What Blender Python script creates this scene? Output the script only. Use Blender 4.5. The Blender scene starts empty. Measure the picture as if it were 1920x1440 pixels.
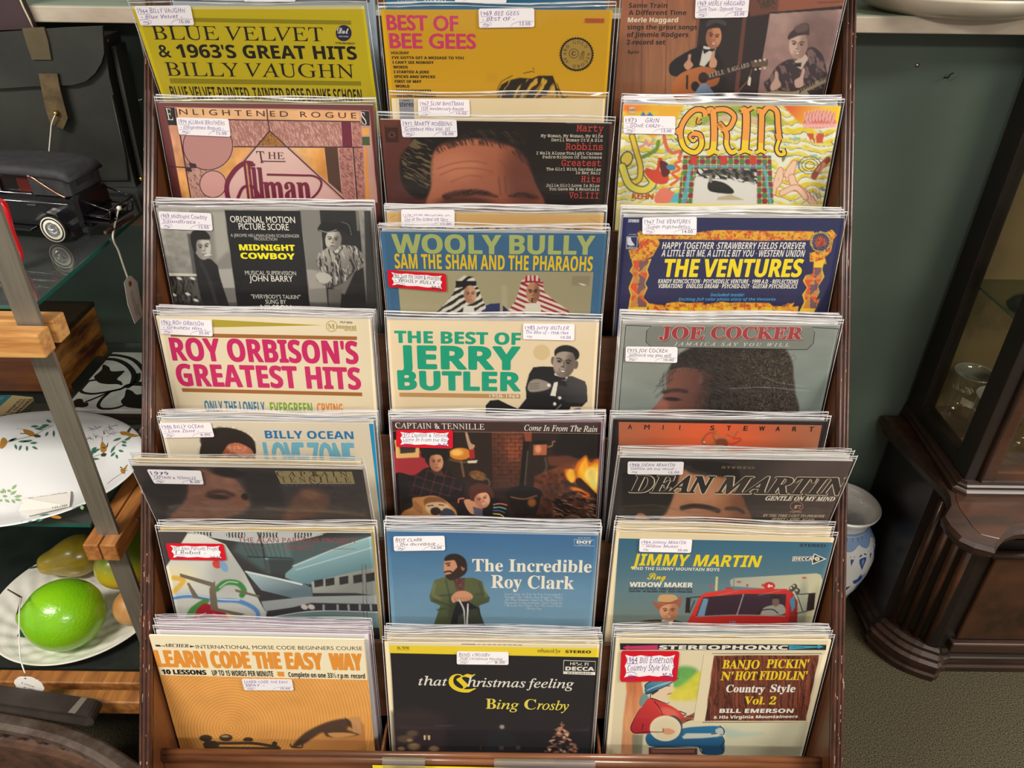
import bpy, bmesh, math, random
import numpy as np
from mathutils import Vector, Matrix
from mathutils.geometry import tessellate_polygon

S = bpy.context.scene
COL = S.collection
random.seed(7)
RNG = np.random.RandomState(11)
PI = math.pi

# ------------------------------------------------------------------ camera, world, lamps, exposure
CAM_H, FPX = 1.58, 1443.0
PITCH, ROLL = math.radians(33), math.radians(.75)
_X = np.array([1, 0, 0.])
_U = np.array([0, math.sin(PITCH), math.cos(PITCH)])
DV = np.array([0, math.cos(PITCH), -math.sin(PITCH)])
RV = math.cos(ROLL) * _X + math.sin(ROLL) * _U
UV = -math.sin(ROLL) * _X + math.cos(ROLL) * _U
CP = np.array([0, 0, CAM_H])
cam = bpy.data.cameras.new('camera')
cam.lens, cam.sensor_width, cam.clip_start = 36 * FPX / 1920, 36, .02
cam_ob = bpy.data.objects.new('camera', cam)
COL.objects.link(cam_ob)
_m = Matrix.Identity(4)
for _i in range(3):
    _m[_i][0], _m[_i][1], _m[_i][2], _m[_i][3] = RV[_i], UV[_i], -DV[_i], CP[_i]
cam_ob.matrix_world = _m
S.camera = cam_ob

S.view_settings.view_transform = 'Standard'
S.view_settings.look = 'None'
S.view_settings.gamma = 1
S.view_settings.use_curve_mapping = False
S.view_settings.exposure = 1.15
S.cycles.transparent_max_bounces = 40
S.cycles.max_bounces = 8

world = bpy.data.worlds.new('world')
S.world = world
world.use_nodes = True
world.node_tree.nodes['Background'].inputs[0].default_value = (1, .95, .88, 1)
world.node_tree.nodes['Background'].inputs[1].default_value = .20


def area_light(name, loc, size, power, color, target=None):
    d = bpy.data.lights.new(name, 'AREA')
    d.shape, d.size, d.size_y, d.energy, d.color = 'RECTANGLE', size[0], size[1], power, color
    o = bpy.data.objects.new(name, d)
    o.location = loc
    if target is not None:
        o.rotation_euler = (Vector(target) - Vector(loc)).to_track_quat('-Z', 'Y').to_euler()
    COL.objects.link(o)
    return o


area_light('ceiling_lamp_light', (-1.5, -.35, 2.56), (1.2, .4), 36, (1, .93, .84))
area_light('ceiling_lamp_light', (2.2, .05, 2.56), (1.1, .5), 50, (1, .93, .84))
area_light('ceiling_lamp_light', (1.2, -1.9, 2.56), (1.2, .5), 34, (1, .93, .84))  # unseen lamp behind the camera, added as soft front fill


def at(x, y, d=None, X=None, Y=None, Z=None):
    """The point of the place on the sight line through pixel (x, y) of the 1920 x 1440 frame,
    at axial distance d, or on the plane X=, Y= or Z=."""
    r = DV + RV * ((x - 960) / FPX) - UV * ((y - 720) / FPX)
    if d is not None:
        t = d
    elif Z is not None:
        t = (Z - CAM_H) / r[2]
    elif Y is not None:
        t = Y / r[1]
    else:
        t = X / r[0]
    return CP + r * t


# ------------------------------------------------------------------ materials
def lin(c):
    c = np.asarray(c, float) / 255
    return np.where(c <= .04045, c / 12.92, ((c + .055) / 1.055) ** 2.4)


MATS = {}


def mat(name, rgb=(128, 128, 128), rough=.5, metal=0, noise=0, scale=20, stretch=None, rgb2=None, bump=0,
        spec=.5, coat=0, detail=4, contrast=(.35, .65), extra=None):
    """Principled material; rgb (and rgb2, mixed in by a noise) are sRGB 0-255."""
    if name in MATS:
        return MATS[name]
    m = bpy.data.materials.new(name)
    m.use_nodes = True
    nt = m.node_tree
    b = nt.nodes['Principled BSDF']
    c1 = tuple(lin(rgb)) + (1,)
    b.inputs['Base Color'].default_value = c1
    b.inputs['Roughness'].default_value = rough
    b.inputs['Metallic'].default_value = metal
    b.inputs['Specular IOR Level'].default_value = spec
    b.inputs['Coat Weight'].default_value = coat
    b.inputs['Coat Roughness'].default_value = .12
    if noise or rgb2 is not None or bump:
        tc = nt.nodes.new('ShaderNodeTexCoord')
        mp = nt.nodes.new('ShaderNodeMapping')
        nt.links.new(tc.outputs['Object'], mp.inputs['Vector'])
        if stretch:
            mp.inputs['Scale'].default_value = stretch
        nz = nt.nodes.new('ShaderNodeTexNoise')
        nz.inputs['Scale'].default_value = scale
        nz.inputs['Detail'].default_value = detail
        nz.inputs['Roughness'].default_value = .6
        nt.links.new(mp.outputs['Vector'], nz.inputs['Vector'])
        rp = nt.nodes.new('ShaderNodeValToRGB')
        rp.color_ramp.elements[0].position, rp.color_ramp.elements[1].position = contrast
        c2 = tuple(lin(rgb2)) + (1,) if rgb2 is not None else tuple(np.array(c1[:3]) * (1 - noise)) + (1,)
        rp.color_ramp.elements[0].color, rp.color_ramp.elements[1].color = c2, c1
        nt.links.new(nz.outputs['Fac'], rp.inputs['Fac'])
        nt.links.new(rp.outputs['Color'], b.inputs['Base Color'])
        if bump:
            bp = nt.nodes.new('ShaderNodeBump')
            bp.inputs['Strength'].default_value = bump
            bp.inputs['Distance'].default_value = .003
            nt.links.new(nz.outputs['Fac'], bp.inputs['Height'])
            nt.links.new(bp.outputs['Normal'], b.inputs['Normal'])
    MATS[name] = m
    if extra:
        extra(m, nt, b)
    return m


def glass_mat(name, tint=(1, 1, 1), gloss=.10, haze=0., rough=.06, milk=.85):
    """Thin clear film or sheet: mostly see-through, a little mirror, a touch of milky haze."""
    if name in MATS:
        return MATS[name]
    m = bpy.data.materials.new(name)
    m.use_nodes = True
    nt = m.node_tree
    nt.nodes.remove(nt.nodes['Principled BSDF'])
    out = nt.nodes['Material Output']
    tr = nt.nodes.new('ShaderNodeBsdfTransparent')
    tr.inputs[0].default_value = tuple(tint) + (1,)
    gl = nt.nodes.new('ShaderNodeBsdfGlossy')
    gl.inputs['Roughness'].default_value = rough
    lw = nt.nodes.new('ShaderNodeLayerWeight')
    lw.inputs['Blend'].default_value = .25
    mul = nt.nodes.new('ShaderNodeMath')
    mul.operation = 'MULTIPLY_ADD'
    nt.links.new(lw.outputs['Fresnel'], mul.inputs[0])
    mul.inputs[1].default_value, mul.inputs[2].default_value = gloss * 2, gloss * .35
    mx = nt.nodes.new('ShaderNodeMixShader')
    nt.links.new(mul.outputs[0], mx.inputs[0])
    nt.links.new(tr.outputs[0], mx.inputs[1])
    nt.links.new(gl.outputs[0], mx.inputs[2])
    last = mx
    if haze:
        df = nt.nodes.new('ShaderNodeBsdfDiffuse')
        df.inputs[0].default_value = (milk, milk, milk * 1.02, 1)
        mh = nt.nodes.new('ShaderNodeMixShader')
        mh.inputs[0].default_value = haze
        nt.links.new(mx.outputs[0], mh.inputs[1])
        nt.links.new(df.outputs[0], mh.inputs[2])
        last = mh
    nt.links.new(last.outputs[0], out.inputs[0])
    MATS[name] = m
    return m


def print_mat():
    """Printed card: the colours of the print are carried by the colour attribute of the mesh."""
    if 'printed_card' in MATS:
        return MATS['printed_card']
    m = mat('printed_card', (255, 255, 255), .42, spec=.35)
    nt = m.node_tree
    a = nt.nodes.new('ShaderNodeAttribute')
    a.attribute_name = 'print'
    nt.links.new(a.outputs['Color'], nt.nodes['Principled BSDF'].inputs['Base Color'])
    return m


# ------------------------------------------------------------------ objects
def tag(o, label=None, cat=None, group=None, kind=None):
    if label: o['label'] = label
    if cat: o['category'] = cat
    if group: o['group'] = group
    if kind: o['kind'] = kind
    return o


def thing(name, label, cat, loc=(0, 0, 0), group=None, rot=None):
    o = bpy.data.objects.new(name, None)
    o.empty_display_size = .02
    COL.objects.link(o)
    o.location = loc
    if rot: o.rotation_euler = rot
    return tag(o, label, cat, group)


class MB:
    """Collects shapes and links them as ONE mesh object."""

    def __init__(self):
        self.v, self.f, self.mi, self.sm = [], [], [], []

    def add(self, verts, faces, mi=0, smooth=False):
        n = len(self.v)
        self.v += [tuple(map(float, p)) for p in verts]
        self.f += [tuple(i + n for i in f) for f in faces]
        self.mi += [mi] * len(faces)
        self.sm += [smooth] * len(faces)
        return self

    def box(self, a, b, mi=0, bev=0):
        (x0, y0, z0), (x1, y1, z1) = a, b
        x0, x1 = min(x0, x1), max(x0, x1)
        y0, y1 = min(y0, y1), max(y0, y1)
        z0, z1 = min(z0, z1), max(z0, z1)
        if not bev:
            V = [(x0, y0, z0), (x1, y0, z0), (x1, y1, z0), (x0, y1, z0), (x0, y0, z1), (x1, y0, z1), (x1, y1, z1), (x0, y1, z1)]
            return self.add(V, [(3, 2, 1, 0), (4, 5, 6, 7), (0, 1, 5, 4), (1, 2, 6, 5), (2, 3, 7, 6), (3, 0, 4, 7)], mi)
        bm = bmesh.new()
        r = bmesh.ops.create_cube(bm, size=1)
        for q in bm.verts:
            q.co = Vector(((x0 + x1) / 2 + q.co.x * (x1 - x0), (y0 + y1) / 2 + q.co.y * (y1 - y0), (z0 + z1) / 2 + q.co.z * (z1 - z0)))
        bmesh.ops.bevel(bm, geom=bm.edges[:], offset=bev, segments=2, affect='EDGES', profile=.5)
        self.bm(bm, mi)
        return self

    def bm(self, bm, mi=0, smooth=False):
        bm.verts.index_update()
        self.add([q.co for q in bm.verts], [[q.index for q in f.verts] for f in bm.faces], mi, smooth)
        bm.free()
        return self

    def obox(self, p0, p1, w, h, up=(0, 0, 1), mi=0):
        """Bar of section w x h from p0 to p1."""
        p0, p1 = Vector(p0), Vector(p1)
        d = (p1 - p0).normalized()
        s = d.cross(Vector(up)).normalized()
        u = s.cross(d).normalized()
        V = []
        for p in (p0, p1):
            for a, b in ((-1, -1), (1, -1), (1, 1), (-1, 1)):
                V.append(p + s * (a * w / 2) + u * (b * h / 2))
        return self.add(V, [(0, 1, 2, 3), (7, 6, 5, 4), (0, 4, 5, 1), (1, 5, 6, 2), (2, 6, 7, 3), (3, 7, 4, 0)], mi)

    def tube(self, pts, r, n=8, mi=0, cap=True, flat=1.0):
        pts = [Vector(p) for p in pts]
        rs = r if isinstance(r, (list, tuple)) else [r] * len(pts)
        V, Fs = [], []
        prev = None
        for i, p in enumerate(pts):
            d = (pts[min(i + 1, len(pts) - 1)] - pts[max(i - 1, 0)]).normalized()
            ref = prev if prev is not None else (Vector((0, 0, 1)) if abs(d.z) < .9 else Vector((1, 0, 0)))
            s = d.cross(ref)
            if s.length < 1e-6: s = d.cross(Vector((0, 1, 0)))
            s.normalize()
            u = s.cross(d).normalized()
            prev = u
            for k in range(n):
                a = 2 * PI * k / n
                V.append(p + s * (math.cos(a) * rs[i]) + u * (math.sin(a) * rs[i] * flat))
        for i in range(len(pts) - 1):
            for k in range(n):
                Fs.append((i * n + k, i * n + (k + 1) % n, (i + 1) * n + (k + 1) % n, (i + 1) * n + k))
        if cap:
            Fs.append(tuple(range(n - 1, -1, -1)))
            Fs.append(tuple((len(pts) - 1) * n + k for k in range(n)))
        return self.add(V, Fs, mi, True)

    def lathe(self, prof, n=40, sx=1, sy=1, c=(0, 0, 0), mi=0, rib=None, closed=False):
        """Profile of (radius, z) turned round z; sx, sy squash it to an oval."""
        V, Fs = [], []
        for r, z in prof:
            for k in range(n):
                a = 2 * PI * k / n
                q = rib(a, r, z) if rib else 0
                V.append((c[0] + math.cos(a) * r * sx, c[1] + math.sin(a) * r * sy, c[2] + z + q))
        m = len(prof)
        for i in range(m if closed else m - 1):
            for k in range(n):
                j = (i + 1) % m
                Fs.append((i * n + k, i * n + (k + 1) % n, j * n + (k + 1) % n, j * n + k))
        if not closed:
            if prof[0][0] > 1e-6: Fs.append(tuple(range(n - 1, -1, -1)))
            if prof[-1][0] > 1e-6: Fs.append(tuple((m - 1) * n + k for k in range(n)))
        return self.add(V, Fs, mi, True)

    def prism(self, poly, z0, z1, axis='z', mi=0, smooth=False):
        """Polygon swept along an axis: z -> (x, y) outline, x -> (y, z) outline, y -> (x, z) outline."""
        f = {'z': lambda a, b, t: (a, b, t), 'x': lambda a, b, t: (t, a, b), 'y': lambda a, b, t: (a, t, b)}[axis]
        n = len(poly)
        V = [f(a, b, z0) for a, b in poly] + [f(a, b, z1) for a, b in poly]
        tri = tessellate_polygon([[Vector((a, b, 0)) for a, b in poly]])
        Fs = [tuple(t) for t in tri] + [tuple(i + n for i in t[::-1]) for t in tri]
        self.add(V, Fs, mi)
        return self.add(V, [(i, (i + 1) % n, n + (i + 1) % n, n + i) for i in range(n)], mi, smooth)

    def build(self, name, mats, parent=None, smooth_all=None, loc=None):
        me = bpy.data.meshes.new(name)
        me.from_pydata(self.v, [], self.f)
        for m in (mats if isinstance(mats, (list, tuple)) else [mats]):
            me.materials.append(m)
        me.polygons.foreach_set('material_index', self.mi)
        me.polygons.foreach_set('use_smooth', self.sm if smooth_all is None else [smooth_all] * len(self.sm))
        me.update()
        bm = bmesh.new()
        bm.from_mesh(me)
        bmesh.ops.recalc_face_normals(bm, faces=bm.faces)
        bm.to_mesh(me)
        bm.free()
        o = bpy.data.objects.new(name, me)
        COL.objects.link(o)
        if parent is not None: o.parent = parent
        if loc is not None: o.location = loc
        return o


def catmull(pts, k=6, closed=True):
    p = np.asarray(pts, float)
    n = len(p)
    out = []
    rng = range(n) if closed else range(n - 1)
    for i in rng:
        if closed:
            a, b, c, d = p[i - 1], p[i], p[(i + 1) % n], p[(i + 2) % n]
        else:
            a, b, c, d = p[max(i - 1, 0)], p[i], p[i + 1], p[min(i + 2, n - 1)]
        for t in np.arange(k) / k:
            out.append(.5 * ((2 * b) + (-a + c) * t + (2 * a - 5 * b + 4 * c - d) * t * t + (-a + 3 * b - 3 * c + d) * t ** 3))
    if not closed: out.append(p[-1])
    return np.array(out)


# ------------------------------------------------------------------ lettering (outlines of Blender's built-in font)
_ST = {'b': (0x1D400, 0x1D41A, 0x1D7CE), 'i': (0x1D434, 0x1D44E, None), 'bi': (0x1D468, 0x1D482, None), 'sc': (0x1D4D0, 0x1D4EA, None),
       'fr': (0x1D56C, 0x1D586, None), 'sb': (0x1D5D4, 0x1D5EE, 0x1D7EC), 'sbi': (0x1D63C, 0x1D656, None),
       'si': (0x1D608, 0x1D622, None), 'm': (0x1D670, 0x1D68A, 0x1D7F6), 'n': None}
_GC = {}


def letters(text, style='n', off=0.0, space=1.0, res=3):
    """Flat triangles of a line of lettering: (verts Nx2, faces), baseline y=0, cap height about .7."""
    key = (text, style, off, space)
    if key in _GC:
        return _GC[key]
    st = _ST[style]
    s = ''
    for c in text:
        if st and 'A' <= c <= 'Z': c = chr(st[0] + ord(c) - 65)
        elif st and 'a' <= c <= 'z':
            c = '\u210e' if (style == 'i' and c == 'h') else chr(st[1] + ord(c) - 97)
        elif st and c.isdigit() and st[2]: c = chr(st[2] + ord(c) - 48)
        s += c
    cu = bpy.data.curves.new('lettering', 'FONT')
    cu.body, cu.resolution_u, cu.offset, cu.space_character = s, res, off, space
    ob = bpy.data.objects.new('lettering', cu)
    COL.objects.link(ob)
    dg = bpy.context.evaluated_depsgraph_get()
    me = bpy.data.meshes.new_from_object(ob.evaluated_get(dg))
    n = len(me.vertices)
    co = np.zeros(n * 3)
    me.vertices.foreach_get('co', co)
    v = co.reshape(-1, 3)[:, :2]
    f = [tuple(p.vertices) for p in me.polygons]
    bpy.data.objects.remove(ob)
    bpy.data.curves.remove(cu)
    bpy.data.meshes.remove(me)
    _GC[key] = (v, f)
    return v, f

# ------------------------------------------------------------------ the room
WALL_Y = 1.50
M_WALL = mat('green_wall_paint', (88, 104, 94), .55, rgb2=(80, 96, 87), scale=3, bump=.03)
M_UPWALL = mat('upper_wall_paint', (150, 156, 150), .6, rgb2=(140, 146, 142), scale=3)
M_LEDGE_TOP = mat('ledge_top_paint', (168, 182, 160), .5, rgb2=(140, 158, 138), scale=9, stretch=(.3, 3, 3))
M_LEDGE = mat('worn_ledge_paint', (206, 196, 180), .5, rgb2=(178, 160, 140), scale=14, stretch=(.4, 2, 1.4))
M_CARPET = mat('carpet_pile', (106, 98, 76), .95, rgb2=(30, 29, 23), scale=380, bump=1, spec=.1, contrast=(.36, .68), detail=3)
M_CEIL = mat('ceiling_paint', (215, 212, 204), .8)

mb = MB().box((-2.6, -3.6, -.03), (2.6, 1.94, 0))
tag(mb.build('floor', M_CARPET), kind='structure')
tag(MB().box((-2.6, WALL_Y, 0), (2.6, WALL_Y + .08, 1.376)).build('wall_back', M_WALL), kind='structure')
tag(MB().box((-2.6, 1.86, 1.376), (2.6, 1.94, 2.6)).build('wall_rear', M_UPWALL), kind='structure')
tag(MB().box((-2.6, -3.6, 2.6), (2.6, 1.94, 2.64)).build('ceiling', M_CEIL), kind='structure')
mb = MB().box((-2.6, 1.40, 1.378), (2.6, 1.86, 1.403), 0, .002)
mb.box((-2.6, 1.401, 1.402), (2.6, 1.86, 1.4045), 1)
tag(mb.build('trim_1', [M_LEDGE, M_LEDGE_TOP]), 'worn cream painted ledge running along the green wall', kind='structure')
# screws and a bent nail left in the wall
for i, (x, y, lab) in enumerate(((1720, 122, 'small bright screw head in green wall below right ledge'), (234, 103, 'bright screw head in green wall beside leather satchel, upper one'),
                            (264, 187, 'bright screw head in green wall next to rack rail, lower one'))):
    p = at(x, y, Y=WALL_Y - .001)
    m_ = MB().lathe([(.0, -.002), (.0028, -.0016), (.0034, 0), (.0034, .002)], 14)
    o = m_.build('screw', mat('bright_steel', (225, 225, 220), .25, 1))
    o.location, o.rotation_euler = p, (PI / 2, 0, 0)
    tag(o, lab, 'screw')
p = at(1773, 139, Y=WALL_Y)
o = MB().tube([(0, .002, -.006), (0, -.012, -.004), (.002, -.014, .003), (.006, -.015, .005)], .0012, 8).build('nail', mat('dark_iron', (38, 36, 36), .5, .7))
o.location = p
tag(o, 'bent dark nail sticking out of the green wall', 'nail')

# ------------------------------------------------------------------ the record rack
M_RACK = mat('rack_wood', (112, 66, 36), .38, rgb2=(76, 42, 23), scale=26, stretch=(1, 1, .12), coat=.25)
M_RAIL = mat('rail_wood', (82, 45, 30), .3, rgb2=(50, 28, 20), scale=40, stretch=(1, 1, .2), coat=.5)
M_LIP = mat('lip_wood', (128, 80, 50), .32, rgb2=(84, 50, 30), scale=30, stretch=(.12, 1, 1), coat=.4)
LEAN = math.radians(6.5)
VDN = np.array([0, -math.sin(LEAN), -math.cos(LEAN)])
NBK = np.array([0, math.cos(LEAN), -math.sin(LEAN)])
ROW_Y = {k: 192 + 200.5 * (k - 2) for k in range(-1, 8)}
LIP_Y = {0: 32, 1: 232, 2: 428, 3: 627, 4: 817, 5: 1010, 6: 1201, 7: 1411}
D_COVER = 1.127
XL, XR = at(267, 720, d=1.14)[0], at(1592, 720, d=1.14)[0]
XIL, XIR = XL + .0165, XR - .0165

rack = thing('record_rack', 'tall brown wooden stepped rack with slanted sides full of record albums', 'display rack', (0, 1.0, 0))
rack_off = np.array([0, 1.0, 0])


def rk(name, mb, m, lab=None):
    o = mb.build(name, m, rack)
    o.matrix_parent_inverse = rack.matrix_world.inverted() if False else Matrix.Translation(-rack.location)
    if lab: o['label'] = lab
    return o


f_top, f_bot = at(930, -60, d=1.133), at(930, 1440, d=1.147)
dirf = (f_top - f_bot) / np.linalg.norm(f_top - f_bot)


def face_at_z(z):
    t = (z - f_bot[2]) / dirf[2]
    return f_bot[1] + dirf[1] * t


zt = 1.60
prof = [(face_at_z(.36), 0.0), (face_at_z(.36), .36), (face_at_z(zt), zt), (1.47, zt), (1.47, 0)]
for x0, x1 in ((XL, XIL), (XIR, XR)):
    side = rk('side_panel', MB().prism(prof, x0 + .001, x1 - .001, 'x'), M_RACK)
    # moulded front rail: a reeded strip along the slanted front edge
    nrm = np.array([0, -dirf[2], dirf[1]])
    mbr = MB()
    xs = np.linspace(x0 - .001, x1 + .001, 25)
    reed = [(-.001 + .0045 * abs(math.sin((i / 24) * PI * 3.0)) ** .6 + .003 * math.sin(i / 24 * PI)) for i in range(25)]
    zs = np.linspace(.36, zt, 40)
    Vv, Ff = [], []
    for z in zs:
        b = np.array([0, face_at_z(z), z])
        for x, h in zip(xs, reed):
            Vv.append(b + np.array([x, 0, 0]) + nrm * h)
        Vv.append(b + np.array([xs[-1], 0, 0]) - nrm * .006)
        Vv.append(b + np.array([xs[0], 0, 0]) - nrm * .006)
    n_ = 27
    for i in range(len(zs) - 1):
        for k in range(n_):
            Ff.append((i * n_ + k, i * n_ + (k + 1) % n_, (i + 1) * n_ + (k + 1) % n_, (i + 1) * n_ + k))
    mbr.add(Vv, Ff, 0, True)
    # worn chips along the rail
    rr = random.Random(int(x0 * 1000))
    for _ in range(60):
        z = rr.choice((rr.uniform(.42, .75), rr.uniform(.42, 1.5)))
        xx = rr.uniform(x0 + .001, x1 - .001)
        ii = int((xx - xs[0]) / (xs[-1] - xs[0]) * 24)
        b = np.array([xx, face_at_z(z), z]) + nrm * (reed[ii] + .0006)
        w_, l_ = rr.uniform(.0002, .0008), rr.uniform(.0006, .005) * rr.choice((.5, 1, 1.6))
        mbr.add([b + np.array([-w_, 0, 0]) - dirf * l_, b + np.array([w_, 0, 0]) - dirf * l_ * .8, b + np.array([w_ * .8, 0, 0]) + dirf * l_, b + np.array([-w_ * .7, 0, 0]) + dirf * l_ * .7], [(0, 1, 2, 3)], 1)
    rk('rail_moulding', mbr, [M_RAIL, mat('chipped_wood', (186, 150, 124), .5, rgb2=(120, 80, 60), scale=120)])
rk('back_panel', MB().box((XIL, 1.455, 0), (XIR, 1.468, zt)), M_RACK)
zf = face_at_z(.36)


def slab(c, a, b, t, x0, x1):
    """Board between points a and b (y, z), thickness t along c, from x0 to x1."""
    V = []
    for x in (x0, x1):
        for p in (a, b, b + c * t, a + c * t):
            V.append((x, p[1], p[2]))
    return MB().add(V, [(0, 1, 2, 3), (7, 6, 5, 4), (0, 4, 5, 1), (1, 5, 6, 2), (2, 6, 7, 3), (3, 7, 4, 0)])


LIP_PT, ROW_PT = {}, {}
for k in range(0, 8):
    ROW_PT[k] = at(930, ROW_Y[k], d=D_COVER)
    P0 = ROW_PT[k] - NBK * .034
    # the lip plane passes P0 with normal NBK
    r = DV + RV * ((930 - 960) / FPX) - UV * ((LIP_Y[k] - 720) / FPX)
    t = ((P0 - CP) @ NBK) / (r @ NBK)
    top = CP + r * t
    LIP_PT[k] = top
    fl = P0 + VDN * .332
    fl_pt = top + VDN * ((fl - top) @ VDN)
    lip = slab(-NBK, top, fl_pt + VDN * .009, .0075, XIL, XIR)
    if k == 7:      # rounded, reeded nose on the bottom lip
        for j, (o1, o2, rr_) in enumerate(((.002, .004, .0048), (.0115, .006, .0068), (.021, .0045, .0046))):
            q = top + VDN * o1 - NBK * o2
            lip.tube([(XIL, q[1], q[2]), (XIR, q[1], q[2])], rr_, 14)
        rk('front_lip', lip, M_LIP)
        ft = fl_pt + VDN * .009
        rk('kick_board', MB().box((XIL, ft[1] + .004, 0), (XIR, ft[1] + .018, ft[2])), M_RACK)
    else:
        # the boards are scooped out behind each column of records
        H_ = float((fl_pt + VDN * .009 - top) @ VDN)
        xg = [XIL, -.1945, .1445, XIR]
        prof_ = []
        for i_ in range(3):
            a_, b_ = xg[i_], xg[i_ + 1]
            prof_ += [(a_, 0), (a_ + .020, 0), (a_ + .03, .04), (a_ + .04, H_ - .014), (b_ - .04, H_ - .014), (b_ - .03, .04), (b_ - .020, 0), (b_, 0)]
        prof_ += [(XIR, H_), (XIL, H_)]
        pr_ = [prof_[0]] + [q for i, q in enumerate(prof_[1:], 1) if abs(q[0] - prof_[i - 1][0]) + abs(q[1] - prof_[i - 1][1]) > 1e-6]
        n_ = len(pr_)
        P3 = lambda q, s: (q[0], *(top + VDN * q[1] - NBK * s)[1:])
        V_ = [P3(q, 0) for q in pr_] + [P3(q, .0075) for q in pr_]
        tr_ = tessellate_polygon([[Vector((q[0], q[1], 0)) for q in pr_]])
        rk('shelf_lip', MB().add(V_, [tuple(t) for t in tr_] + [tuple(i + n_ for i in t[::-1]) for t in tr_] + [(i, (i + 1) % n_, n_ + (i + 1) % n_, n_ + i) for i in range(n_)]), M_LIP)
    rk('shelf_floor', slab(VDN, fl_pt, fl_pt + NBK * .105, .009, XIL, XIR), M_RACK)
    for xd in () if k in (0, 5, 6) else (-.1945, .1445):
        a = top + VDN * .012
        rk('divider', slab(-VDN, fl_pt, fl_pt + NBK * .09, .12, xd - .0018, xd + .0018), M_LIP)

# a yellow paper sign taped under the bottom lip
ls = LIP_PT[7] + VDN * .0135 - NBK * .0142
sg = thing('paper_sign', 'bright yellow paper sheet taped along the bottom lip of the record rack', 'sign', tuple(ls))
x0, x1 = at(713, 1428, d=1.15)[0], at(1065, 1432, d=1.15)[0]
o = MB().add([(x0, 0, -.001), (x1, 0, -.004), (x1 + .002, -.012, -.14), (x0 + .002, -.012, -.14)] + [(x0, .0004, -.001), (x1, .0004, -.004), (x1 + .002, -.0116, -.14), (x0 + .002, -.0116, -.14)],
             [(0, 1, 2, 3), (7, 6, 5, 4), (0, 4, 5, 1), (1, 5, 6, 2), (2, 6, 7, 3), (3, 7, 4, 0)]).build('paper', mat('yellow_paper', (246, 226, 20), .6), sg)
for xa, xb in ((736, 817), (948, 1140)):
    xa, xb = at(xa, 1415, d=1.15)[0], at(xb, 1415, d=1.15)[0]
    pts = [(.0, .0135), (-.0025, .0275), (-.0078, .0245), (-.0104, .0145), (-.0078, .007), (-.004, .001), (-.003, -.006)]
    V = [(x, a + .0014 - .0022, b) for x in (xa, xb) for a, b in pts]
    n_ = len(pts)
    MB().add(V, [(i, i + 1, n_ + i + 1, n_ + i) for i in range(n_ - 1)], 0, True).build('tape', glass_mat('clear_tape', (.93, .93, .9), .35, .10, .2), sg)

# ------------------------------------------------------------------ record albums: printed covers, clear sleeves, price stickers
ZS = 3.84          # the art below is given in a frame 3.84 times finer than the 1920 x 1440 one, from a local corner
PM = print_mat()
M_FILM = glass_mat('clear_sleeve_film', (.98, .98, .98), .10, .008, .10)
M_HEM = glass_mat('sleeve_edge_plastic', (.90, .90, .92), .5, .52, .14, .96)


def vnoise(x, y, seed=0):
    xi, yi = np.floor(x).astype(int), np.floor(y).astype(int)
    xf, yf = x - xi, y - yi
    xf, yf = xf * xf * (3 - 2 * xf), yf * yf * (3 - 2 * yf)

    def h(a, b):
        n = (a * 374761393 + b * 668265263 + seed * 974711) & 0x7fffffff
        n = ((n ^ (n >> 13)) * 1274126177) & 0x7fffffff
        return ((n ^ (n >> 16)) & 0xffff) / 65535.
    return (h(xi, yi) * (1 - xf) + h(xi + 1, yi) * xf) * (1 - yf) + (h(xi, yi + 1) * (1 - xf) + h(xi + 1, yi + 1) * xf) * yf


def fbm(x, y, seed=0, octv=3):
    s, a, t = 0, 1, 0
    for o in range(octv):
        s = s + a * vnoise(x * 2 ** o, y * 2 ** o, seed + o)
        t += a
        a *= .55
    return s / t * 2 - 1


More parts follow.
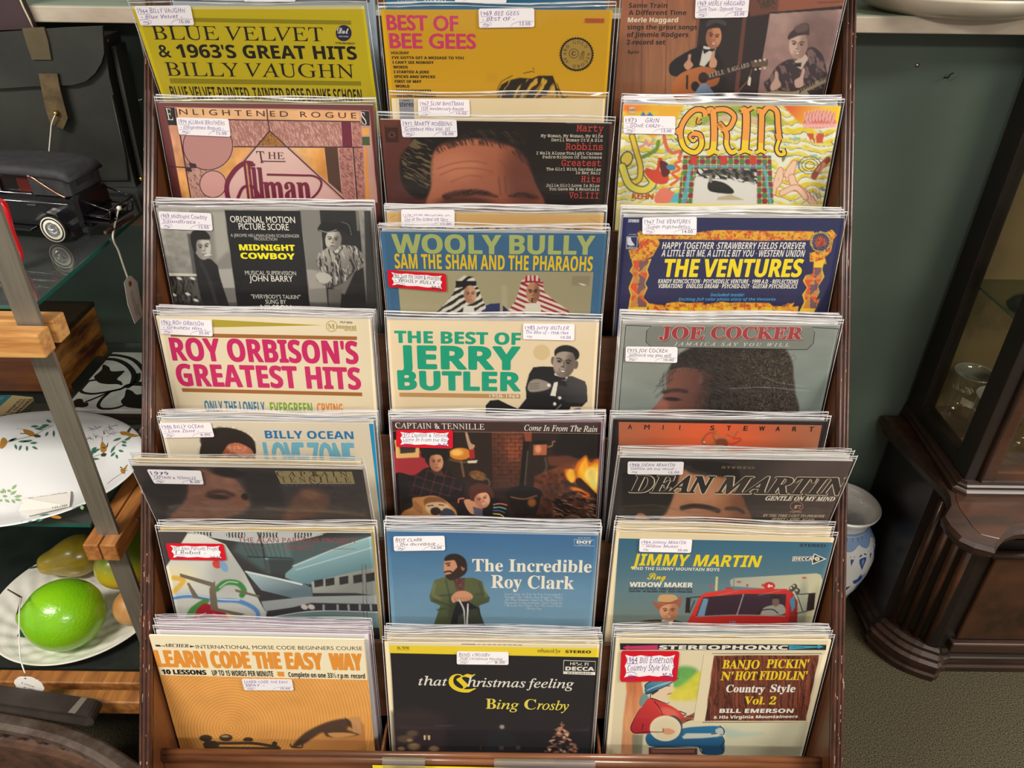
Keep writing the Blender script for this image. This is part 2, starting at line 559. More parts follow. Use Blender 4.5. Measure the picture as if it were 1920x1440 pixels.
class Canvas:
    """A fine grid of printed colour on a cover; brushes take cover-frame coordinates."""

    def __init__(self, X, Y, col):
        self.X, self.Y = X, Y
        self.C = np.tile(np.array(col, float), (len(X), 1))

    def mix(self, col, m):
        self.C += (np.array(col, float) - self.C) * m[:, None]
        return self

    def mpoly(self, pts, f=4., sm=0):
        p = catmull(pts) if sm else np.asarray(pts, float)
        lo, hi = p.min(0) - f, p.max(0) + f
        ix = np.where((self.X > lo[0]) & (self.X < hi[0]) & (self.Y > lo[1]) & (self.Y < hi[1]))[0]
        m = np.zeros(len(self.X))
        if not len(ix): return m
        x, y = self.X[ix], self.Y[ix]
        ins = np.zeros(len(ix), bool)
        dd = np.full(len(ix), 1e9)
        for i in range(len(p)):
            (ax, ay), (bx, by) = p[i - 1], p[i]
            ex, ey = bx - ax, by - ay
            L = ex * ex + ey * ey + 1e-9
            t = np.clip(((x - ax) * ex + (y - ay) * ey) / L, 0, 1)
            dd = np.minimum(dd, (x - ax - t * ex) ** 2 + (y - ay - t * ey) ** 2)
            c = ((ay > y) != (by > y))
            if ey != 0:
                ins ^= c & (x < ex * (y - ay) / ey + ax)
        sd = np.sqrt(dd) * np.where(ins, 1, -1)
        t = np.clip(sd / f + .5, 0, 1)
        m[ix] = t * t * (3 - 2 * t)
        return m

    def poly(self, col, pts, f=4., a=1., sm=0):
        return self.mix(col, self.mpoly(pts, f, sm) * a)

    def mell(self, cx, cy, rx, ry, rot=0, f=.15):
        c, s = math.cos(math.radians(rot)), math.sin(math.radians(rot))
        dx, dy = self.X - cx, self.Y - cy
        r = np.sqrt(((dx * c + dy * s) / rx) ** 2 + ((-dx * s + dy * c) / ry) ** 2)
        t = np.clip((1 - r) / f + .5, 0, 1)
        return t * t * (3 - 2 * t)

    def ell(self, col, cx, cy, rx, ry, rot=0, f=.15, a=1.):
        return self.mix(col, self.mell(cx, cy, rx, ry, rot, f) * a)

    def mline(self, pts, w, f=3., w1=None, sm=1):
        p = catmull(pts, 6, False) if sm and len(pts) > 2 else np.asarray(pts, float)
        m = np.zeros(len(self.X))
        W = max(w, w1 or 0) + f
        lo, hi = p.min(0) - W, p.max(0) + W
        ix = np.where((self.X > lo[0]) & (self.X < hi[0]) & (self.Y > lo[1]) & (self.Y < hi[1]))[0]
        if not len(ix): return m
        x, y = self.X[ix], self.Y[ix]
        best = np.full(len(ix), -1e9)
        n = len(p) - 1
        for i in range(n):
            (ax, ay), (bx, by) = p[i], p[i + 1]
            ex, ey = bx - ax, by - ay
            t = np.clip(((x - ax) * ex + (y - ay) * ey) / (ex * ex + ey * ey + 1e-9), 0, 1)
            ww = w if w1 is None else w + (w1 - w) * (i + t) / n
            best = np.maximum(best, ww / 2 - np.hypot(x - ax - t * ex, y - ay - t * ey))
        t = np.clip(best / f + .5, 0, 1)
        m[ix] = t
        return m

    def line(self, col, pts, w, f=3., a=1., w1=None, sm=1):
        return self.mix(col, self.mline(pts, w, f, w1, sm) * a)

    def grad(self, c0, c1, p0, p1, m=None):
        (x0, y0), (x1, y1) = p0, p1
        L = (x1 - x0) ** 2 + (y1 - y0) ** 2
        t = np.clip(((self.X - x0) * (x1 - x0) + (self.Y - y0) * (y1 - y0)) / L, 0, 1)[:, None]
        tgt = np.array(c0, float) * (1 - t) + np.array(c1, float) * t
        mm = 1 if m is None else m[:, None]
        self.C += (tgt - self.C) * mm
        return self

    def nz(self, amp, sx, sy=None, ang=0, m=None, seed=1, octv=3):
        """Multiply by a noise; sx, sy are the grain lengths along and across the angle."""
        sy = sy or sx
        c, s = math.cos(math.radians(ang)), math.sin(math.radians(ang))
        n = fbm((self.X * c + self.Y * s) / sx + 100, (-self.X * s + self.Y * c) / sy + 100, seed, octv)
        mm = 1 if m is None else m
        self.C *= (1 + amp * n * mm)[:, None]
        return self

    def streak(self, col, sx, sy, ang, m, thr=.1, soft=.25, seed=3, a=1.):
        """Strands of a second colour inside a mask (hair, grain, fringe)."""
        c, s = math.cos(math.radians(ang)), math.sin(math.radians(ang))
        wx = 14 * fbm(self.X / 60., self.Y / 60., seed + 9)
        n = fbm((self.X * c + self.Y * s + wx) / sx + 50, (-self.X * s + self.Y * c + wx) / sy + 50, seed, 2)
        return self.mix(col, np.clip((n - thr) / soft, 0, 1) * m * a)


class Sheet:
    """One printed mesh: layers of flat colour and lettering, each a hair in front of the last."""
    EPS = 1.6e-5

    def __init__(self, alb, y0):
        self.al, self.y, self.k = alb, y0, 0
        self.v, self.f, self.c = [], [], []
        self.n = 0

    def raw(self, v, f, col):
        self.v.append(np.asarray(v, float).reshape(-1, 3))
        self.f += [tuple(int(i) + self.n for i in q) for q in f]
        c = np.asarray(col, float)
        self.c.append(np.tile(lin(c), (len(self.v[-1]), 1)) if c.ndim == 1 else lin(c))
        self.n += len(self.v[-1])

    def flat(self, ab, f, col, clip=True):
        """ab: metres from the cover's top-left corner (right, down)."""
        self.k += 1
        a = self.al
        ab = np.asarray(ab, float)
        if clip:
            ab = np.column_stack([np.clip(ab[:, 0], .0003, a.w - .0003), np.clip(ab[:, 1], .0003, a.h - .0003)])
        v = np.column_stack([ab[:, 0] - a.w / 2, np.full(len(ab), self.y - self.EPS * self.k), a.h - ab[:, 1]])
        self.raw(v, f, col)

    # -- shapes in the fine frame
    def P(self, col, pts, sm=0):
        p = catmull(pts) if sm else np.asarray(pts, float)
        tri = tessellate_polygon([[Vector((q[0], q[1], 0)) for q in p]])
        self.flat(self.al.z(p), tri, col)
        return self

    def E(self, col, cx, cy, rx, ry=None, rot=0, n=28):
        ry = ry or rx
        t = np.arange(n) / n * 2 * PI
        c, s = math.cos(math.radians(rot)), math.sin(math.radians(rot))
        x, y = np.cos(t) * rx, np.sin(t) * ry
        return self.P(col, np.column_stack([cx + x * c - y * s, cy + x * s + y * c]))

    def L(self, col, pts, w, sm=0, w1=None, closed=False):
        p = catmull(pts, 5, closed) if sm else np.asarray(pts, float)
        if closed: p = np.vstack([p, p[:1]])
        n = len(p)
        d = np.gradient(p, axis=0) if n > 2 else np.tile(p[1] - p[0], (2, 1))
        d /= np.linalg.norm(d, axis=1)[:, None] + 1e-9
        nn = np.column_stack([-d[:, 1], d[:, 0]])
        ww = np.linspace(w, w if w1 is None else w1, n)[:, None] / 2
        q = np.vstack([p + nn * ww, p - nn * ww])
        self.flat(self.al.z(q), [(i, i + 1, n + i + 1, n + i) for i in range(n - 1)], col)
        return self

    def T(self, text, x0, y0, x1, y1, h, style='n', col=(0, 0, 0), off=0., space=1., shear=0., outline=None):
        """Lettering whose baseline runs from (x0, y0) to (x1, y1), capitals h tall."""
        if off < 0 and style == 'b':        # light roman capitals: the slanted face set upright
            style, shear = 'i', shear - .285
        v, f = letters(text, style, 0, space)
        cap = letters('H', style, 0)[0]
        ch = cap[:, 1].max() - min(0, cap[:, 1].min())
        lo, hi = v[:, 0].min(), v[:, 0].max()
        s = (v[:, 0] - lo) / (hi - lo)
        t = v[:, 1] / ch
        a0, a1 = self.al.z(np.array([[x0, y0], [x1, y1]], float))
        up = self.al.z(np.array([[(x0 + x1) / 2, (y0 + y1) / 2 - h]], float))[0] - (a0 + a1) / 2
        hh = abs(up[1])
        e = a1 - a0
        eu = e / np.linalg.norm(e)
        pe = np.array([-eu[1], eu[0]])
        if off > 0:                         # heavier weight: the outline struck several times round its place
            o = off / ch * hh
            sx = 1 - 2 * o / np.linalg.norm(e)
            a0, e = a0 + eu * o, e * sx
            hh2 = max(hh - 2 * o * .6, hh * .7)
            ring = [(math.cos(k * PI / 4), math.sin(k * PI / 4)) for k in range(8)] if hh > .006 else [(1, .5), (-1, .5), (1, -.5), (-1, -.5)]
        else:
            o, hh2, ring = 0, hh, [(0, 0)]
        base = a0 + s[:, None] * e - pe * (t * hh2)[:, None] + (t * hh2 * shear)[:, None] * eu
        for rx, ry in ring:
            self.flat(base + eu * rx * o - pe * (ry * o * .6 + o * .6), f, col)
            self.k -= .7
        self.k += .7
        return self

    def build(self, name, parent):
        me = bpy.data.meshes.new(name)
        v = np.vstack(self.v)
        me.from_pydata(v.tolist(), [], self.f)
        at_ = me.color_attributes.new('print', 'FLOAT_COLOR', 'POINT')
        c = np.ones((len(v), 4))
        c[:, :3] = np.vstack(self.c) * ALB
        at_.data.foreach_set('color', c.ravel())
        me.materials.append(PM)
        o = bpy.data.objects.new(name, me)
        COL.objects.link(o)
        o.parent = parent
        return o


ALB = .92
TH = .0034


def sleeve_mesh(w, h, seed):
    r = random.Random(seed)
    mb = MB()
    nx, nz = 22, 14
    X0, X1, Z0, Z1 = -w / 2 - .0032, w / 2 + .0042, -.002, h + .0095
    ph = [r.uniform(0, 6) for _ in range(6)]

    def wob(x, z, k):
        top = max(0, (z - h) / .0095)
        return .00035 * (1 + math.sin(x * 31 + ph[k]) * math.sin(z * 23 + ph[k + 1])) + top * .0012 * math.sin(x * 26 + ph[k + 2])
    zs = [Z0 + (h - Z0) * i / (nz - 3) for i in range(nz - 2)] + [h + .005, Z1]
    fr, bk = [], []
    for side, sg, arr in ((0, -1, fr), (3, 1, bk)):
        V = []
        for z in zs:
            for i in range(nx + 1):
                x = X0 + (X1 - X0) * i / nx
                edge = min(1, min(i, nx - i) / 1.0)
                base = TH / 2 + .0011
                drop = .0013 * math.sin(i / nx * 9 + ph[5]) * (1 if z > h + .006 else 0)
                V.append((x, sg * (base * edge * (1 - .5 * max(0, (z - h) / .0095)) + wob(x, z, side) * edge) , z + drop))
        arr += V
        mb.add(V, [(j * (nx + 1) + i, j * (nx + 1) + i + 1, (j + 1) * (nx + 1) + i + 1, (j + 1) * (nx + 1) + i) for j in range(len(zs) - 1) for i in range(nx)], 0, True)
        top = V[-(nx + 1):]
        # the cut edge and a crease of the bag's mouth catch the light
        for zz, ww in ((0, .0011), (-.0046, .0006)):
            q = [(p[0], p[1] + sg * .00005, p[2] + zz) for p in top]
            q2 = [(p[0], p[1] + sg * .0003, p[2] + zz - ww * r.uniform(.5, 1.8)) for p in top]
            mb.add(q + q2, [(i, i + 1, nx + 2 + i, nx + 1 + i) for i in range(nx)], 1, True)
    for xx in (X0, X1):
        mb.tube([(xx, 0, Z0), (xx, 0, Z1)], .00035, 5, 1)
    return mb


class Album:
    def __init__(self, TL, TR, d=D_COVER, lean=6.5, base=(235, 225, 200), desc='', label='', group=None, org=(0, 0), edge=None, sleeve=True, h=None):
        self.org = org
        a, b = at(TL[0], TL[1], d=d), at(TR[0], TR[1], d=d)
        self.w = float(np.linalg.norm(b - a))
        self.h = h or .314
        self.u = (b - a) / self.w
        L = math.radians(lean)
        v = np.array([0, -math.sin(L), -math.cos(L)])
        v -= self.u * (v @ self.u)
        self.v = v / np.linalg.norm(v)
        self.n = np.cross(self.u, self.v)
        self.tl = a
        bot = a + self.u * self.w / 2 + self.v * self.h + self.n * (TH / 2)
        self.bot = bot
        self.desc, self.group = desc, group
        M = Matrix.Identity(4)
        for i in range(3):
            M[i][0], M[i][1], M[i][2], M[i][3] = self.u[i], self.n[i], -self.v[i], bot[i]
        self.M = M
        self.root = thing('record_album', label, 'record album', group=group)
        self.root.matrix_world = M
        self.cover = Sheet(self, -TH / 2)
        w, h = self.w, self.h
        ec = np.array(edge if edge is not None else base, float)
        V = [(-w / 2, -TH / 2, 0), (w / 2, -TH / 2, 0), (w / 2, TH / 2, 0), (-w / 2, TH / 2, 0), (-w / 2, -TH / 2, h), (w / 2, -TH / 2, h), (w / 2, TH / 2, h), (-w / 2, TH / 2, h)]
        self.cover.raw(V, [(3, 2, 1, 0), (4, 5, 6, 7), (1, 2, 6, 5), (2, 3, 7, 6), (3, 0, 4, 7)], np.array([ec] * 8))
        self.cover.flat([(0, 0), (w, 0), (w, h), (0, h)], [(0, 1, 2, 3)], base, clip=False)
        self.sleeved = sleeve
        self.stk = 0

    def z(self, zp):
        """Fine-frame coordinates -> metres (right, down) on this cover."""
        zp = np.asarray(zp, float)
        px, py = self.org[0] + zp[:, 0] / ZS, self.org[1] + zp[:, 1] / ZS
        r = DV[None] + np.outer((px - 960) / FPX, RV) - np.outer((py - 720) / FPX, UV)
        t = ((self.tl - CP) @ self.n) / (r @ self.n)
        q = CP + r * t[:, None] - self.tl
        return np.column_stack([q @ self.u, q @ self.v])

    def to_z(self, ab):
        q = self.tl + np.outer(ab[:, 0], self.u) + np.outer(ab[:, 1], self.v) - CP
        dz = q @ DV
        px, py = 960 + FPX * (q @ RV) / dz, 720 - FPX * (q @ UV) / dz
        return (px - self.org[0]) * ZS, (py - self.org[1]) * ZS

    def canvas(self, x0, y0, x1, y1, col, paint, cell=.0011):
        ab = self.z(np.array([[x0, y0], [x1, y0], [x1, y1], [x0, y1]], float))
        a0, a1 = max(.0002, ab[:, 0].min()), min(self.w - .0002, ab[:, 0].max())
        b0, b1 = max(.0002, ab[:, 1].min()), min(self.h - .0002, ab[:, 1].max())
        nx, ny = max(2, int((a1 - a0) / cell)), max(2, int((b1 - b0) / cell))
        A, B = np.meshgrid(np.linspace(a0, a1, nx + 1), np.linspace(b0, b1, ny + 1))
        P = np.column_stack([A.ravel(), B.ravel()])
        X, Y = self.to_z(P)
        c = Canvas(X, Y, col)
        paint(c)
        idx = np.arange((nx + 1) * (ny + 1)).reshape(ny + 1, nx + 1)
        f = np.column_stack([idx[:-1, :-1].ravel(), idx[1:, :-1].ravel(), idx[1:, 1:].ravel(), idx[:-1, 1:].ravel()])
        self.cover.flat(P, f.tolist(), np.clip(c.C, 0, 255), clip=False)
        return self

    def sticker(self, q, lines, price, ink=(104, 62, 150), red=False, fs=1.0, circ=True):
        """Handwritten price label; q = its four corners (top-left, top-right, bottom-right, bottom-left)."""
        s = Sheet(self, -TH / 2 - .0022)
        q = np.asarray(q, float)

        def bl(st):
            st = np.asarray(st, float)
            a, b = st[:, :1], st[:, 1:]
            return q[0] * (1 - a) * (1 - b) + q[1] * a * (1 - b) + q[2] * a * b + q[3] * (1 - a) * b
        r_, rect = .035, []
        for cx, cy, a0 in ((r_, r_ * 3, 180), (1 - r_, r_ * 3, 270), (1 - r_, 1 - r_ * 3, 0), (r_, 1 - r_ * 3, 90)):
            for t in (0, 30, 60, 90):
                rect.append((cx + r_ * math.cos(math.radians(a0 + t)), cy + 3 * r_ * math.sin(math.radians(a0 + t))))
        paper, rb = (240, 236, 240), (206, 22, 40)
        n = len(rect)
        ab = self.z(bl(rect))
        y0 = s.y
        vv = [(p[0] - self.w / 2, y0 + .0003, self.h - p[1]) for p in ab] + [(p[0] - self.w / 2, y0, self.h - p[1]) for p in ab]
        tri = [tuple(t) for t in tessellate_polygon([[Vector((p[0], p[1], 0)) for p in rect]])]
        s.raw(vv, [tuple(i + n for i in t) for t in tri] + [t[::-1] for t in tri] + [(i, (i + 1) % n, n + (i + 1) % n, n + i) for i in range(n)], rb if red else paper)
        if red:
            fr = []
            for i in range(40):
                t = i / 40 * 4
                k, u = int(t), t - int(t)
                a = [(.07 + .86 * u, .12), (.93, .12 + .74 * u), (.93 - .86 * u, .86), (.07, .86 - .74 * u)][k]
                b = .06 * abs(math.sin(u * PI * (2 if k % 2 else 3)))
                o_ = [(0, b), (-b * .5, 0), (0, -b), (b * .5, 0)][k]
                fr.append((a[0] + o_[0], a[1] + o_[1]))
            s.flat(self.z(bl(fr)), tessellate_polygon([[Vector((p[0], p[1], 0)) for p in fr]]), paper)
        rr = random.Random(str(lines))

        def put(txt, s0, t0, s1, hgt, style='si'):
            if not txt.strip(): return
            v, f = letters(txt, style, 0, 1.05)
            lo, hi = v[:, 0].min(), v[:, 0].max()
            x = (v[:, 0] - lo) / (hi - lo)
            wv = .16 * np.sin(x * 23 + rr.uniform(0, 6)) + .1 * np.sin(x * 51)
            st = np.column_stack([s0 + (s1 - s0) * x, t0 - (v[:, 1] / .7 * (1 + wv)) * hgt + .03 * wv])
            s.flat(self.z(bl(st)), f, ink)

        def arc(pts, w=.012):
            p = catmull(pts, 5, False)
            nn = len(p)
            wv = np.array([0, w * 2])
            s.flat(self.z(bl(np.vstack([p - wv / 2, p + wv / 2]))), [(i, i + 1, nn + i + 1, nn + i) for i in range(nn - 1)], ink)
        m0 = .10 if red else .04
        put(lines[0], m0, .36 if not red else .40, m0 + (.92 - m0) * min(1, .045 * len(lines[0]) * fs + .2), .22)
        arc([(m0, .42), (m0 + .2, .41)], .008)
        if len(lines) > 1:
            put(lines[1], m0 + .02, .64, m0 + min(.84, .042 * len(lines[1]) * fs + .14), .18)
        if price: put('my', m0 + .03, .88, m0 + .15, .13)
        if circ:
            arc([(m0 - .02, .72), (m0 + .1, .68), (m0 + .19, .78), (m0 + .12, .93), (m0, .96)], .008)
        if price:
            put(price, .74, .90, .93, .17)
            if circ and not red:
                arc([(.98, .70), (.78, .68), (.62, .80), (.57, .97)], .008)
        self.stk += 1
        o = s.build('price_sticker', self.root)
        if red: o['label'] = 'red bordered price sticker'
        return self

    def done(self, seed=0):
        self.cover.build('cover', self.root)
        if self.sleeved:
            sleeve_mesh(self.w, self.h, seed + int(self.w * 1e5)).build('plastic_sleeve', [M_FILM, M_HEM], self.root)
        return self

    def behind(self, colors, d0=.0062, step=.0047, rise=.0, sx=.0):
        """Records standing behind this one in the same pocket, seen as a strip of sleeve and card."""
        n = len(colors)
        for i, c in enumerate(colors):
            off = d0 + step * i
            key = tuple(c)
            if key not in SPARE:
                sh = Sheet(_FakeAlbum, -.0013)
                w, h, t = .313, .313, .0013
                V = [(-w / 2, -t, 0), (w / 2, -t, 0), (w / 2, t, 0), (-w / 2, t, 0), (-w / 2, -t, h), (w / 2, -t, h), (w / 2, t, h), (-w / 2, t, h)]
                sh.raw(V, [(3, 2, 1, 0), (4, 5, 6, 7), (1, 2, 6, 5), (2, 3, 7, 6), (3, 0, 4, 7), (0, 1, 5, 4)], c)
                tmp = sh.build('cover', None)
                SPARE[key] = tmp.data
                bpy.data.objects.remove(tmp)
            if not SPARE_SL:
                for q in range(3):
                    mb_ = sleeve_mesh(.313, .313, 60 + q)
                    mb_.v = [(x, y * .62, z) for x, y, z in mb_.v]
                    tmp = mb_.build('plastic_sleeve', [M_FILM, M_HEM])
                    SPARE_SL.append(tmp.data)
                    bpy.data.objects.remove(tmp)
            r = random.Random(i * 31 + int(abs(self.bot[0]) * 1e4))
            if n == 1:
                lab, grp = 'record in clear sleeve standing alone behind the ' + self.desc, None
            else:
                lab, grp = 'record in clear sleeve tucked behind the ' + self.desc, 'records behind the ' + self.desc
            t = thing('record_album', lab, 'record album', group=grp)
            M = self.M.copy()
            p = self.bot + self.n * (off + TH / 2) + self.u * (sx + r.uniform(-.0016, .0016)) - self.v * (rise * (i + 1) + r.uniform(0, .0035))
            for k in range(3): M[k][3] = p[k]
            t.matrix_world = M
            for nm, me in (('cover', SPARE[key]), ('plastic_sleeve', SPARE_SL[r.randrange(3)])):
                ch = bpy.data.objects.new(nm, me)
                COL.objects.link(ch)
                ch.parent = t
        return self


class _FakeAlbum:
    w = h = .313


SPARE, SPARE_SL = {}, []
WHT, CRM, GRY, PNK, BLU, TAN = (226, 224, 224), (232, 216, 178), (150, 152, 158), (226, 110, 150), (96, 140, 176), (200, 164, 110)
DRK, LIL, YEL = (60, 54, 56), (196, 160, 190), (232, 200, 110)
A1, A2, A3, B1, B2, B3 = (240, 0), (690, 0), (1120, 0), (240, 360), (690, 360), (1120, 360)
C1, C2, C3, D1, D2, D3 = (240, 700), (690, 700), (1120, 700), (240, 1065), (690, 1065), (1120, 1065)


def zp(o, x, y):
    return (o[0] + x / ZS, o[1] + y / ZS)

# ------------------------------------------------------------------ the albums themselves
BK, WT = (24, 22, 24), (236, 232, 220)


def face(c, cx, cy, w, h, skin, shade, dark, tilt=0, turn=0., smile=0, brow=1, f=.12):
    """A plain generic head painted on a print: face oval, side shade, brows, eyes, nose, mouth."""
    q = lambda x, y: (cx + (x * math.cos(math.radians(tilt)) - y * math.sin(math.radians(tilt))) * w, cy + (x * math.sin(math.radians(tilt)) + y * math.cos(math.radians(tilt))) * h)
    c.ell(skin, cx, cy, w, h, tilt, f)
    m = c.mell(cx, cy, w, h, tilt, f)
    c.mix(shade, m * c.mell(*q(.75 * (1 if turn <= 0 else -1), .1), w * .62, h * 1.1, tilt, .9) * .7)
    c.mix(shade, m * c.mell(*q(0, .95), w * .9, h * .35, tilt, .9) * .5)
    for s in (-1, 1):
        x = s * .40 + turn * .25
        c.line(dark, [q(x - .24, -.20 + .03 * s), q(x, -.27), q(x + .24, -.20 - .03 * s)], h * .075 * brow, h * .05, .9)
        c.ell(shade, *q(x, -.06), w * .22, h * .11, tilt, .7, .8)
        c.ell(dark, *q(x, -.07), w * .15, h * .06, tilt, .5, .9)
    c.line(shade, [q(turn * .45 + .05, -.1), q(turn * .5 + .1, .2), q(turn * .4 - .08, .27)], w * .12, w * .1, .9)
    c.ell(shade, *q(turn * .4, .28), w * .2, h * .06, tilt, .9, .8)
    if smile:
        c.poly((240, 234, 225), [q(-.3 + turn * .3, .46), q(turn * .3, .52), q(.32 + turn * .3, .46), q(turn * .3, .64)], h * .05, 1, 1)
        c.line(dark, [q(-.32 + turn * .3, .45), q(turn * .3, .52), q(.34 + turn * .3, .45)], h * .04, h * .04, .7)
        c.line(shade, [q(-.3 + turn * .3, .50), q(turn * .3, .68), q(.32 + turn * .3, .50)], h * .05, h * .05, .8)
    else:
        c.line(dark, [q(-.26 + turn * .3, .54), q(turn * .3, .52), q(.26 + turn * .3, .54)], h * .05, h * .05, .8)
        c.ell(shade, *q(turn * .3, .62), w * .2, h * .06, tilt, .9, .7)


# ---- left column ------------------------------------------------------------------------------------------------
a = Album(zp(A1, 300, -90), zp(A1, 1770, -75), 1.12, 3, (150, 166, 180), 'grey-blue record', 'grey-blue record mostly hidden behind the yellow record at top left', org=A1)
a.cover.P((70, 74, 84), [(330, -80), (1740, -65), (1740, 18), (330, 10)])
a.sticker([(838, -100), (1210, -100), (1208, 14), (838, 12)], [' '], '')
a.done(1)

a = Album(zp(A1, 25, 48), zp(A1, 1700, 44), 1.04, -13, (206, 186, 28), 'yellow record', 'bright yellow record with black capital lettering leaning forward at top left', org=A1, edge=(214, 204, 150))
c = a.cover
c.P((222, 212, 150), [(25, 48), (1700, 44), (1703, 66), (35, 68)])
c.P((150, 138, 22), [(470, 128), (1605, 148), (1608, 178), (478, 158)])
c.P((150, 138, 22), [(298, 563), (1677, 586), (1680, 617), (306, 600)])
c.T('BLUE VELVET', 188, 284, 1442, 298, 100, 'b', BK, -.016)
c.T("& 1963'S GREAT HITS", 230, 412, 1652, 430, 96, 'sb', BK, .012)
c.T('BILLY VAUGHN', 285, 545, 1662, 562, 98, 'b', BK, -.016)
c.T('BLUE VELVET\u00b7PAINTED, TAINTED ROSE\u00b7DANKE SCHOEN', 322, 712, 1690, 735, 92, 'sb', BK, .0)
c.E((36, 36, 78), 1553, 238, 57, 58)
c.T('Dot', 1508, 240, 1592, 244, 44, 'sc', WT, .012)
c.T('RECORDS', 1520, 266, 1588, 268, 10, 'n', WT)
c.T('ULTRA HIGH FIDELITY', 1495, 315, 1635, 320, 13, 'sb', BK)
a.sticker([(46, 40), (452, 34), (480, 177), (95, 180)], ['1964 BILLY VAUGHN', '- Blue Velvet -'], '10.00').done(2)

a = Album(zp(A1, 208, 740), zp(A1, 1765, 758), 1.118, 7, (104, 44, 46), 'stained-glass patterned record', 'maroon bordered record with pink stained-glass pattern and triangle, left column', org=A1, edge=(190, 150, 140))
DK = (72, 26, 40)


def paint(c):
    c.grad((120, 62, 60), (88, 34, 36), (208, 740), (300, 1440))
    inner = c.mpoly([(270, 770), (1738, 795), (1800, 1480), (420, 1480)], 4)
    c.mix((206, 158, 146), inner)
    band = c.mpoly([(345, 775), (1662, 800), (1668, 872), (358, 852)], 4)
    c.grad((238, 190, 140), (232, 176, 120), (345, 800), (1660, 820), band)
    c.nz(.10, 90, 60, 0, band)
    tx = c.mpoly([(735, 864), (1535, 878), (1545, 1058), (755, 1052)], 3)
    c.mix((170, 116, 106), tx)
    c.streak((214, 166, 152), 26, 5, 70, tx, .0, .3)
    o = c.mpoly([(755, 1062), (900, 1062), (680, 1310), (640, 1240), (755, 1120)], 3)
    c.mix((234, 170, 96), o)
    o2 = c.mpoly([(1165, 1062), (1412, 1064), (1442, 1312)], 3)
    c.grad((240, 196, 140), (228, 150, 60), (1180, 1062), (1440, 1200), o2)
    c.nz(.15, 80, 60, 30, np.maximum(o, o2))
    lc = c.mpoly([(292, 905), (356, 905), (470, 1480), (400, 1480)], 3)
    c.grad((224, 160, 130), (236, 170, 90), (320, 905), (400, 1440), lc)
    c.nz(.2, 50, 90, 0, lc)
    for p in ([(390, 1050), (470, 1160), (540, 1440), (470, 1440)], [(490, 1190), (560, 1190), (640, 1440), (540, 1440)]):
        m = c.mpoly(p, 3)
        c.mix((196, 150, 136), m)
        c.streak((120, 74, 66), 20, 6, 60, m, .1, .3)
    for p in ([(1518, 1064), (1612, 1064), (1645, 1480), (1570, 1480), (1540, 1390)], [(1622, 1064), (1690, 1064), (1712, 1480), (1650, 1480)], [(1612, 880), (1680, 882), (1690, 1056), (1620, 1056)]):
        m = c.mpoly(p, 3)
        c.mix((196, 134, 124), m)
        c.streak((138, 84, 78), 16, 5, 40, m, .0, .3)
    tri = c.mpoly([(1020, 942), (1575, 1480), (600, 1480)], 3)
    c.grad((232, 198, 186), (222, 178, 172), (1020, 1000), (1020, 1440), tri)
    g = c.mpoly([(1020, 945), (1132, 1052), (930, 1050)], 3)
    c.mix((178, 122, 50), g)
    c.streak((110, 70, 30), 22, 5, 75, g, .0, .3)


a.canvas(208, 740, 1800, 1440, (104, 44, 46), paint)
c = a.cover
c.P((84, 52, 32), [(1415, 1064), (1508, 1064), (1538, 1395), (1442, 1310)])
c.P((112, 22, 52), [(1535, 878), (1605, 880), (1617, 1058), (1546, 1058)])
c.P((240, 176, 90), [(1684, 922), (1735, 922), (1740, 975), (1687, 975)])
c.P((66, 92, 48), [(1685, 985), (1738, 985), (1742, 1046), (1688, 1046)])
c.P((232, 156, 70), [(1697, 1064), (1720, 1064), (1740, 1440), (1712, 1440)])
c.E(DK, 575, 1050, 182, 176).E((192, 138, 132), 575, 1050, 176, 170)
c.E(DK, 612, 1326, 98, 100).E((214, 160, 152), 612, 1326, 92, 94)
c.P((32, 22, 26), [(262, 772), (335, 775), (352, 902), (292, 900)])
c.P((32, 22, 26), [(1678, 798), (1736, 800), (1742, 905), (1684, 902)])
c.T('E', 288, 862, 335, 866, 82, 'b', WT, -.01)
c.T('S', 1690, 896, 1728, 898, 88, 'b', WT, -.01)
c.T('N L I G H T E N E D   R O G U E', 372, 824, 1645, 852, 40, 'n', DK, .004)
for p in ([(1000, 785), (1006, 860), (1020, 942)], [(345, 855), (1670, 876)], [(760, 1056), (1690, 1060)], [(1020, 942), (826, 1172)], [(1020, 942), (1560, 1440)], [(345, 780), (380, 1000), (455, 1440)], [(1620, 1060), (1650, 1440)], [(300, 1198), (420, 1206)]):
    c.L(DK, p, 8)
for p in ([(440, 1170), (490, 1180), (495, 1210), (450, 1208)], [(412, 1200), (455, 1205), (460, 1238), (420, 1232)]):
    c.P((60, 30, 40), p)
c.T('T', 950, 1172, 1010, 1174, 84, 'b', DK, -.012)
c.T('HE', 1010, 1143, 1135, 1146, 48, 'b', DK, -.012)
c.L(DK, [(962, 1160), (1134, 1163)], 7)
AL = (118, 26, 56)
c.L(AL, [(900, 1180), (840, 1175), (770, 1225), (715, 1320), (720, 1420), (760, 1470)], 34, 1)
c.L(AL, [(790, 1430), (830, 1350), (900, 1345), (950, 1420)], 22, 1)
for x in (838, 868):
    c.L(AL, [(x, 1170), (x + 34, 1460)], 16)
c.L((222, 150, 90), [(853, 1175), (886, 1460)], 8)
c.T('ll', 905, 1432, 990, 1436, 230, 'b', AL, .01)
c.T('man', 985, 1440, 1325, 1444, 190, 'b', AL, .012)
c.L(AL, [(1000, 1256), (1240, 1262), (1340, 1268), (1392, 1310), (1370, 1380), (1310, 1440)], 15, 1)
c.L(AL, [(880, 1190), (915, 1185)], 20)
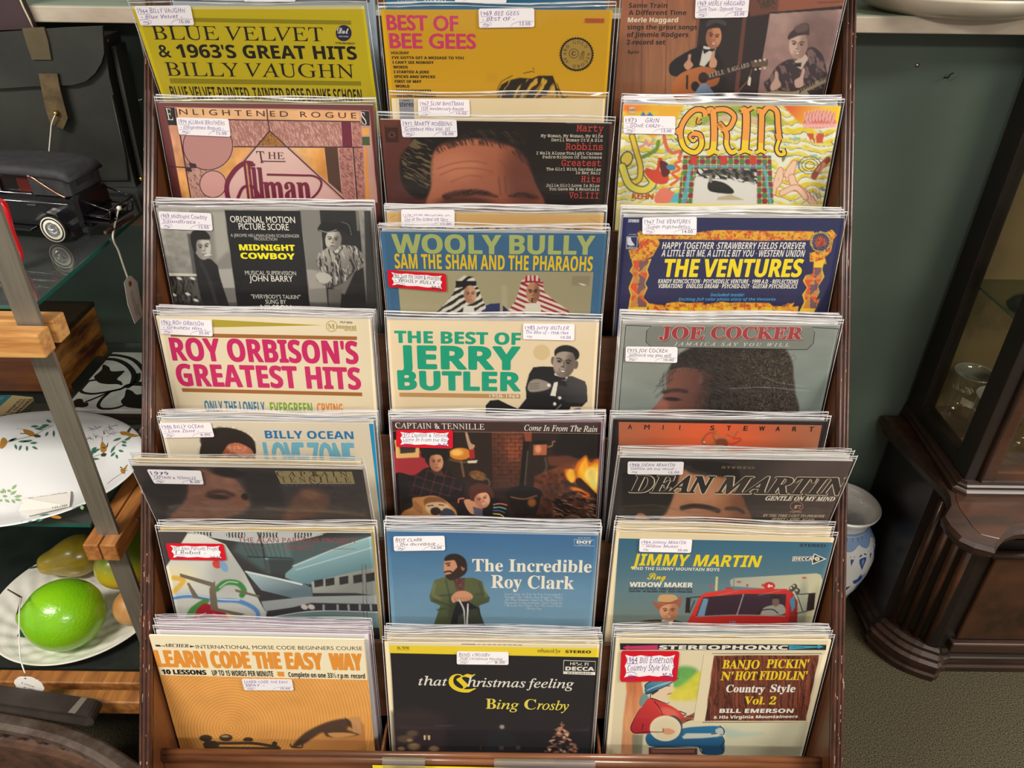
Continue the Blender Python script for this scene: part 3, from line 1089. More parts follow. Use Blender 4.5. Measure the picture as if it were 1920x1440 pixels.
a.sticker([(350, 843), (727, 855), (742, 984), (372, 968)], ['1979 ALLMAN BROTHERS', '- Enlightened Rogues -'], '15.00').behind([WHT]).done(3)

a = Album(zp(B1, 200, 116), zp(B1, 1745, 132), 1.122, 6.5, (120, 118, 112), 'black-and-white photo record', 'black-and-white record with two photographed men and yellow title, left column', org=B1, edge=(200, 196, 186))


def paint(c):
    c.grad((168, 166, 158), (132, 130, 124), (230, 140), (330, 830))
    c.nz(.16, 50, 40)
    c.poly((140, 138, 130), [(440, 130), (700, 130), (770, 820), (560, 820)], 10)
    c.poly((172, 170, 160), [(600, 140), (700, 140), (730, 420), (640, 500)], 40)
    c.poly((90, 88, 84), [(425, 300), (460, 300), (500, 600), (470, 600)], 14)
    c.poly((176, 174, 166), [(650, 556), (745, 552), (790, 785), (700, 785)], 10)
    c.poly((120, 118, 114), [(690, 690), (770, 690), (790, 785), (705, 785)], 10)
    m = c.mpoly([(270, 590), (520, 590), (560, 840), (310, 840)], 6)
    c.mix((86, 84, 78), m)
    c.streak((36, 34, 34), 40, 10, 85, m, -.1, .3)
    c.poly((214, 210, 198), [(275, 582), (515, 590), (515, 606), (280, 604)], 6)
    for x, y in ((370, 622), (465, 622), (330, 740), (430, 735), (490, 780)):
        c.ell((225, 222, 212), x, y, 20, 10, 20, .8)
    # man left
    c.poly((28, 27, 28), [(470, 425), (520, 470), (600, 485), (645, 530), (664, 620), (735, 840), (540, 840), (500, 640)], 5)
    c.line((78, 76, 74), [(520, 500), (580, 620), (640, 820)], 16, 22, .6)
    c.ell((24, 23, 24), 515, 330, 66, 62, 20, .15)
    face(c, 540, 400, 56, 88, (206, 202, 192), (128, 124, 118), (30, 28, 28), -6, .3)
    c.poly((24, 23, 24), [(450, 330), (470, 280), (560, 285), (590, 340), (500, 350), (492, 430), (470, 420)], 6, 1, 1)
    c.line((235, 232, 225), [(552, 455), (598, 452)], 8, 4)
    # right photo
    c.poly((128, 126, 120), [(1240, 130), (1385, 130), (1395, 560), (1290, 560)], 8)
    c.poly((168, 164, 156), [(1280, 556), (1400, 570), (1440, 700), (1310, 720)], 10)
    c.poly((140, 138, 130), [(1300, 700), (1440, 690), (1445, 800), (1312, 795)], 8)
    c.poly((34, 33, 34), [(1380, 130), (1660, 135), (1720, 840), (1440, 840)], 6)
    c.poly((120, 116, 108), [(1640, 135), (1660, 135), (1668, 280), (1648, 280)], 4)
    c.poly((60, 58, 56), [(1700, 135), (1760, 135), (1800, 840), (1720, 840)], 6)
    j = c.mpoly([(1440, 400), (1520, 380), (1640, 390), (1690, 450), (1700, 540), (1600, 590), (1560, 650), (1440, 690), (1360, 640), (1355, 560), (1400, 590), (1355, 500), (1372, 440)], 6)
    c.grad((178, 174, 164), (104, 100, 94), (1420, 400), (1640, 680), j)
    c.streak((52, 50, 48), 60, 9, 80, j, .05, .25)
    c.streak((214, 210, 198), 50, 8, 75, j, .25, .25, 5)
    c.poly((200, 196, 186), [(1355, 590), (1420, 580), (1470, 620), (1420, 660), (1370, 640)], 8, 1, 1)
    c.poly((120, 116, 110), [(1470, 690), (1560, 650), (1640, 560), (1560, 740)], 8)
    c.poly((110, 106, 100), [(1440, 700), (1540, 700), (1530, 830), (1445, 830)], 8)
    c.line((40, 38, 38), [(1470, 410), (1500, 450), (1545, 400)], 8, 4)
    face(c, 1478, 345, 58, 78, (196, 190, 180), (104, 100, 96), (32, 30, 30), 4, -.2)
    c.poly((20, 19, 20), [(1365, 265), (1385, 285), (1450, 290), (1545, 285), (1610, 320), (1612, 250), (1570, 205), (1500, 225), (1410, 210)], 5, 1, 1)
    c.line((190, 186, 180), [(1378, 276), (1440, 290), (1500, 272)], 7, 5, .8)
    c.line((150, 148, 144), [(1540, 215), (1590, 240), (1608, 310)], 6, 5, .7)
    c.poly((40, 38, 38), [(290, 790), (1800, 800), (1800, 850), (290, 850)], 30, .6)
    c.poly((20, 19, 21), [(695, 132), (1240, 134), (1312, 840), (790, 840)], 4)


a.canvas(205, 124, 1800, 850, (130, 128, 122), paint)
c = a.cover
c.T('ORIGINAL MOTION', 738, 218, 1205, 224, 46, 'n', WT, .008)
c.T('PICTURE SCORE', 800, 270, 1160, 276, 46, 'n', WT, .008)
c.T('A JEROME HELLMAN-JOHN SCHLESINGER', 740, 322, 1235, 328, 22, 'n', (200, 198, 192))
c.T('PRODUCTION', 912, 348, 1075, 350, 20, 'n', (200, 198, 192))
c.T('MIDNIGHT', 803, 420, 1205, 424, 44, 'sb', (250, 240, 20), .035)
c.T('COWBOY', 813, 480, 1205, 486, 44, 'sb', (250, 240, 20), .035)
c.T('MUSICAL SUPERVISION', 845, 596, 1212, 600, 30, 'n', (214, 212, 204))
c.T('JOHN BARRY', 876, 642, 1190, 646, 42, 'n', WT, .008)
c.T('"EVERYBODY\'S TALKIN\'"', 890, 765, 1245, 770, 28, 'n', (220, 218, 210))
c.T('SUNG BY', 992, 804, 1140, 806, 30, 'n', (220, 218, 210))
c.T('NILSSON', 960, 856, 1180, 858, 44, 'n', WT, .008)
a.sticker([(222, 136), (602, 150), (614, 276), (240, 262)], ['1969 Midnight Cowboy', '  Soundtrack -'], '12.00').behind([WHT, GRY, WHT]).done(4)

a = Album(zp(B1, 200, 893), zp(B1, 1745, 918), 1.127, 6, (238, 224, 192), 'cream record with magenta lettering', 'cream record with very large magenta capital lettering, left column', org=B1)
MG, BR = (208, 36, 104), (168, 108, 52)
c = a.cover
c.P((178, 160, 44), [(605, 918), (1402, 960), (612, 974)])
c.P(BR, [(302, 1014), (1648, 1040), (1649, 1066), (310, 1042)])
c.T("ROY ORBISON'S", 322, 1214, 1664, 1240, 166, 'sb', MG, .022)
c.T('GREATEST HITS', 362, 1396, 1682, 1424, 160, 'sb', MG, .022)
c.E((170, 150, 60), 1467, 966, 40).E((238, 224, 192), 1467, 966, 36)
c.T('M', 1440, 985, 1490, 986, 36, 'b', (170, 150, 60), .0)
c.T('onument', 1500, 982, 1645, 988, 32, 'b', (170, 150, 60))
c.T('MLP 8000', 1528, 944, 1616, 947, 14, 'n', BK)
c.T('RECORDS', 1560, 998, 1646, 1000, 10, 'sb', (170, 150, 60))
a.org = C1
c.P(BR, [(386, 106), (1685, 138), (1687, 164), (394, 132)])
c.T('ONLY THE LONELY', 560, 276, 992, 286, 80, 'sb', (36, 128, 178), .0)
c.T('EVERGREEN', 1030, 286, 1332, 291, 78, 'sb', (124, 178, 44), .0)
c.T('CRYING', 1366, 290, 1550, 294, 76, 'sb', (240, 146, 50), .0)
a.org = B1
a.sticker([(228, 904), (605, 920), (614, 1036), (240, 1018)], ['1962 ROY ORBISON', '- Greatest Hits -'], '25.00').behind([WHT, PNK, WHT]).done(5)

a = Album(zp(C1, 228, 347), zp(C1, 1768, 362), 1.127, 5.5, (222, 212, 190), 'cream record with blue stripe', 'cream record with light blue lettering and blue right edge, left column', org=C1)


def paint(c):
    c.C[:] = (222, 212, 190)
    c.ell((34, 28, 28), 718, 500, 200, 108, 8, .1)
    c.ell((34, 28, 28), 620, 570, 105, 110, 0, .1)
    c.ell((36, 30, 30), 850, 560, 72, 90, 0, .1)
    m = c.mpoly([(650, 640), (690, 560), (730, 510), (800, 502), (880, 540), (912, 600), (915, 700), (640, 700)], 8, 1)
    c.mix((186, 112, 82), m)
    c.mix((140, 76, 54), m * c.mell(690, 620, 70, 90, 0, .9) * .7)
    c.mix((214, 140, 106), m * c.mell(790, 545, 80, 30, 10, .9) * .8)
    c.line((30, 22, 22), [(720, 600), (760, 584), (810, 606)], 16, 8)
    c.line((30, 22, 22), [(850, 612), (890, 596), (910, 610)], 14, 8)
    h = np.maximum(c.mell(620, 560, 120, 130, 0, .2), c.mell(718, 470, 200, 90, 8, .2))
    c.nz(.35, 12, 12, 0, h)


a.canvas(480, 380, 960, 720, (222, 212, 190), paint)
c = a.cover
c.P((30, 140, 190), [(1735, 360), (1767, 362), (1875, 1240), (1840, 1240)])
c.T('BILLY OCEAN', 990, 468, 1626, 474, 56, 'sb', (30, 116, 176), .012)
c.L((190, 200, 200), [(990, 482), (1630, 488)], 4)
c.T('LOVE\u00b7ZONE', 1003, 722, 1650, 728, 228, 'n', (112, 178, 204), .022)
a.sticker([(225, 352), (598, 350), (626, 453), (262, 460)], ['1986 BILLY OCEAN', '- Love Zone -'], '6.00').behind([WHT, BLU, WHT]).done(6)

a = Album(zp(C1, 26, 664), zp(C1, 1690, 692), 1.06, -9, (66, 60, 60), 'dark record leaning forward over the left rail', 'dark record with two dim faces leaning forward over the left rail', org=C1, edge=(180, 170, 160))


def paint(c):
    c.C[:] = (66, 60, 60)
    c.poly((48, 44, 46), [(100, 800), (420, 690), (520, 900), (300, 960), (200, 930)], 80, 1, 1)
    c.poly((128, 90, 76), [(440, 720), (560, 690), (740, 740), (830, 830), (850, 880), (860, 980), (560, 1080), (300, 1060), (400, 930), (430, 850)], 40, 1, 1)
    c.poly((150, 106, 88), [(600, 700), (720, 740), (800, 830), (640, 850)], 60, .7, 1)
    c.line((56, 40, 38), [(580, 862), (680, 850), (760, 880)], 26, 22, .8)
    c.ell((50, 38, 38), 650, 890, 90, 18, 4, .9, .9)
    c.ell((40, 32, 34), 840, 890, 26, 26, 0, .6)
    c.ell((134, 88, 72), 790, 930, 60, 40, 20, .9)
    c.ell((40, 36, 40), 720, 715, 130, 34, 8, .7)
    c.poly((42, 40, 42), [(820, 690), (1060, 700), (1110, 860), (1120, 960), (900, 950), (850, 820)], 60, .7)
    c.poly((104, 74, 64), [(1200, 890), (1300, 830), (1440, 880), (1400, 1000), (1120, 1080), (1150, 970)], 60, 1, 1)
    c.ell((132, 96, 74), 1310, 870, 70, 30, 10, .9, .7)
    c.line((128, 100, 70), [(1000, 970), (1150, 985), (1400, 990), (1700, 1020)], 14, 20, .7)
    c.line((120, 104, 96), [(300, 960), (420, 950), (600, 990), (840, 1010)], 8, 16, .7)
    c.nz(.12, 60, 20, 10)


a.canvas(26, 670, 1790, 1060, (66, 60, 60), paint)
c = a.cover
c.P((152, 138, 98), [(1057, 702), (1612, 708), (1634, 796), (1100, 796)])
CT = (58, 48, 40)
c.T('C A P T A I N', 1082, 742, 1600, 744, 36, 'b', CT, -.016)
c.T('T E N N I L L E', 1115, 784, 1615, 786, 36, 'b', CT, -.016)
t_ = np.linspace(0, 2 * PI, 26)[:-1]
c.L(CT, np.column_stack([1348 + 44 * np.cos(t_), 764 + 34 * np.sin(t_)]), 4, closed=True)
c.T('&', 1336, 742, 1372, 743, 34, 'i', CT)
c.T('M A K E  Y O U R  M O V E', 1120, 812, 1615, 812, 12, 'sb', (80, 78, 130))
a.sticker([(138, 684), (528, 694), (549, 792), (193, 785)], ['1979', 'CAPTAIN & TENNILLE', 'Make your move'], '8.00', ink=(60, 56, 110)).behind([CRM], d0=.0042, rise=.008).done(7)

a = Album(zp(C1, 215, 1140), zp(C1, 1750, 1150), 1.12, 8, (62, 54, 54), 'teal escalator-hall record', 'record with teal glass tubes and a white pyramid print, left column', org=C1, edge=(200, 196, 190))


def paint(c):
    c.grad((74, 66, 66), (52, 52, 54), (300, 1140), (1000, 1440))
    c.poly((84, 108, 110), [(820, 1150), (1320, 1200), (1750, 1160), (1700, 1250), (1200, 1440), (1000, 1440), (760, 1280)], 60, .8)
    c.poly((104, 132, 132), [(950, 1200), (1160, 1210), (1180, 1330), (960, 1330)], 50, .6)
    m = c.mpoly([(420, 1120), (1440, 1120), (1380, 1160), (1150, 1212), (900, 1218), (640, 1185)], 6, 1)
    c.mix((190, 192, 190), m)
    c.mix((44, 42, 44), m * (c.Y < 1184) * (c.Y > 1140) * (np.sin(c.X / 3.6) > .1) * (np.sin(c.X / 38.) > -.2))
    c.line((220, 222, 218), [(480, 1150), (640, 1186), (900, 1218), (1150, 1212), (1400, 1160)], 5, 4)
    c.line((38, 36, 38), [(930, 1130), (960, 1220), (985, 1330)], 14, 8, .8)
    c.poly((150, 176, 178), [(985, 1330), (1010, 1330), (1030, 1440), (1000, 1440)], 6)
    for i in range(9):
        c.line((34, 40, 42), [(820 + i * 36, 1215), (880 + i * 32, 1330)], 4, 4, .5)
    c.line((36, 40, 42), [(860, 1320), (1180, 1332)], 8, 5, .8)
    c.poly((58, 62, 64), [(980, 1340), (1200, 1340), (1160, 1450), (1000, 1500)], 20, .8)
    m = c.mpoly([(1135, 1440), (1190, 1395), (1300, 1345), (1500, 1270), (1760, 1178), (1790, 1310), (1780, 1440), (1420, 1500), (1300, 1520), (1200, 1500), (1130, 1470)], 5)
    c.grad((154, 190, 194), (92, 128, 138), (1420, 1270), (1480, 1500), m)
    c.line((206, 226, 226), [(1190, 1388), (1500, 1262), (1750, 1178)], 10, 8)
    c.line((226, 238, 238), [(1210, 1415), (1500, 1330), (1770, 1250)], 5, 6, .8)
    # lower concourse: values shifted from the lower frame by 1402
    z = 1402
    m = c.mpoly([(840, z + 20), (1000, z + 60), (1240, z + 100), (1320, z + 140), (1330, z + 200), (1240, z + 230), (960, z + 160)], 6)
    c.grad((166, 188, 192), (96, 116, 124), (1000, z + 40), (1050, z + 210), m)
    c.line((222, 230, 230), [(850, z + 26), (1060, z + 72), (1250, z + 118)], 12, 6)
    m = c.mpoly([(1320, z + 100), (1790, z - 10), (1800, z + 200), (1640, z + 180), (1330, z + 180)], 6)
    c.grad((178, 178, 168), (132, 136, 130), (1400, z + 20), (1500, z + 190), m)
    for x in (1340, 1420, 1520, 1620, 1710):
        c.poly((42, 42, 44), [(x, z + 90 - (x - 1340) * .13), (x + 66, z + 78 - (x - 1340) * .13), (x + 66, z + 128 - (x - 1340) * .1), (x + 4, z + 140 - (x - 1340) * .1)], 6)
    c.poly((150, 158, 156), [(960, z + 240), (1300, z + 205), (1800, z + 195), (1800, z + 260), (1320, z + 250), (990, z + 330)], 6)
    c.poly((48, 50, 52), [(1000, z + 310), (1330, z + 262), (1800, z + 262), (1800, z + 312), (1350, z + 300), (1010, z + 356)], 6)
    for x in (1270, 1320):
        c.ell((200, 190, 184), x, z + 280, 26, 18, 20, .5)
    for x in (1400, 1500, 1580, 1660, 1740):
        c.poly((150, 152, 148), [(x, z + 262), (x + 16, z + 262), (x + 18, z + 306), (x + 2, z + 306)], 4)
    m = c.mpoly([(1000, z + 360), (1340, z + 310), (1800, z + 320), (1810, z + 430), (980, z + 430)], 6)
    c.grad((140, 166, 164), (108, 132, 132), (1000, z + 330), (1300, z + 420), m)
    c.line((214, 222, 220), [(1000, z + 360), (1340, z + 310), (1800, z + 318)], 6, 4)
    for x in (1690, 1715):
        c.line((70, 66, 66), [(x - 4, z - 30), (x + 8, z + 390)], 4, 3, .8)
    # white pyramid with ribbons
    m = c.mpoly([(430, 1150), (545, 1165), (700, 1230), (840, 1440), (995, z + 330), (1000, z + 420), (320, z + 420), (255, 1440), (270, 1400)], 5)
    c.grad((226, 226, 216), (192, 196, 188), (500, 1180), (700, z + 380), m)
    c.mix((176, 178, 172), m * c.mell(720, 1440, 140, 160, 0, .9) * .7)
    c.mix((236, 226, 190), m * c.mell(360, z + 60, 130, 80, 0, .9) * .9)
    c.ell((212, 70, 60), 640, 1375, 34, 28, 30, .2)
    c.ell((130, 168, 206), 690, 1390, 26, 44, -30, .3)
    c.line((226, 176, 50), [(330, z + 70), (400, z + 90), (330, z + 170)], 34, 14, .8)
    c.line((60, 132, 64), [(640, z + 150), (700, z + 105), (790, z + 110), (835, z + 160), (820, z + 195)], 40, 10)
    c.line((226, 236, 226), [(660, z + 140), (720, z + 100), (790, z + 105)], 8, 6, .8)
    c.line((90, 140, 196), [(310, z + 215), (450, z + 200), (640, z + 230), (800, z + 240), (920, z + 300), (930, z + 370), (850, z + 390)], 30, 10)
    c.line((220, 230, 236), [(310, z + 205), (450, z + 190), (640, z + 222), (800, z + 230)], 9, 6, .9)
    c.line((70, 140, 66), [(430, z + 370), (470, z + 300), (560, z + 240)], 46, 10)
    c.poly((168, 28, 44), [(480, z + 330), (560, z + 255), (720, z + 340), (740, z + 400), (480, z + 400)], 8, 1, 1)
    c.line((226, 70, 90), [(620, z + 330), (660, z + 360), (720, z + 350)], 18, 8)
    c.line((238, 226, 216), [(560, z + 325), (505, z + 350), (545, z + 390)], 6, 3)
    for p in ([(372, z + 38), (615, z + 105), (612, z + 138), (375, z + 62)], [(585, z + 150), (625, z + 90), (648, z + 290), (596, z + 305)], [(600, z + 300), (650, z + 290), (845, z + 330), (800, z + 348)], [(770, z + 150), (955, z + 200), (935, z + 212), (775, z + 170)], [(424, z + 110), (440, z + 105), (510, z + 210), (590, z + 232), (470, z + 215)]):
        c.poly((116, 104, 86), p, 4)
    c.line((240, 200, 80), [(720, z + 340), (800, z + 395)], 24, 8)


a.canvas(215, 1146, 1830, 1840, (62, 54, 54), paint)
c = a.cover
c.T('THE ALAN PARSONS PROJECT', 795, 1216, 1650, 1222, 34, 'n', (158, 70, 72))
c.T('I ROBOT', 1118, 1270, 1345, 1274, 34, 'n', (158, 70, 72))
c.L((158, 70, 72), [(820, 1252), (1080, 1258)], 3)
c.L((158, 70, 72), [(1380, 1262), (1640, 1266)], 3)
a.sticker([(275, 1217), (690, 1222), (713, 1342), (303, 1336)], ['1977 Alan Parsons Project', ' I Robot -'], '10.00', (60, 60, 90), True).behind([YEL, CRM]).done(8)

a = Album(zp(D1, 150, 488), zp(D1, 1700, 520), 1.127, 5, (222, 158, 84), 'orange course record', 'orange and cream record with thin ring pattern and a hand, front of left column', org=D1, edge=(226, 220, 196), sleeve=False)


def paint(c):
    c.C[:] = (222, 158, 84)
    r = np.hypot(c.X - 740, (c.Y - 1150) * 1.12)
    c.C *= (1 + .06 * np.sin(r / 3.6))[:, None]
    c.nz(.05, 200, 120)
    m = c.mpoly([(1170, 1290), (1200, 1240), (1290, 1180), (1420, 1110), (1540, 1085), (1660, 1080), (1700, 1130), (1720, 1340), (1240, 1340)], 16)
    c.grad((214, 150, 84), (188, 128, 74), (1300, 1120), (1500, 1300), m)
    c.poly((84, 64, 52), [(1270, 1190), (1420, 1115), (1560, 1085), (1600, 1120), (1580, 1165), (1670, 1195), (1560, 1215), (1440, 1215), (1400, 1185), (1330, 1225), (1260, 1270), (1180, 1290)], 22, 1, 1)
    c.poly((70, 54, 48), [(1560, 1075), (1590, 1140), (1670, 1190), (1640, 1130)], 14, .9)
    c.poly((200, 146, 90), [(1440, 1190), (1560, 1185), (1640, 1200), (1500, 1222)], 12, 1, 1)
    c.line((70, 54, 48), [(1170, 1268), (1180, 1288), (1250, 1292), (1256, 1266)], 9, 6)
    m2 = c.mpoly([(1600, 1070), (1675, 1070), (1678, 1200), (1620, 1180)], 10)
    c.mix((196, 146, 96), m2 * .9)
    # telegraph key along the lower edge
    K = (74, 60, 46)
    for x, y, w, h in ((560, 1225, 46, 24), (705, 1222, 48, 26), (865, 1236, 36, 18), (600, 1270, 60, 26), (1055, 1268, 20, 20)):
        c.ell(K, x, y, w, h, 0, .25)
    c.ell((170, 140, 100), 700, 1212, 28, 8, 0, .7)
    c.line(K, [(560, 1250), (700, 1262), (900, 1262), (1080, 1290)], 20, 6)
    c.line((150, 110, 66), [(640, 1252), (880, 1250)], 8, 5, .8)
    c.poly(K, [(540, 1285), (1100, 1290), (1100, 1310), (560, 1310)], 10)


a.canvas(255, 770, 1830, 1340, (222, 158, 84), paint)
c = a.cover
c.P((238, 226, 192), [(150, 488), (1700, 520), (1724, 806), (236, 770)])
c.T('INTERNATIONAL MORSE CODE BEGINNERS COURSE', 492, 580, 1688, 592, 26, 'n', (60, 52, 48), .002)
c.T('ARCHER', 258, 567, 440, 572, 24, 'bi', (60, 52, 48), .006)
c.P((60, 52, 48), [(196, 552), (225, 552), (242, 562), (225, 566), (200, 564)])
c.L((60, 52, 48), [(238, 560), (262, 560)], 4)
c.P((60, 52, 48), [(446, 556), (485, 564), (446, 572)])
OR = (226, 146, 58)
for w_, x0, x1 in (('LEARN', 205, 582), ('CODE', 596, 890), ('THE', 905, 1112), ('EASY', 1132, 1412), ('WAY', 1446, 1694)):
    y0 = 712 + (x0 - 205) * .0168
    c.T(w_, x0 + 12, y0, x1, 712 + (x1 - 205) * .0168, 122, 'sb', OR, .03)
c.P(OR, [(1076, 744), (1122, 746), (1126, 780), (1080, 778)])
c.T('10 LESSONS', 250, 762, 568, 768, 34, 'sb', BK, .03)
c.T('UP TO 15 WORDS PER MINUTE', 610, 772, 1048, 780, 38, 'sb', BK, .0)
c.T('Complete on one 33\u2153 r.p.m. record', 1158, 782, 1708, 794, 34, 'sb', BK, .0)
a.sticker([(820, 790), (1182, 794), (1196, 874), (842, 872)], ['LEARN CODE THE EASY', ' WAY -'], '10.00').behind([WHT, LIL, WHT, LIL], step=.0045, rise=.0025, sx=.006).done(9)

# ---- middle column ----------------------------------------------------------------------------------------------
a = Album(zp(A2, 122, -95), zp(A2, 1720, -85), 1.12, 2, (24, 102, 140), 'blue record', 'blue record peeking out above the mustard record at top', org=A2)
c = a.cover
c.T('CUSTOM', 218, 14, 358, 16, 34, 'b', (190, 214, 224), -.01)
c.T('STEREO', 395, 15, 560, 18, 34, 'sb', (220, 232, 236))
a.sticker([(628, -90), (996, -88), (998, 20), (626, 16)], [' '], '').done(10)

a = Album(zp(A2, 92, 72), zp(A2, 1762, 74), 1.046, -5, (210, 160, 20), 'mustard record', 'mustard yellow record with pink lettering and round gold seal, middle column', org=A2, edge=(210, 180, 110))


def paint(c):
    c.C[:] = (210, 160, 20)
    c.ell((190, 146, 24), 890, 560, 46, 40, 0, .5, .35)
    H = (34, 28, 24)
    c.poly(H, [(920, 730), (930, 660), (960, 610), (1010, 580), (1090, 560), (1180, 565), (1230, 545), (1330, 545), (1350, 600), (1370, 650), (1360, 730)], 8)
    m = c.mpoly([(1040, 730), (1060, 640), (1150, 570), (1260, 560), (1340, 600), (1365, 730)], 8)
    c.streak((214, 166, 50), 130, 15, -58, m, -.12, .15, 4)
    m = c.mpoly([(900, 730), (930, 640), (990, 585), (1060, 560), (1000, 640), (960, 730)], 10)
    c.streak((210, 160, 24), 90, 9, -62, m, .02, .15, 6)
    for p in ([(930, 650), (960, 590), (1020, 556)], [(1120, 528), (1180, 515), (1195, 522)], [(1010, 560), (1040, 545)], [(1370, 640), (1400, 700), (1440, 690)], [(1360, 600), (1385, 660), (1420, 720)], [(1190, 490), (1194, 500)]):
        c.line(H, p, 5, 4)


a.canvas(850, 480, 1500, 730, (210, 160, 20), paint)
c = a.cover
PK = (206, 58, 104)
c.T('BEST OF', 138, 218, 652, 226, 112, 'n', PK, .034)
c.T('BEE GEES', 158, 348, 780, 354, 110, 'n', PK, .034)
y = 390
for s, x, x1 in (('HOLIDAY', 168, 296), ("I'VE GOTTA GET A MESSAGE TO YOU", 172, 690), ("I CAN'T SEE NOBODY", 177, 474), ('WORDS', 182, 288), ('I STARTED A JOKE', 186, 440), ('SPICKS AND SPECKS', 190, 485), ('FIRST OF MAY', 194, 386), ('WORLD', 199, 300), ('MASSACHUSETTS', 204, 456), ('TO LOVE SOMEBODY', 208, 492)):
    c.T(s, x, y, x1, y + (x1 - x) * .006, 20, 'sb', BK, .02)
    y += 34.2
t_ = np.arange(80) / 80 * 2 * PI
rr_ = np.where(np.arange(80) % 2, 126, 117)
c.P((40, 34, 26), np.column_stack([1502 + rr_ * np.cos(t_), 390 + rr_ * np.sin(t_)]))
c.E((170, 138, 60), 1502, 390, 108)
for i, ch in enumerate('GOLD RECORD AWARD '):
    if ch == ' ': continue
    th = math.radians(-88 + i * 20 - 10)
    d_ = np.array([-math.sin(th), math.cos(th)]) * 11
    p_ = np.array([1502 + 76 * math.cos(th), 390 + 76 * math.sin(th)])
    c.T(ch, *(p_ - d_), *(p_ + d_), 24, 'b', (50, 40, 28), -.01)
c.E((120, 96, 50), 1482, 384, 36).E((176, 144, 66), 1482, 384, 28).E((90, 72, 40), 1482, 384, 18).E((176, 144, 66), 1486, 384, 10)
for i in range(3):
    c.L((120, 96, 50), [(1518 + i * 16, 430), (1545 + i * 6, 366)], 4)
for i in range(9):
    c.L((196, 74, 44), [(1560, 134 + i * 3.6), (1700, 135 + i * 3.6)], 1.4)
c.T('STEREO', 1562, 160, 1700, 161, 30, 'sb', (196, 74, 44), .02)
a.sticker([(796, 60), (1197, 56), (1198, 192), (800, 198)], ['1969 BEE GEES', '- BEST OF -'], '12.00').done(11)

a = Album(zp(A2, 168, 708), zp(A2, 1708, 710), 1.106, 3, (228, 210, 170), 'plain cream record', 'plain cream record with small grey stereo box showing above a portrait record', org=A2)
c = a.cover
c.P((140, 142, 152), [(222, 712), (330, 712), (334, 860), (230, 860)])
c.T('stereo', 228, 768, 328, 768, 36, 'sb', BK, .0)
c.L((60, 60, 64), [(252, 724), (300, 724)], 6)
a.sticker([(360, 712), (730, 716), (736, 838), (364, 834)], ['1967 SLIM WHITMAN', '15th Anniversary Album'], '10.00').done(12)

a = Album(zp(A2, 88, 860), zp(A2, 1757, 888), 1.058, -6, (96, 54, 48), 'close-up forehead record', 'dark brown record showing the forehead of a black-haired man, middle column', org=A2, edge=(220, 212, 200))


def paint(c):
    c.grad((112, 62, 54), (84, 46, 44), (90, 880), (200, 1440))
    c.poly((34, 27, 26), [(640, 870), (1740, 890), (1720, 1520), (1240, 1520), (1200, 1300), (1150, 1150), (1080, 1070)], 30)
    c.poly((32, 26, 25), [(660, 868), (1250, 880), (1300, 1000), (1190, 1100), (1040, 1050), (840, 1000), (640, 1010), (520, 1040), (470, 1100), (450, 1200), (460, 1330), (420, 1420), (330, 1420), (250, 1330), (230, 1220), (240, 1120), (300, 1040), (340, 985), (560, 985), (640, 985)], 24, 1, 1)
    skin = c.mpoly([(455, 1330), (460, 1160), (500, 1070), (620, 1030), (760, 1000), (900, 1030), (1050, 1070), (1130, 1180), (1190, 1300), (1230, 1540), (480, 1540)], 30, 1)
    c.grad((190, 116, 86), (150, 84, 62), (620, 1100), (1000, 1500), skin)
    c.mix((212, 138, 104), skin * c.mell(640, 1200, 160, 90, 0, 1.2) * .6)
    c.mix((104, 58, 46), skin * c.mell(1120, 1300, 130, 240, -15, 1.1) * .8)
    for p in ([(500, 1215), (620, 1175), (760, 1160), (860, 1180)], [(520, 1260), (640, 1215), (800, 1215), (900, 1240)], [(600, 1310), (720, 1265), (820, 1275)], [(940, 1150), (990, 1200), (1000, 1260)]):
        c.line((124, 70, 54), p, 8, 12, .5)
    c.line((210, 140, 110), [(500, 1235), (620, 1194), (780, 1186)], 8, 16, .4)
    for p in ([(940, 1280), (955, 1400)], [(985, 1270), (995, 1390)]):
        c.line((96, 54, 44), p, 10, 14, .6)
    bw = np.maximum(c.mpoly([(540, 1405), (640, 1372), (800, 1366), (900, 1396), (930, 1420), (800, 1404), (640, 1416), (560, 1440)], 26, 1), c.mpoly([(1010, 1412), (1080, 1388), (1180, 1396), (1230, 1430), (1100, 1424)], 26, 1))
    c.mix((78, 46, 38), bw * .9)
    c.streak((44, 30, 28), 24, 7, -30, bw, -.05, .3)
    c.mix((70, 42, 36), c.mell(700, 1470, 200, 60, 0, .8) * .8)
    hair = c.mpoly([(240, 1120), (340, 985), (470, 1010), (470, 1300), (400, 1400), (260, 1330)], 20)
    c.streak((120, 104, 76), 90, 9, 25, hair, .05, .3, 8, .9)
    fr_ = c.mpoly([(470, 1120), (520, 1040), (660, 1000), (900, 1010), (1060, 1060), (1150, 1160), (1130, 1180), (1020, 1090), (880, 1050), (700, 1045), (560, 1080)], 30, 1)
    c.streak((60, 40, 34), 60, 8, 60, fr_, -.05, .3, 21, .8)
    top = c.mpoly([(620, 990), (800, 930), (1080, 950), (1150, 1060), (900, 1020), (700, 1010)], 20)
    c.streak((76, 56, 48), 80, 9, 35, top, .05, .3, 8, .8)


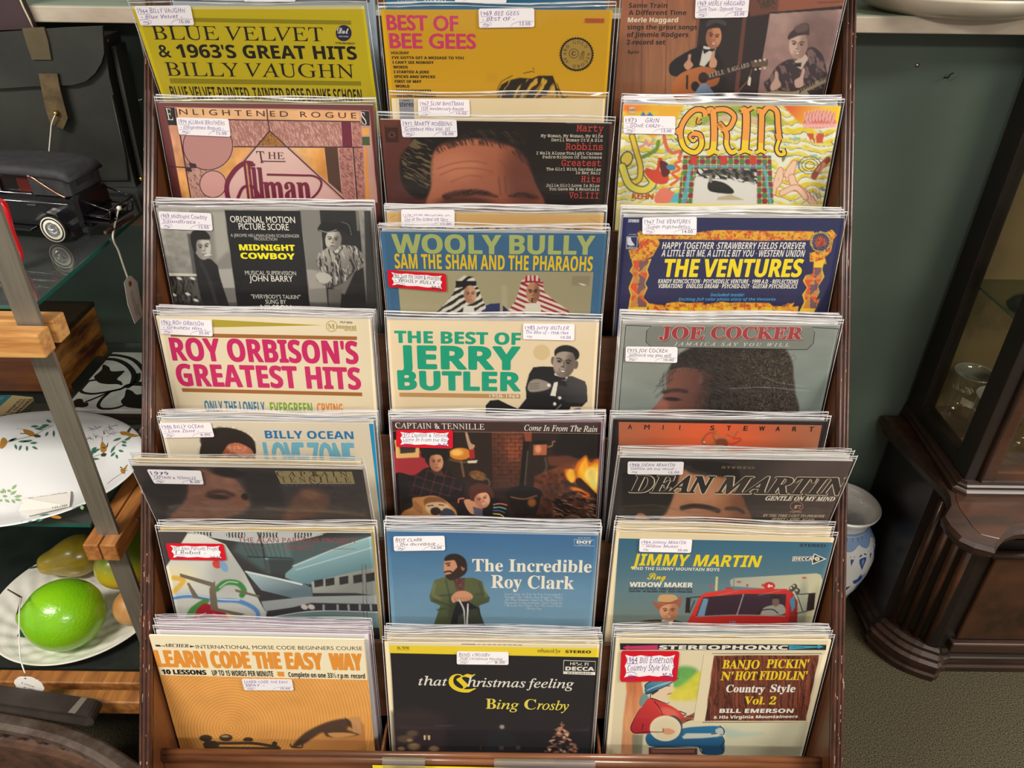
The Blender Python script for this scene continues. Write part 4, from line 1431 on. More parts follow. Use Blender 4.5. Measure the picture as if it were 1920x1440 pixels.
a.canvas(88, 866, 1745, 1500, (96, 54, 48), paint)
c = a.cover
for xs_, y in (((660, 690), 861), ((790, 930), 863), ((1010, 1090), 868), ((1250, 1380), 872), ((1420, 1700), 878)):
    c.P((226, 220, 206), [(xs_[0], y - 4), (xs_[1], y - 2), (xs_[1] - 12, y + 8), ((xs_[0] + xs_[1]) / 2, y + 4), (xs_[0] + 10, y + 8)])
c.P((70, 40, 38), [(118, 905), (215, 905), (222, 1025), (128, 1025)])
c.E((104, 66, 56), 172, 970, 26, 22).E((52, 32, 32), 172, 970, 12)
c.T('STEREO', 124, 918, 212, 918, 12, 'sb', (120, 80, 66))
RD, CW = (212, 72, 62), (230, 222, 206)
for s, x0, x1, y, h, r in (('Marty', 1500, 1694, 948, 46, 1), ('My Woman, My Woman, My Wife', 1244, 1690, 990, 21, 0), ("Devil Woman\u00b7It's A Sin", 1320, 1688, 1020, 21, 0), ('Robbins', 1422, 1688, 1080, 46, 1), ('I Walk Alone\u00b7Tonight Carmen', 1212, 1684, 1114, 20, 0), ('Padre\u00b7Ribbon Of Darkness', 1256, 1682, 1142, 20, 0), ('Greatest', 1392, 1678, 1196, 44, 1), ('The Girl With Gardenias', 1284, 1676, 1229, 20, 0), ('In Her Hair', 1494, 1674, 1255, 20, 0), ('Hits', 1534, 1670, 1312, 44, 1), ('Jolie Girl\u00b7Love Is Blue', 1282, 1666, 1346, 20, 0), ('You Gave Me A Mountain', 1304, 1664, 1372, 20, 0), ('Vol.III', 1446, 1658, 1428, 42, 1)):
    c.T(s, x0, y - 3, x1, y, h, 'm', RD if r else CW, .004 if r else .006)
a.sticker([(234, 853), (637, 856), (645, 982), (250, 984)], ['1971 MARTY ROBBINS', 'Greatest Hits Vol. III'], '10.00', (84, 56, 150)).done(13)

a = Album(zp(B2, 135, 154), zp(B2, 1697, 166), 1.10, 3, (206, 166, 104), 'tan record with cut-off black letters', 'tan record with tops of black block letters above the blue record', org=B2, edge=(222, 196, 140))
c = a.cover
c.T('HANK WILLIAMS, SR.', 235, 372, 1580, 390, 124, 'sb', BK, .03)
c.L((176, 136, 80), [(150, 190), (200, 165), (190, 156)], 3)
c.L((176, 136, 80), [(1590, 190), (1680, 230)], 3)
a.sticker([(240, 122), (624, 126), (625, 250), (242, 250)], ['1976 HANK WILLIAMS, SR.', 'Live at the Grand Ole Opry'], '12.00').behind([CRM, BLU, WHT]).done(14)

a = Album(zp(B2, 90, 285), zp(B2, 1720, 300), 1.069, -2, (62, 106, 142), 'blue record with two headscarved people', 'blue record with two people in striped headscarves, middle column', org=B2, edge=(150, 170, 180))


def paint(c):
    c.grad((176, 168, 132), (160, 152, 120), (240, 600), (1500, 860))
    c.poly((146, 136, 108), [(1470, 605), (1600, 605), (1592, 680), (1465, 672)], 6)
    c.poly((225, 220, 205), [(1512, 655), (1545, 660), (1582, 674), (1540, 672)], 6)
    c.line((186, 178, 144), [(980, 690), (985, 860)], 40, 10, .5)
    # two coats
    c.poly((40, 48, 96), [(820, 830), (880, 805), (950, 800), (950, 880), (820, 880)], 5)
    c.poly((36, 40, 80), [(970, 815), (1010, 850), (1010, 880), (970, 880)], 5)
    # left scarf
    m = c.mpoly([(500, 860), (560, 800), (620, 720), (640, 640), (690, 602), (760, 610), (790, 680), (820, 760), (850, 830), (820, 880), (480, 880)], 5)
    c.mix((222, 218, 204), m)
    wv = np.sin((c.X * .55 + c.Y * .9) / 7.5 + 2.2 * fbm(c.X / 60, c.Y / 60, 4))
    c.mix((34, 32, 34), m * np.clip(wv * 3 + .4, 0, 1))
    c.poly((30, 28, 30), [(632, 640), (780, 640), (782, 675), (634, 690)], 5)
    face(c, 736, 738, 46, 66, (206, 160, 128), (160, 112, 88), (60, 40, 36), -2, .1)
    c.poly((226, 222, 210), [(690, 820), (760, 820), (770, 880), (680, 880)], 6)
    # right scarf
    m = c.mpoly([(1000, 860), (1060, 790), (1090, 700), (1105, 640), (1140, 600), (1220, 602), (1256, 650), (1270, 720), (1340, 780), (1450, 860), (1440, 890), (1000, 890)], 5)
    c.mix((226, 214, 200), m)
    ang = np.where(c.X < 1185, c.Y * .8 - c.X * .35, c.Y * .9 - c.X * .35)
    c.mix((156, 40, 50), m * np.clip(np.sin(ang / 5.2) * 3 + .2, 0, 1))
    tp = c.mpoly([(1105, 655), (1140, 600), (1220, 602), (1258, 655), (1180, 650)], 5)
    c.mix((220, 206, 194), tp)
    c.mix((166, 30, 46), tp * np.clip(np.sin(c.X / 5.) * 3 + .3, 0, 1))
    c.line((150, 28, 44), [(1105, 655), (1180, 645), (1258, 655)], 12, 4)
    face(c, 1188, 725, 50, 76, (190, 138, 104), (130, 84, 62), (38, 28, 26), 0, 0, 0, 1.6)
    c.line((60, 40, 34), [(1182, 770), (1182, 795)], 8, 4)
    c.poly((220, 214, 196), [(1130, 800), (1240, 800), (1250, 890), (1130, 890)], 8)


a.canvas(236, 576, 1600, 880, (170, 162, 128), paint)
c = a.cover
c.T('WOOLY', 178, 440, 960, 448, 138, 'sb', (172, 184, 110), .018, .96)
c.T('BULLY', 1016, 447, 1628, 452, 138, 'sb', (172, 184, 110), .018, .96)
c.T('SAM THE SHAM AND THE PHARAOHS', 196, 550, 1614, 570, 106, 'sb', (232, 196, 40), .006)
a.sticker([(138, 556), (562, 584), (568, 714), (148, 680)], ['1965 Sam the Sham & Pharaohs', '- WOOLY BULLY -'], '20.00', (40, 40, 60), True).behind([WHT]).done(15)

a = Album(zp(B2, 135, 925), zp(B2, 1665, 940), 1.127, 8.5, (234, 214, 178), 'cream record with green lettering', 'cream record with big green lettering and seated man in dark suit', org=B2)


def paint(c):
    c.C[:] = (234, 214, 178)
    c.ell((218, 194, 146), 1250, 1155, 60, 56, 0, .15)
    # frame C2 values are shifted by +1306
    z = 1306
    c.poly((30, 28, 30), [(845, z + 320), (848, z + 230), (880, z + 195), (940, z + 190), (1010, z + 225), (1080, z + 255), (1140, z + 180), (1135, z + 100), (1160, 1310), (1190, 1262), (1260, 1255), (1345, 1260), (1400, 1330), (1560, 1370), (1575, z + 90), (1580, z + 200), (1540, z + 240), (1460, z + 240), (1430, z + 320)], 5)
    sl = c.mpoly([(1400, z + 20), (1470, 1325), (1565, 1365), (1580, z + 180), (1560, z + 215), (1440, z + 210), (1340, z + 165), (1350, z + 85), (1440, z + 95)], 6)
    c.grad((74, 72, 72), (46, 44, 46), (1540, z + 50), (1400, z + 200), sl)
    c.poly((150, 140, 128), [(1165, z + 60), (1215, z + 40), (1290, z + 60), (1320, z + 90), (1280, z + 120), (1180, z + 135), (1150, z + 110)], 8, 1, 1)
    for i in range(3):
        c.line((70, 62, 58), [(1165, z + 78 + i * 16), (1230, z + 72 + i * 16)], 5, 4, .7)
    c.poly((232, 226, 212), [(1340, z + 66), (1368, z + 60), (1350, z + 165), (1312, z + 160)], 5)
    c.poly((236, 230, 216), [(1290, z + 74), (1312, z + 74), (1312, z + 96), (1290, z + 96)], 4)
    c.poly((232, 228, 216), [(1345, 1300), (1440, 1330), (1425, z + 50), (1390, z + 50), (1340, 1330)], 6)
    c.poly((26, 24, 26), [(1335, z + 10), (1385, z + 26), (1415, z + 20), (1430, z + 44), (1380, z + 52), (1340, z + 36)], 6)
    for x, y in ((1380, z + 176), (1344, z + 220), (1260, z + 286)):
        c.ell((226, 222, 210), x, y, 12, 12, 0, .3)
    c.line((150, 146, 138), [(1390, z + 225), (1320, z + 300)], 6, 4)
    c.poly((120, 110, 100), [(1480, z + 260), (1530, z + 250), (1530, z + 290), (1490, z + 295)], 8, 1, 1)
    c.ell((34, 31, 32), 1432, 1165, 90, 62, 8, .12)
    c.ell((110, 98, 90), 1333, 1215, 16, 30, 0, .3)
    c.ell((110, 98, 90), 1498, 1245, 16, 30, 10, .3)
    face(c, 1412, 1232, 80, 104, (168, 152, 138), (92, 80, 74), (26, 24, 24), 8, -.2, 1)
    c.poly((32, 29, 30), [(1345, 1180), (1352, 1130), (1430, 1106), (1510, 1140), (1515, 1200), (1490, 1165), (1420, 1148), (1370, 1158)], 6, 1, 1)


a.canvas(840, 1080, 1600, 1640, (234, 214, 178), paint)
c = a.cover
GN = (12, 160, 124)
c.T('THE BEST OF', 192, 1086, 1100, 1102, 88, 'sb', GN, .03)
c.T('JERRY', 210, 1274, 1098, 1284, 172, 'sb', GN, .035)
c.T('BUTLER', 216, 1425, 1100, 1436, 140, 'sb', GN, .035)
a.org = C2
c.P((192, 148, 96), [(225, 138), (1096, 150), (1096, 181), (227, 168)])
c.T('1958-1969', 874, 173, 1086, 177, 24, 'si', WT, .012)
a.org = B2
a.sticker([(1117, 943), (1488, 948), (1484, 1066), (1116, 1056)], ['1985 Jerry BUTLER', 'The Best of - 1958-1969'], '10.00', circ=False).behind([WHT, GRY], step=.0048).done(16)

a = Album(zp(C2, 172, 346), zp(C2, 1680, 354), 1.127, 9, (66, 44, 40), 'fireside record', 'dark record with fireplace scene, man, woman and sleeping dog, middle column', org=C2, edge=(120, 100, 96))


def paint(c):
    c.C[:] = (58, 38, 32)
    c.grad((70, 46, 44), (60, 38, 36), (180, 350), (1680, 420), c.mpoly([(175, 346), (1690, 354), (1690, 432), (178, 412)], 3))
    body = c.mpoly([(178, 412), (1690, 432), (1670, 1080), (205, 1080)], 3)
    c.mix((44, 28, 24), body)
    c.poly((164, 44, 54), [(180, 560), (420, 560), (440, 680), (330, 735), (185, 735)], 8)
    c.poly((226, 180, 110), [(190, 480), (370, 485), (368, 605), (205, 612)], 5)
    c.poly((60, 48, 40), [(228, 530), (345, 520), (340, 570), (232, 578)], 6)
    br = c.mpoly([(890, 420), (1170, 420), (1120, 640), (1110, 820), (900, 830)], 10)
    c.grad((112, 58, 38), (70, 40, 30), (1080, 440), (920, 800), br)
    c.mix((152, 78, 48), c.mell(1050, 540, 60, 100, 0, 1.) * .8)
    bk = ((np.sin(c.Y / 4.6) > .86) | (np.sin(c.X / 9.5 + (np.floor(c.Y / 28.9) % 2) * PI) > .95))
    c.mix((52, 30, 26), br * bk * .75)
    fl = c.mpoly([(1200, 740), (1420, 650), (1690, 600), (1680, 1080), (1100, 1080), (1180, 900)], 20)
    c.grad((108, 56, 36), (58, 34, 26), (1300, 700), (1300, 1040), fl)
    c.nz(.5, 30, 26, 20, np.maximum(fl, br * .4))
    c.poly((24, 18, 18), [(1390, 420), (1690, 430), (1680, 600), (1560, 620), (1420, 640), (1330, 560)], 40)
    c.poly((112, 60, 40), [(1290, 600), (1440, 590), (1560, 630), (1430, 680), (1300, 660)], 24, .8)
    # copper kettle and pipes
    c.poly((176, 98, 62), [(1190, 510), (1290, 505), (1285, 588), (1190, 590)], 8)
    c.ell((224, 150, 110), 1225, 545, 22, 28, 0, .9)
    c.poly((24, 18, 17), [(1185, 485), (1300, 480), (1300, 510), (1185, 515)], 6)
    c.line((150, 110, 84), [(1296, 530), (1325, 520), (1330, 495), (1345, 490)], 9, 4)
    c.line((22, 17, 17), [(1145, 430), (1130, 600), (1110, 820)], 44, 10)
    c.line((104, 84, 66), [(1150, 560), (1138, 700), (1128, 810)], 10, 6, .8)
    c.poly((168, 84, 56), [(1120, 420), (1180, 420), (1176, 490), (1130, 490)], 10, .8)
    c.line((92, 78, 70), [(1275, 610), (1285, 680), (1260, 725)], 14, 8, .8)
    # kettle pot
    c.ell((24, 18, 18), 1120, 870, 135, 60, 0, .15)
    c.poly((30, 21, 20), [(990, 870), (1250, 870), (1210, 1020), (1060, 1030)], 8)
    c.line((150, 104, 60), [(1030, 890), (1120, 905), (1215, 880)], 10, 6, .8)
    c.ell((176, 104, 48), 1180, 930, 30, 30, 0, .9, .8)
    # fire
    for p, col in (([(1430, 760), (1420, 690), (1480, 690), (1510, 640), (1570, 590), (1600, 640), (1660, 620), (1680, 720), (1660, 880), (1590, 840), (1500, 790)], (214, 112, 20)),
                   ([(1510, 740), (1530, 660), (1570, 610), (1590, 670), (1650, 650), (1665, 760), (1640, 860), (1580, 800)], (250, 178, 40)),
                   ([(1560, 740), (1580, 690), (1640, 680), (1655, 760), (1630, 840), (1590, 790)], (255, 226, 120)),
                   ([(1430, 730), (1450, 690), (1480, 700), (1490, 760), (1460, 790)], (250, 190, 60))):
        c.poly(col, p, 22, 1, 1)
    c.nz(.15, 40, 60, 0, c.mell(1580, 730, 120, 160, 0, .6))
    c.line((40, 24, 20), [(1520, 780), (1590, 850), (1660, 920)], 54, 12, .95)
    c.line((60, 40, 34), [(1440, 800), (1500, 830)], 40, 12)
    c.ell((240, 130, 30), 1515, 845, 60, 18, 20, .9)
    c.ell((226, 100, 30), 1570, 880, 30, 26, 20, .9)
    m = c.mpoly([(1330, 880), (1540, 840), (1660, 920), (1660, 1080), (1330, 1080)], 30)
    c.streak((134, 92, 66), 40, 9, 15, m, .1, .2, 3)
    c.streak((22, 16, 15), 60, 14, 20, m, .1, .2, 5)
    # lamp and figurine
    c.ell((212, 130, 40), 665, 580, 80, 44, 0, .25)
    c.ell((248, 190, 90), 640, 570, 44, 24, 0, .9)
    c.line((112, 84, 62), [(670, 630), (690, 740)], 16, 6)
    c.line((122, 92, 60), [(590, 620), (680, 640), (780, 630)], 12, 8, .8)
    c.poly((190, 150, 120), [(700, 430), (716, 430), (740, 500), (770, 520), (740, 560), (720, 520)], 6, 1, 1)
    c.poly((166, 36, 36), [(725, 550), (765, 545), (770, 610), (735, 620)], 6)
    c.poly((220, 206, 180), [(715, 630), (790, 625), (780, 645), (720, 648)], 6)
    # man in a dark cap
    c.poly((26, 21, 22), [(190, 730), (330, 735), (420, 680), (560, 680), (640, 760), (700, 800), (640, 920), (300, 930), (190, 1000)], 10, 1, 1)
    m = c.mpoly([(330, 735), (430, 690), (560, 690), (660, 780), (700, 830), (560, 900), (300, 900)], 12)
    c.mix((86, 38, 44), m * (np.sin((c.X + c.Y * .3) / 11.) > .93) * .8)
    c.mix((86, 38, 44), m * (np.sin((c.Y - c.X * .3) / 11.) > .93) * .8)
    c.poly((76, 42, 36), [(450, 690), (530, 700), (560, 750), (480, 730)], 8)
    c.ell((26, 20, 20), 490, 615, 80, 62, 0, .15)
    face(c, 492, 640, 50, 66, (206, 146, 108), (146, 92, 66), (44, 30, 28), -4, .1)
    c.poly((24, 20, 20), [(380, 590), (395, 545), (470, 530), (560, 545), (590, 580), (570, 605), (500, 585), (430, 600), (400, 610)], 6, 1, 1)
    # basket and guitar shape
    c.ell((120, 82, 48), 790, 735, 62, 34, 15, .3)
    c.nz(.4, 10, 10, 0, c.mell(790, 735, 62, 34, 15, .3))
    c.line((104, 84, 60), [(820, 770), (860, 760), (875, 800), (840, 830)], 9, 5)
    # woman lying
    c.poly((24, 21, 26), [(640, 960), (700, 900), (840, 960), (900, 880), (960, 930), (1010, 1000), (1010, 1080), (640, 1080)], 8)
    for i, col in enumerate(((214, 120, 110), (110, 190, 150), (90, 90, 150), (236, 206, 90))):
        c.line(col, [(905 + i * 0, 945 + i * 22), (950, 938 + i * 26), (1000 - i * 8, 948 + i * 28)], 8, 3)
    c.line((214, 116, 100), [(650, 930), (655, 905), (690, 900)], 9, 4)
    c.poly((206, 148, 110), [(690, 920), (740, 910), (820, 965), (810, 1000), (740, 1010)], 8, 1, 1)
    c.poly((90, 84, 104), [(755, 960), (820, 975), (830, 1030), (770, 1040)], 8)
    c.ell((74, 40, 32), 800, 860, 80, 70, 20, .12)
    face(c, 822, 908, 56, 62, (228, 168, 130), (170, 106, 80), (60, 34, 30), -18, .1, 1)
    c.poly((84, 44, 34), [(730, 870), (770, 800), (850, 800), (900, 850), (900, 900), (860, 860), (790, 870), (750, 920)], 8, 1, 1)
    # sleeping dog
    c.poly((196, 138, 82), [(240, 1080), (250, 1000), (320, 960), (320, 900), (380, 890), (470, 880), (540, 905), (600, 950), (640, 1010), (600, 1080)], 10, 1, 1)
    c.poly((122, 76, 44), [(400, 920), (440, 890), (540, 900), (560, 950), (500, 960), (430, 970)], 12, .8, 1)
    c.poly((222, 190, 150), [(420, 940), (540, 930), (600, 980), (560, 1010), (440, 1010)], 14, .9, 1)
    c.poly((52, 40, 38), [(455, 975), (500, 965), (530, 1000), (490, 1022), (455, 1010)], 10, 1, 1)
    c.line((70, 46, 36), [(430, 955), (470, 950)], 7, 4)
    c.line((70, 46, 36), [(510, 945), (545, 950)], 7, 4)
    for i in range(4):
        c.line((122, 78, 50), [(330, 920 + i * 16), (390, 970 + i * 14)], 6, 6, .7)
    c.poly((60, 66, 84), [(520, 1010), (560, 970), (620, 1000), (640, 1080), (530, 1080)], 10, 1, 1)


a.canvas(180, 350, 1686, 1090, (50, 34, 30), paint)
c = a.cover
c.L((150, 120, 104), [(180, 415), (1684, 434)], 3)
c.T('CAPTAIN & TENNILLE', 203, 395, 846, 405, 40, 'b', WT, -.008)
c.T('Come In From The Rain', 1125, 412, 1650, 422, 42, 'i', WT, .004)
a.sticker([(205, 402), (612, 405), (612, 537), (205, 525)], ['1977 Captain & Tennille', 'Come In From the Rain'], '8.00', (90, 70, 130), True).behind([LIL, WHT, CRM, DRK]).done(17)

a = Album(zp(C2, 132, 1137), zp(C2, 1655, 1168), 1.127, 9, (74, 124, 166), 'sky-blue record', 'sky-blue record with bearded man in green jacket and white lettering', org=C2, edge=(150, 170, 190))


def paint(c):
    z = 1402
    c.grad((62, 110, 156), (126, 164, 184), (800, 1160), (800, 1800))
    c.nz(.03, 300, 80)
    jk = [(470, z + 110), (480, z + 85), (560, z + 62), (640, z + 70), (760, z + 70), (820, z + 95), (845, z + 170), (878, z + 215), (870, z + 245), (800, z + 270), (810, z + 330), (845, z + 420), (470, z + 420), (500, z + 330), (520, z + 270), (450, z + 240), (442, z + 205)]
    m = c.mpoly(jk, 5)
    c.grad((96, 104, 62), (66, 76, 50), (560, z + 70), (760, z + 400), m)
    c.mix((54, 62, 42), m * c.mell(640, z + 300, 60, 110, 0, .9) * .8)
    for p in ([(520, z + 200), (600, z + 190)], [(470, z + 230), (590, z + 270)], [(780, z + 190), (850, z + 180)], [(560, z + 90), (600, z + 250)], [(500, z + 300), (560, z + 290)], [(800, z + 110), (830, z + 190)]):
        c.line((50, 56, 40), p, 10, 12, .7)
    c.line((132, 138, 84), [(480, z + 120), (470, z + 190), (520, z + 220)], 16, 20, .6)
    c.line((134, 140, 86), [(840, z + 130), (850, z + 200)], 16, 20, .6)
    v = c.mpoly([(610, z + 70), (700, z + 72), (690, z + 180), (660, z + 190), (640, z + 170)], 6)
    c.mix((92, 56, 52), v)
    c.nz(.5, 8, 8, 0, v)
    c.poly((34, 32, 34), [(640, z + 240), (720, z + 240), (800, z + 290), (830, z + 420), (590, z + 420), (620, z + 300)], 8)
    c.poly((74, 84, 58), [(720, z + 300), (790, z + 290), (830, z + 420), (640, z + 420), (650, z + 350)], 8, .6)
    h = c.mpoly([(600, z + 210), (640, z + 170), (700, z + 165), (748, z + 190), (750, z + 220), (700, z + 240), (640, z + 240), (612, z + 250)], 8, 1)
    c.mix((206, 148, 112), h)
    for x in range(620, 740, 22):
        c.line((140, 90, 66), [(x, z + 212), (x + 12, z + 236)], 5, 5, .8)
    c.line((196, 196, 196), [(655, z + 230), (690, z + 300), (700, z + 420)], 12, 4)
    c.line((226, 226, 226), [(720, z + 260), (712, z + 420)], 10, 4)
    c.line((30, 28, 30), [(700, z + 300), (706, z + 420)], 6, 4)
    # head, turned left
    c.ell((46, 34, 30), 630, 1390, 84, 86, 0, .12)
    c.poly((46, 34, 30), [(560, z + 30), (600, z + 60), (690, z + 50), (712, 1400), (640, 1420)], 8, 1, 1)
    c.poly((206, 146, 112), [(556, 1345), (610, 1335), (640, 1380), (640, 1440), (600, 1465), (560, 1450), (545, 1405)], 8, 1, 1)
    c.ell((170, 112, 86), 684, 1395, 14, 26, 0, .4)
    c.line((50, 36, 30), [(560, 1370), (590, 1366)], 9, 5)
    c.ell((60, 42, 36), 580, 1383, 12, 6, 0, .6)
    c.line((60, 42, 36), [(552, 1432), (590, 1425), (620, 1445)], 12, 6)
    c.poly((50, 38, 32), [(560, 1452), (600, 1440), (640, 1400), (660, 1400), (650, 1470), (600, 1490), (566, 1475)], 8, 1, 1)
    c.poly((44, 32, 28), [(552, 1350), (570, 1310), (640, 1300), (700, 1340), (700, 1400), (660, 1380), (630, 1345)], 8, 1, 1)


a.canvas(140, 1144, 1650, 1830, (74, 124, 166), paint)
c = a.cover
c.T('The Incredible', 752, 1424, 1608, 1434, 88, 'b', (240, 234, 216), .004)
c.T('DOT', 1502, 1225, 1612, 1227, 22, 'sb', WT, .05)
t_ = [(1485, 1195), (1628, 1198), (1627, 1244), (1485, 1240)]
c.L((190, 206, 216), t_, 3, closed=True)
c.T('RECORDS', 1516, 1236, 1600, 1237, 7, 'n', (190, 206, 216))
c.T('DLP 25990', 1512, 1188, 1602, 1189, 9, 'n', (190, 206, 216))
a.org = D2
c.T('Roy Clark', 886, 142, 1482, 152, 92, 'b', (240, 234, 216), .004)
y = 195
for s, x0, x1 in (('For Cryin\u2022 As Far As I\'m Concerned \u2022', 985, 1402), ("Hangin' On \u2022 More Ann Rogers \u2022 That's", 985, 1402), ('All That Matters \u2022 Back In The Race \u2022 I', 985, 1402), ("Remember Loving Someone \u2022 Don't Touch Me", 985, 1402), ('\u2022 My Love For Today \u2022 For The Good Times', 985, 1402), ('\u2022 Rocky Top', 1135, 1250)):
    c.T(s, x0, y, x1, y + 3, 16, 'b', (206, 216, 220), -.012)
    y += 20.4
a.org = C2
a.sticker([(183, 1168), (552, 1164), (557, 1268), (190, 1274)], ['ROY CLARK', '- the incredible -'], '14.00', (40, 40, 60)).behind([WHT, BLU, DRK, GRY, WHT]).done(18)

a = Album(zp(D2, 118, 537), zp(D2, 1667, 558), 1.127, 9, (236, 222, 186), 'black and yellow holiday record', 'black record with yellow band and night village print, front of middle column', org=D2)


def paint(c):
    c.C[:] = (34, 31, 35)
    c.mix((236, 222, 186), c.mpoly([(0, 500), (152, 500), (207, 1400), (0, 1400)], 3))
    c.poly((52, 40, 42), [(170, 1040), (340, 1000), (560, 1060), (560, 1340), (170, 1340)], 60, .8)
    c.poly((40, 40, 46), [(850, 1200), (900, 1170), (1040, 1180), (1080, 1250), (1080, 1330), (850, 1330)], 40, .6)
    for x, y, w, h in ((270, 1230, 60, 26), (320, 1190, 40, 22), (420, 1215, 20, 16)):
        c.ell((112, 92, 70), x, y, w, h, 0, .9, .7)
    for x in (402, 434):
        c.poly((236, 206, 160), [(x, 1205), (x + 12, 1205), (x + 12, 1238), (x, 1238)], 5)
    for x, y, r in ((330, 1285, 44), (475, 1300, 36), (240, 1300, 26), (300, 1240, 20)):
        c.ell((170, 140, 96), x, y, r, r * .55, 0, .9, .8)
    c.ell((226, 220, 200), 965, 1144, 17, 14, 0, .3)
    c.ell((80, 78, 76), 965, 1144, 26, 22, 0, 1., .5)
    for x, w, h in ((810, 6, 30), (960, 34, 28), (1082, 30, 26), (1440, 30, 20)):
        c.poly((92, 66, 66), [(x - w / 2, 1282), (x + w / 2, 1282), (x + w / 2, 1282 + h), (x - w / 2, 1282 + h)], 6, .9)
    c.line((92, 84, 90), [(480, 1136), (620, 1134)], 6, 8, .6)
    r = random.Random(3)
    for _ in range(60):
        t = r.random()
        x, y = 1395 + (r.random() - .5) * 250 * t, 1110 + t * 220
        col = r.choice(((226, 160, 120), (240, 200, 160), (196, 120, 96), (150, 100, 84)))
        c.ell(col, x, y, r.uniform(6, 24), r.uniform(4, 11), r.uniform(-30, 30), .8, r.uniform(.4, .95))


a.canvas(130, 600, 1670, 1345, (34, 31, 35), paint)
c = a.cover
c.P((240, 214, 50), [(152, 556), (1666, 578), (1664, 643), (155, 612)])
c.P((60, 54, 50), [(672, 541), (775, 543), (775, 552), (672, 550)])
for i in range(9):
    c.L((110, 100, 84), [(784 + i * 37, 548 + i * .6), (812 + i * 37, 549 + i * .6)], 5)
c.T('DL 78781', 210, 582, 298, 583, 16, 'b', BK)
c.L(BK, [(210, 588), (300, 590)], 1.5)
c.T('enhanced for', 1224, 606, 1390, 610, 26, 'b', (60, 50, 20), -.012)
c.T('STEREO', 1420, 611, 1605, 614, 20, 'sb', BK, .03)
c.L(WT, [(1410, 664), (1638, 672), (1634, 768), (1406, 760)], 4, closed=True)
c.T('DECCA', 1420, 736, 1628, 740, 28, 'sb', WT, .04)
c.T('HI', 1455, 698, 1490, 699, 22, 'n', WT, .01)
c.T('FI', 1560, 702, 1586, 702, 22, 'n', WT, .01)
c.L(WT, [(1500, 684), (1522, 696), (1540, 682)], 3)
c.L(WT, [(1506, 702), (1524, 690), (1544, 704)], 3)
c.E(WT, 1504, 682, 5)
c.P(WT, [(1406, 742), (1636, 748), (1635, 768), (1406, 760)])
c.T('RECORDS', 1436, 758, 1606, 762, 9, 'sb', BK)
c.T('that', 364, 842, 572, 846, 62, 'i', WT, .008)
c.T('C', 586, 892, 780, 890, 168, 'fr', (240, 214, 50), .0)
c.T('hristmas', 716, 852, 1134, 858, 64, 'i', WT, .008)
c.T('feeling', 1142, 858, 1480, 864, 64, 'i', WT, .008)
c.T('B', 848, 1010, 922, 1012, 72, 'b', (236, 218, 90))
c.T('ing', 926, 1012, 1085, 1016, 66, 'i', (236, 218, 90), .008)
c.T('C', 1124, 1014, 1208, 1016, 72, 'b', (236, 218, 90))
c.T('rosby', 1216, 1016, 1444, 1022, 66, 'i', (236, 218, 90), .008)
a.sticker([(640, 592), (1012, 598), (1012, 690), (640, 686)], ['BING CROSBY', 'That Christmas Feeling'], '8.00', (90, 90, 96)).behind([CRM, CRM, WHT, GRY, LIL]).done(19)

# ---- right column -----------------------------------------------------------------------------------------------
a = Album(zp(A3, 190, -120), zp(A3, 1800, -104), 1.084, -1, (150, 92, 64), 'brown record with two guitar players', 'brown record with capped man playing guitar beside a sepia portrait, top right', org=A3, edge=(190, 170, 140))


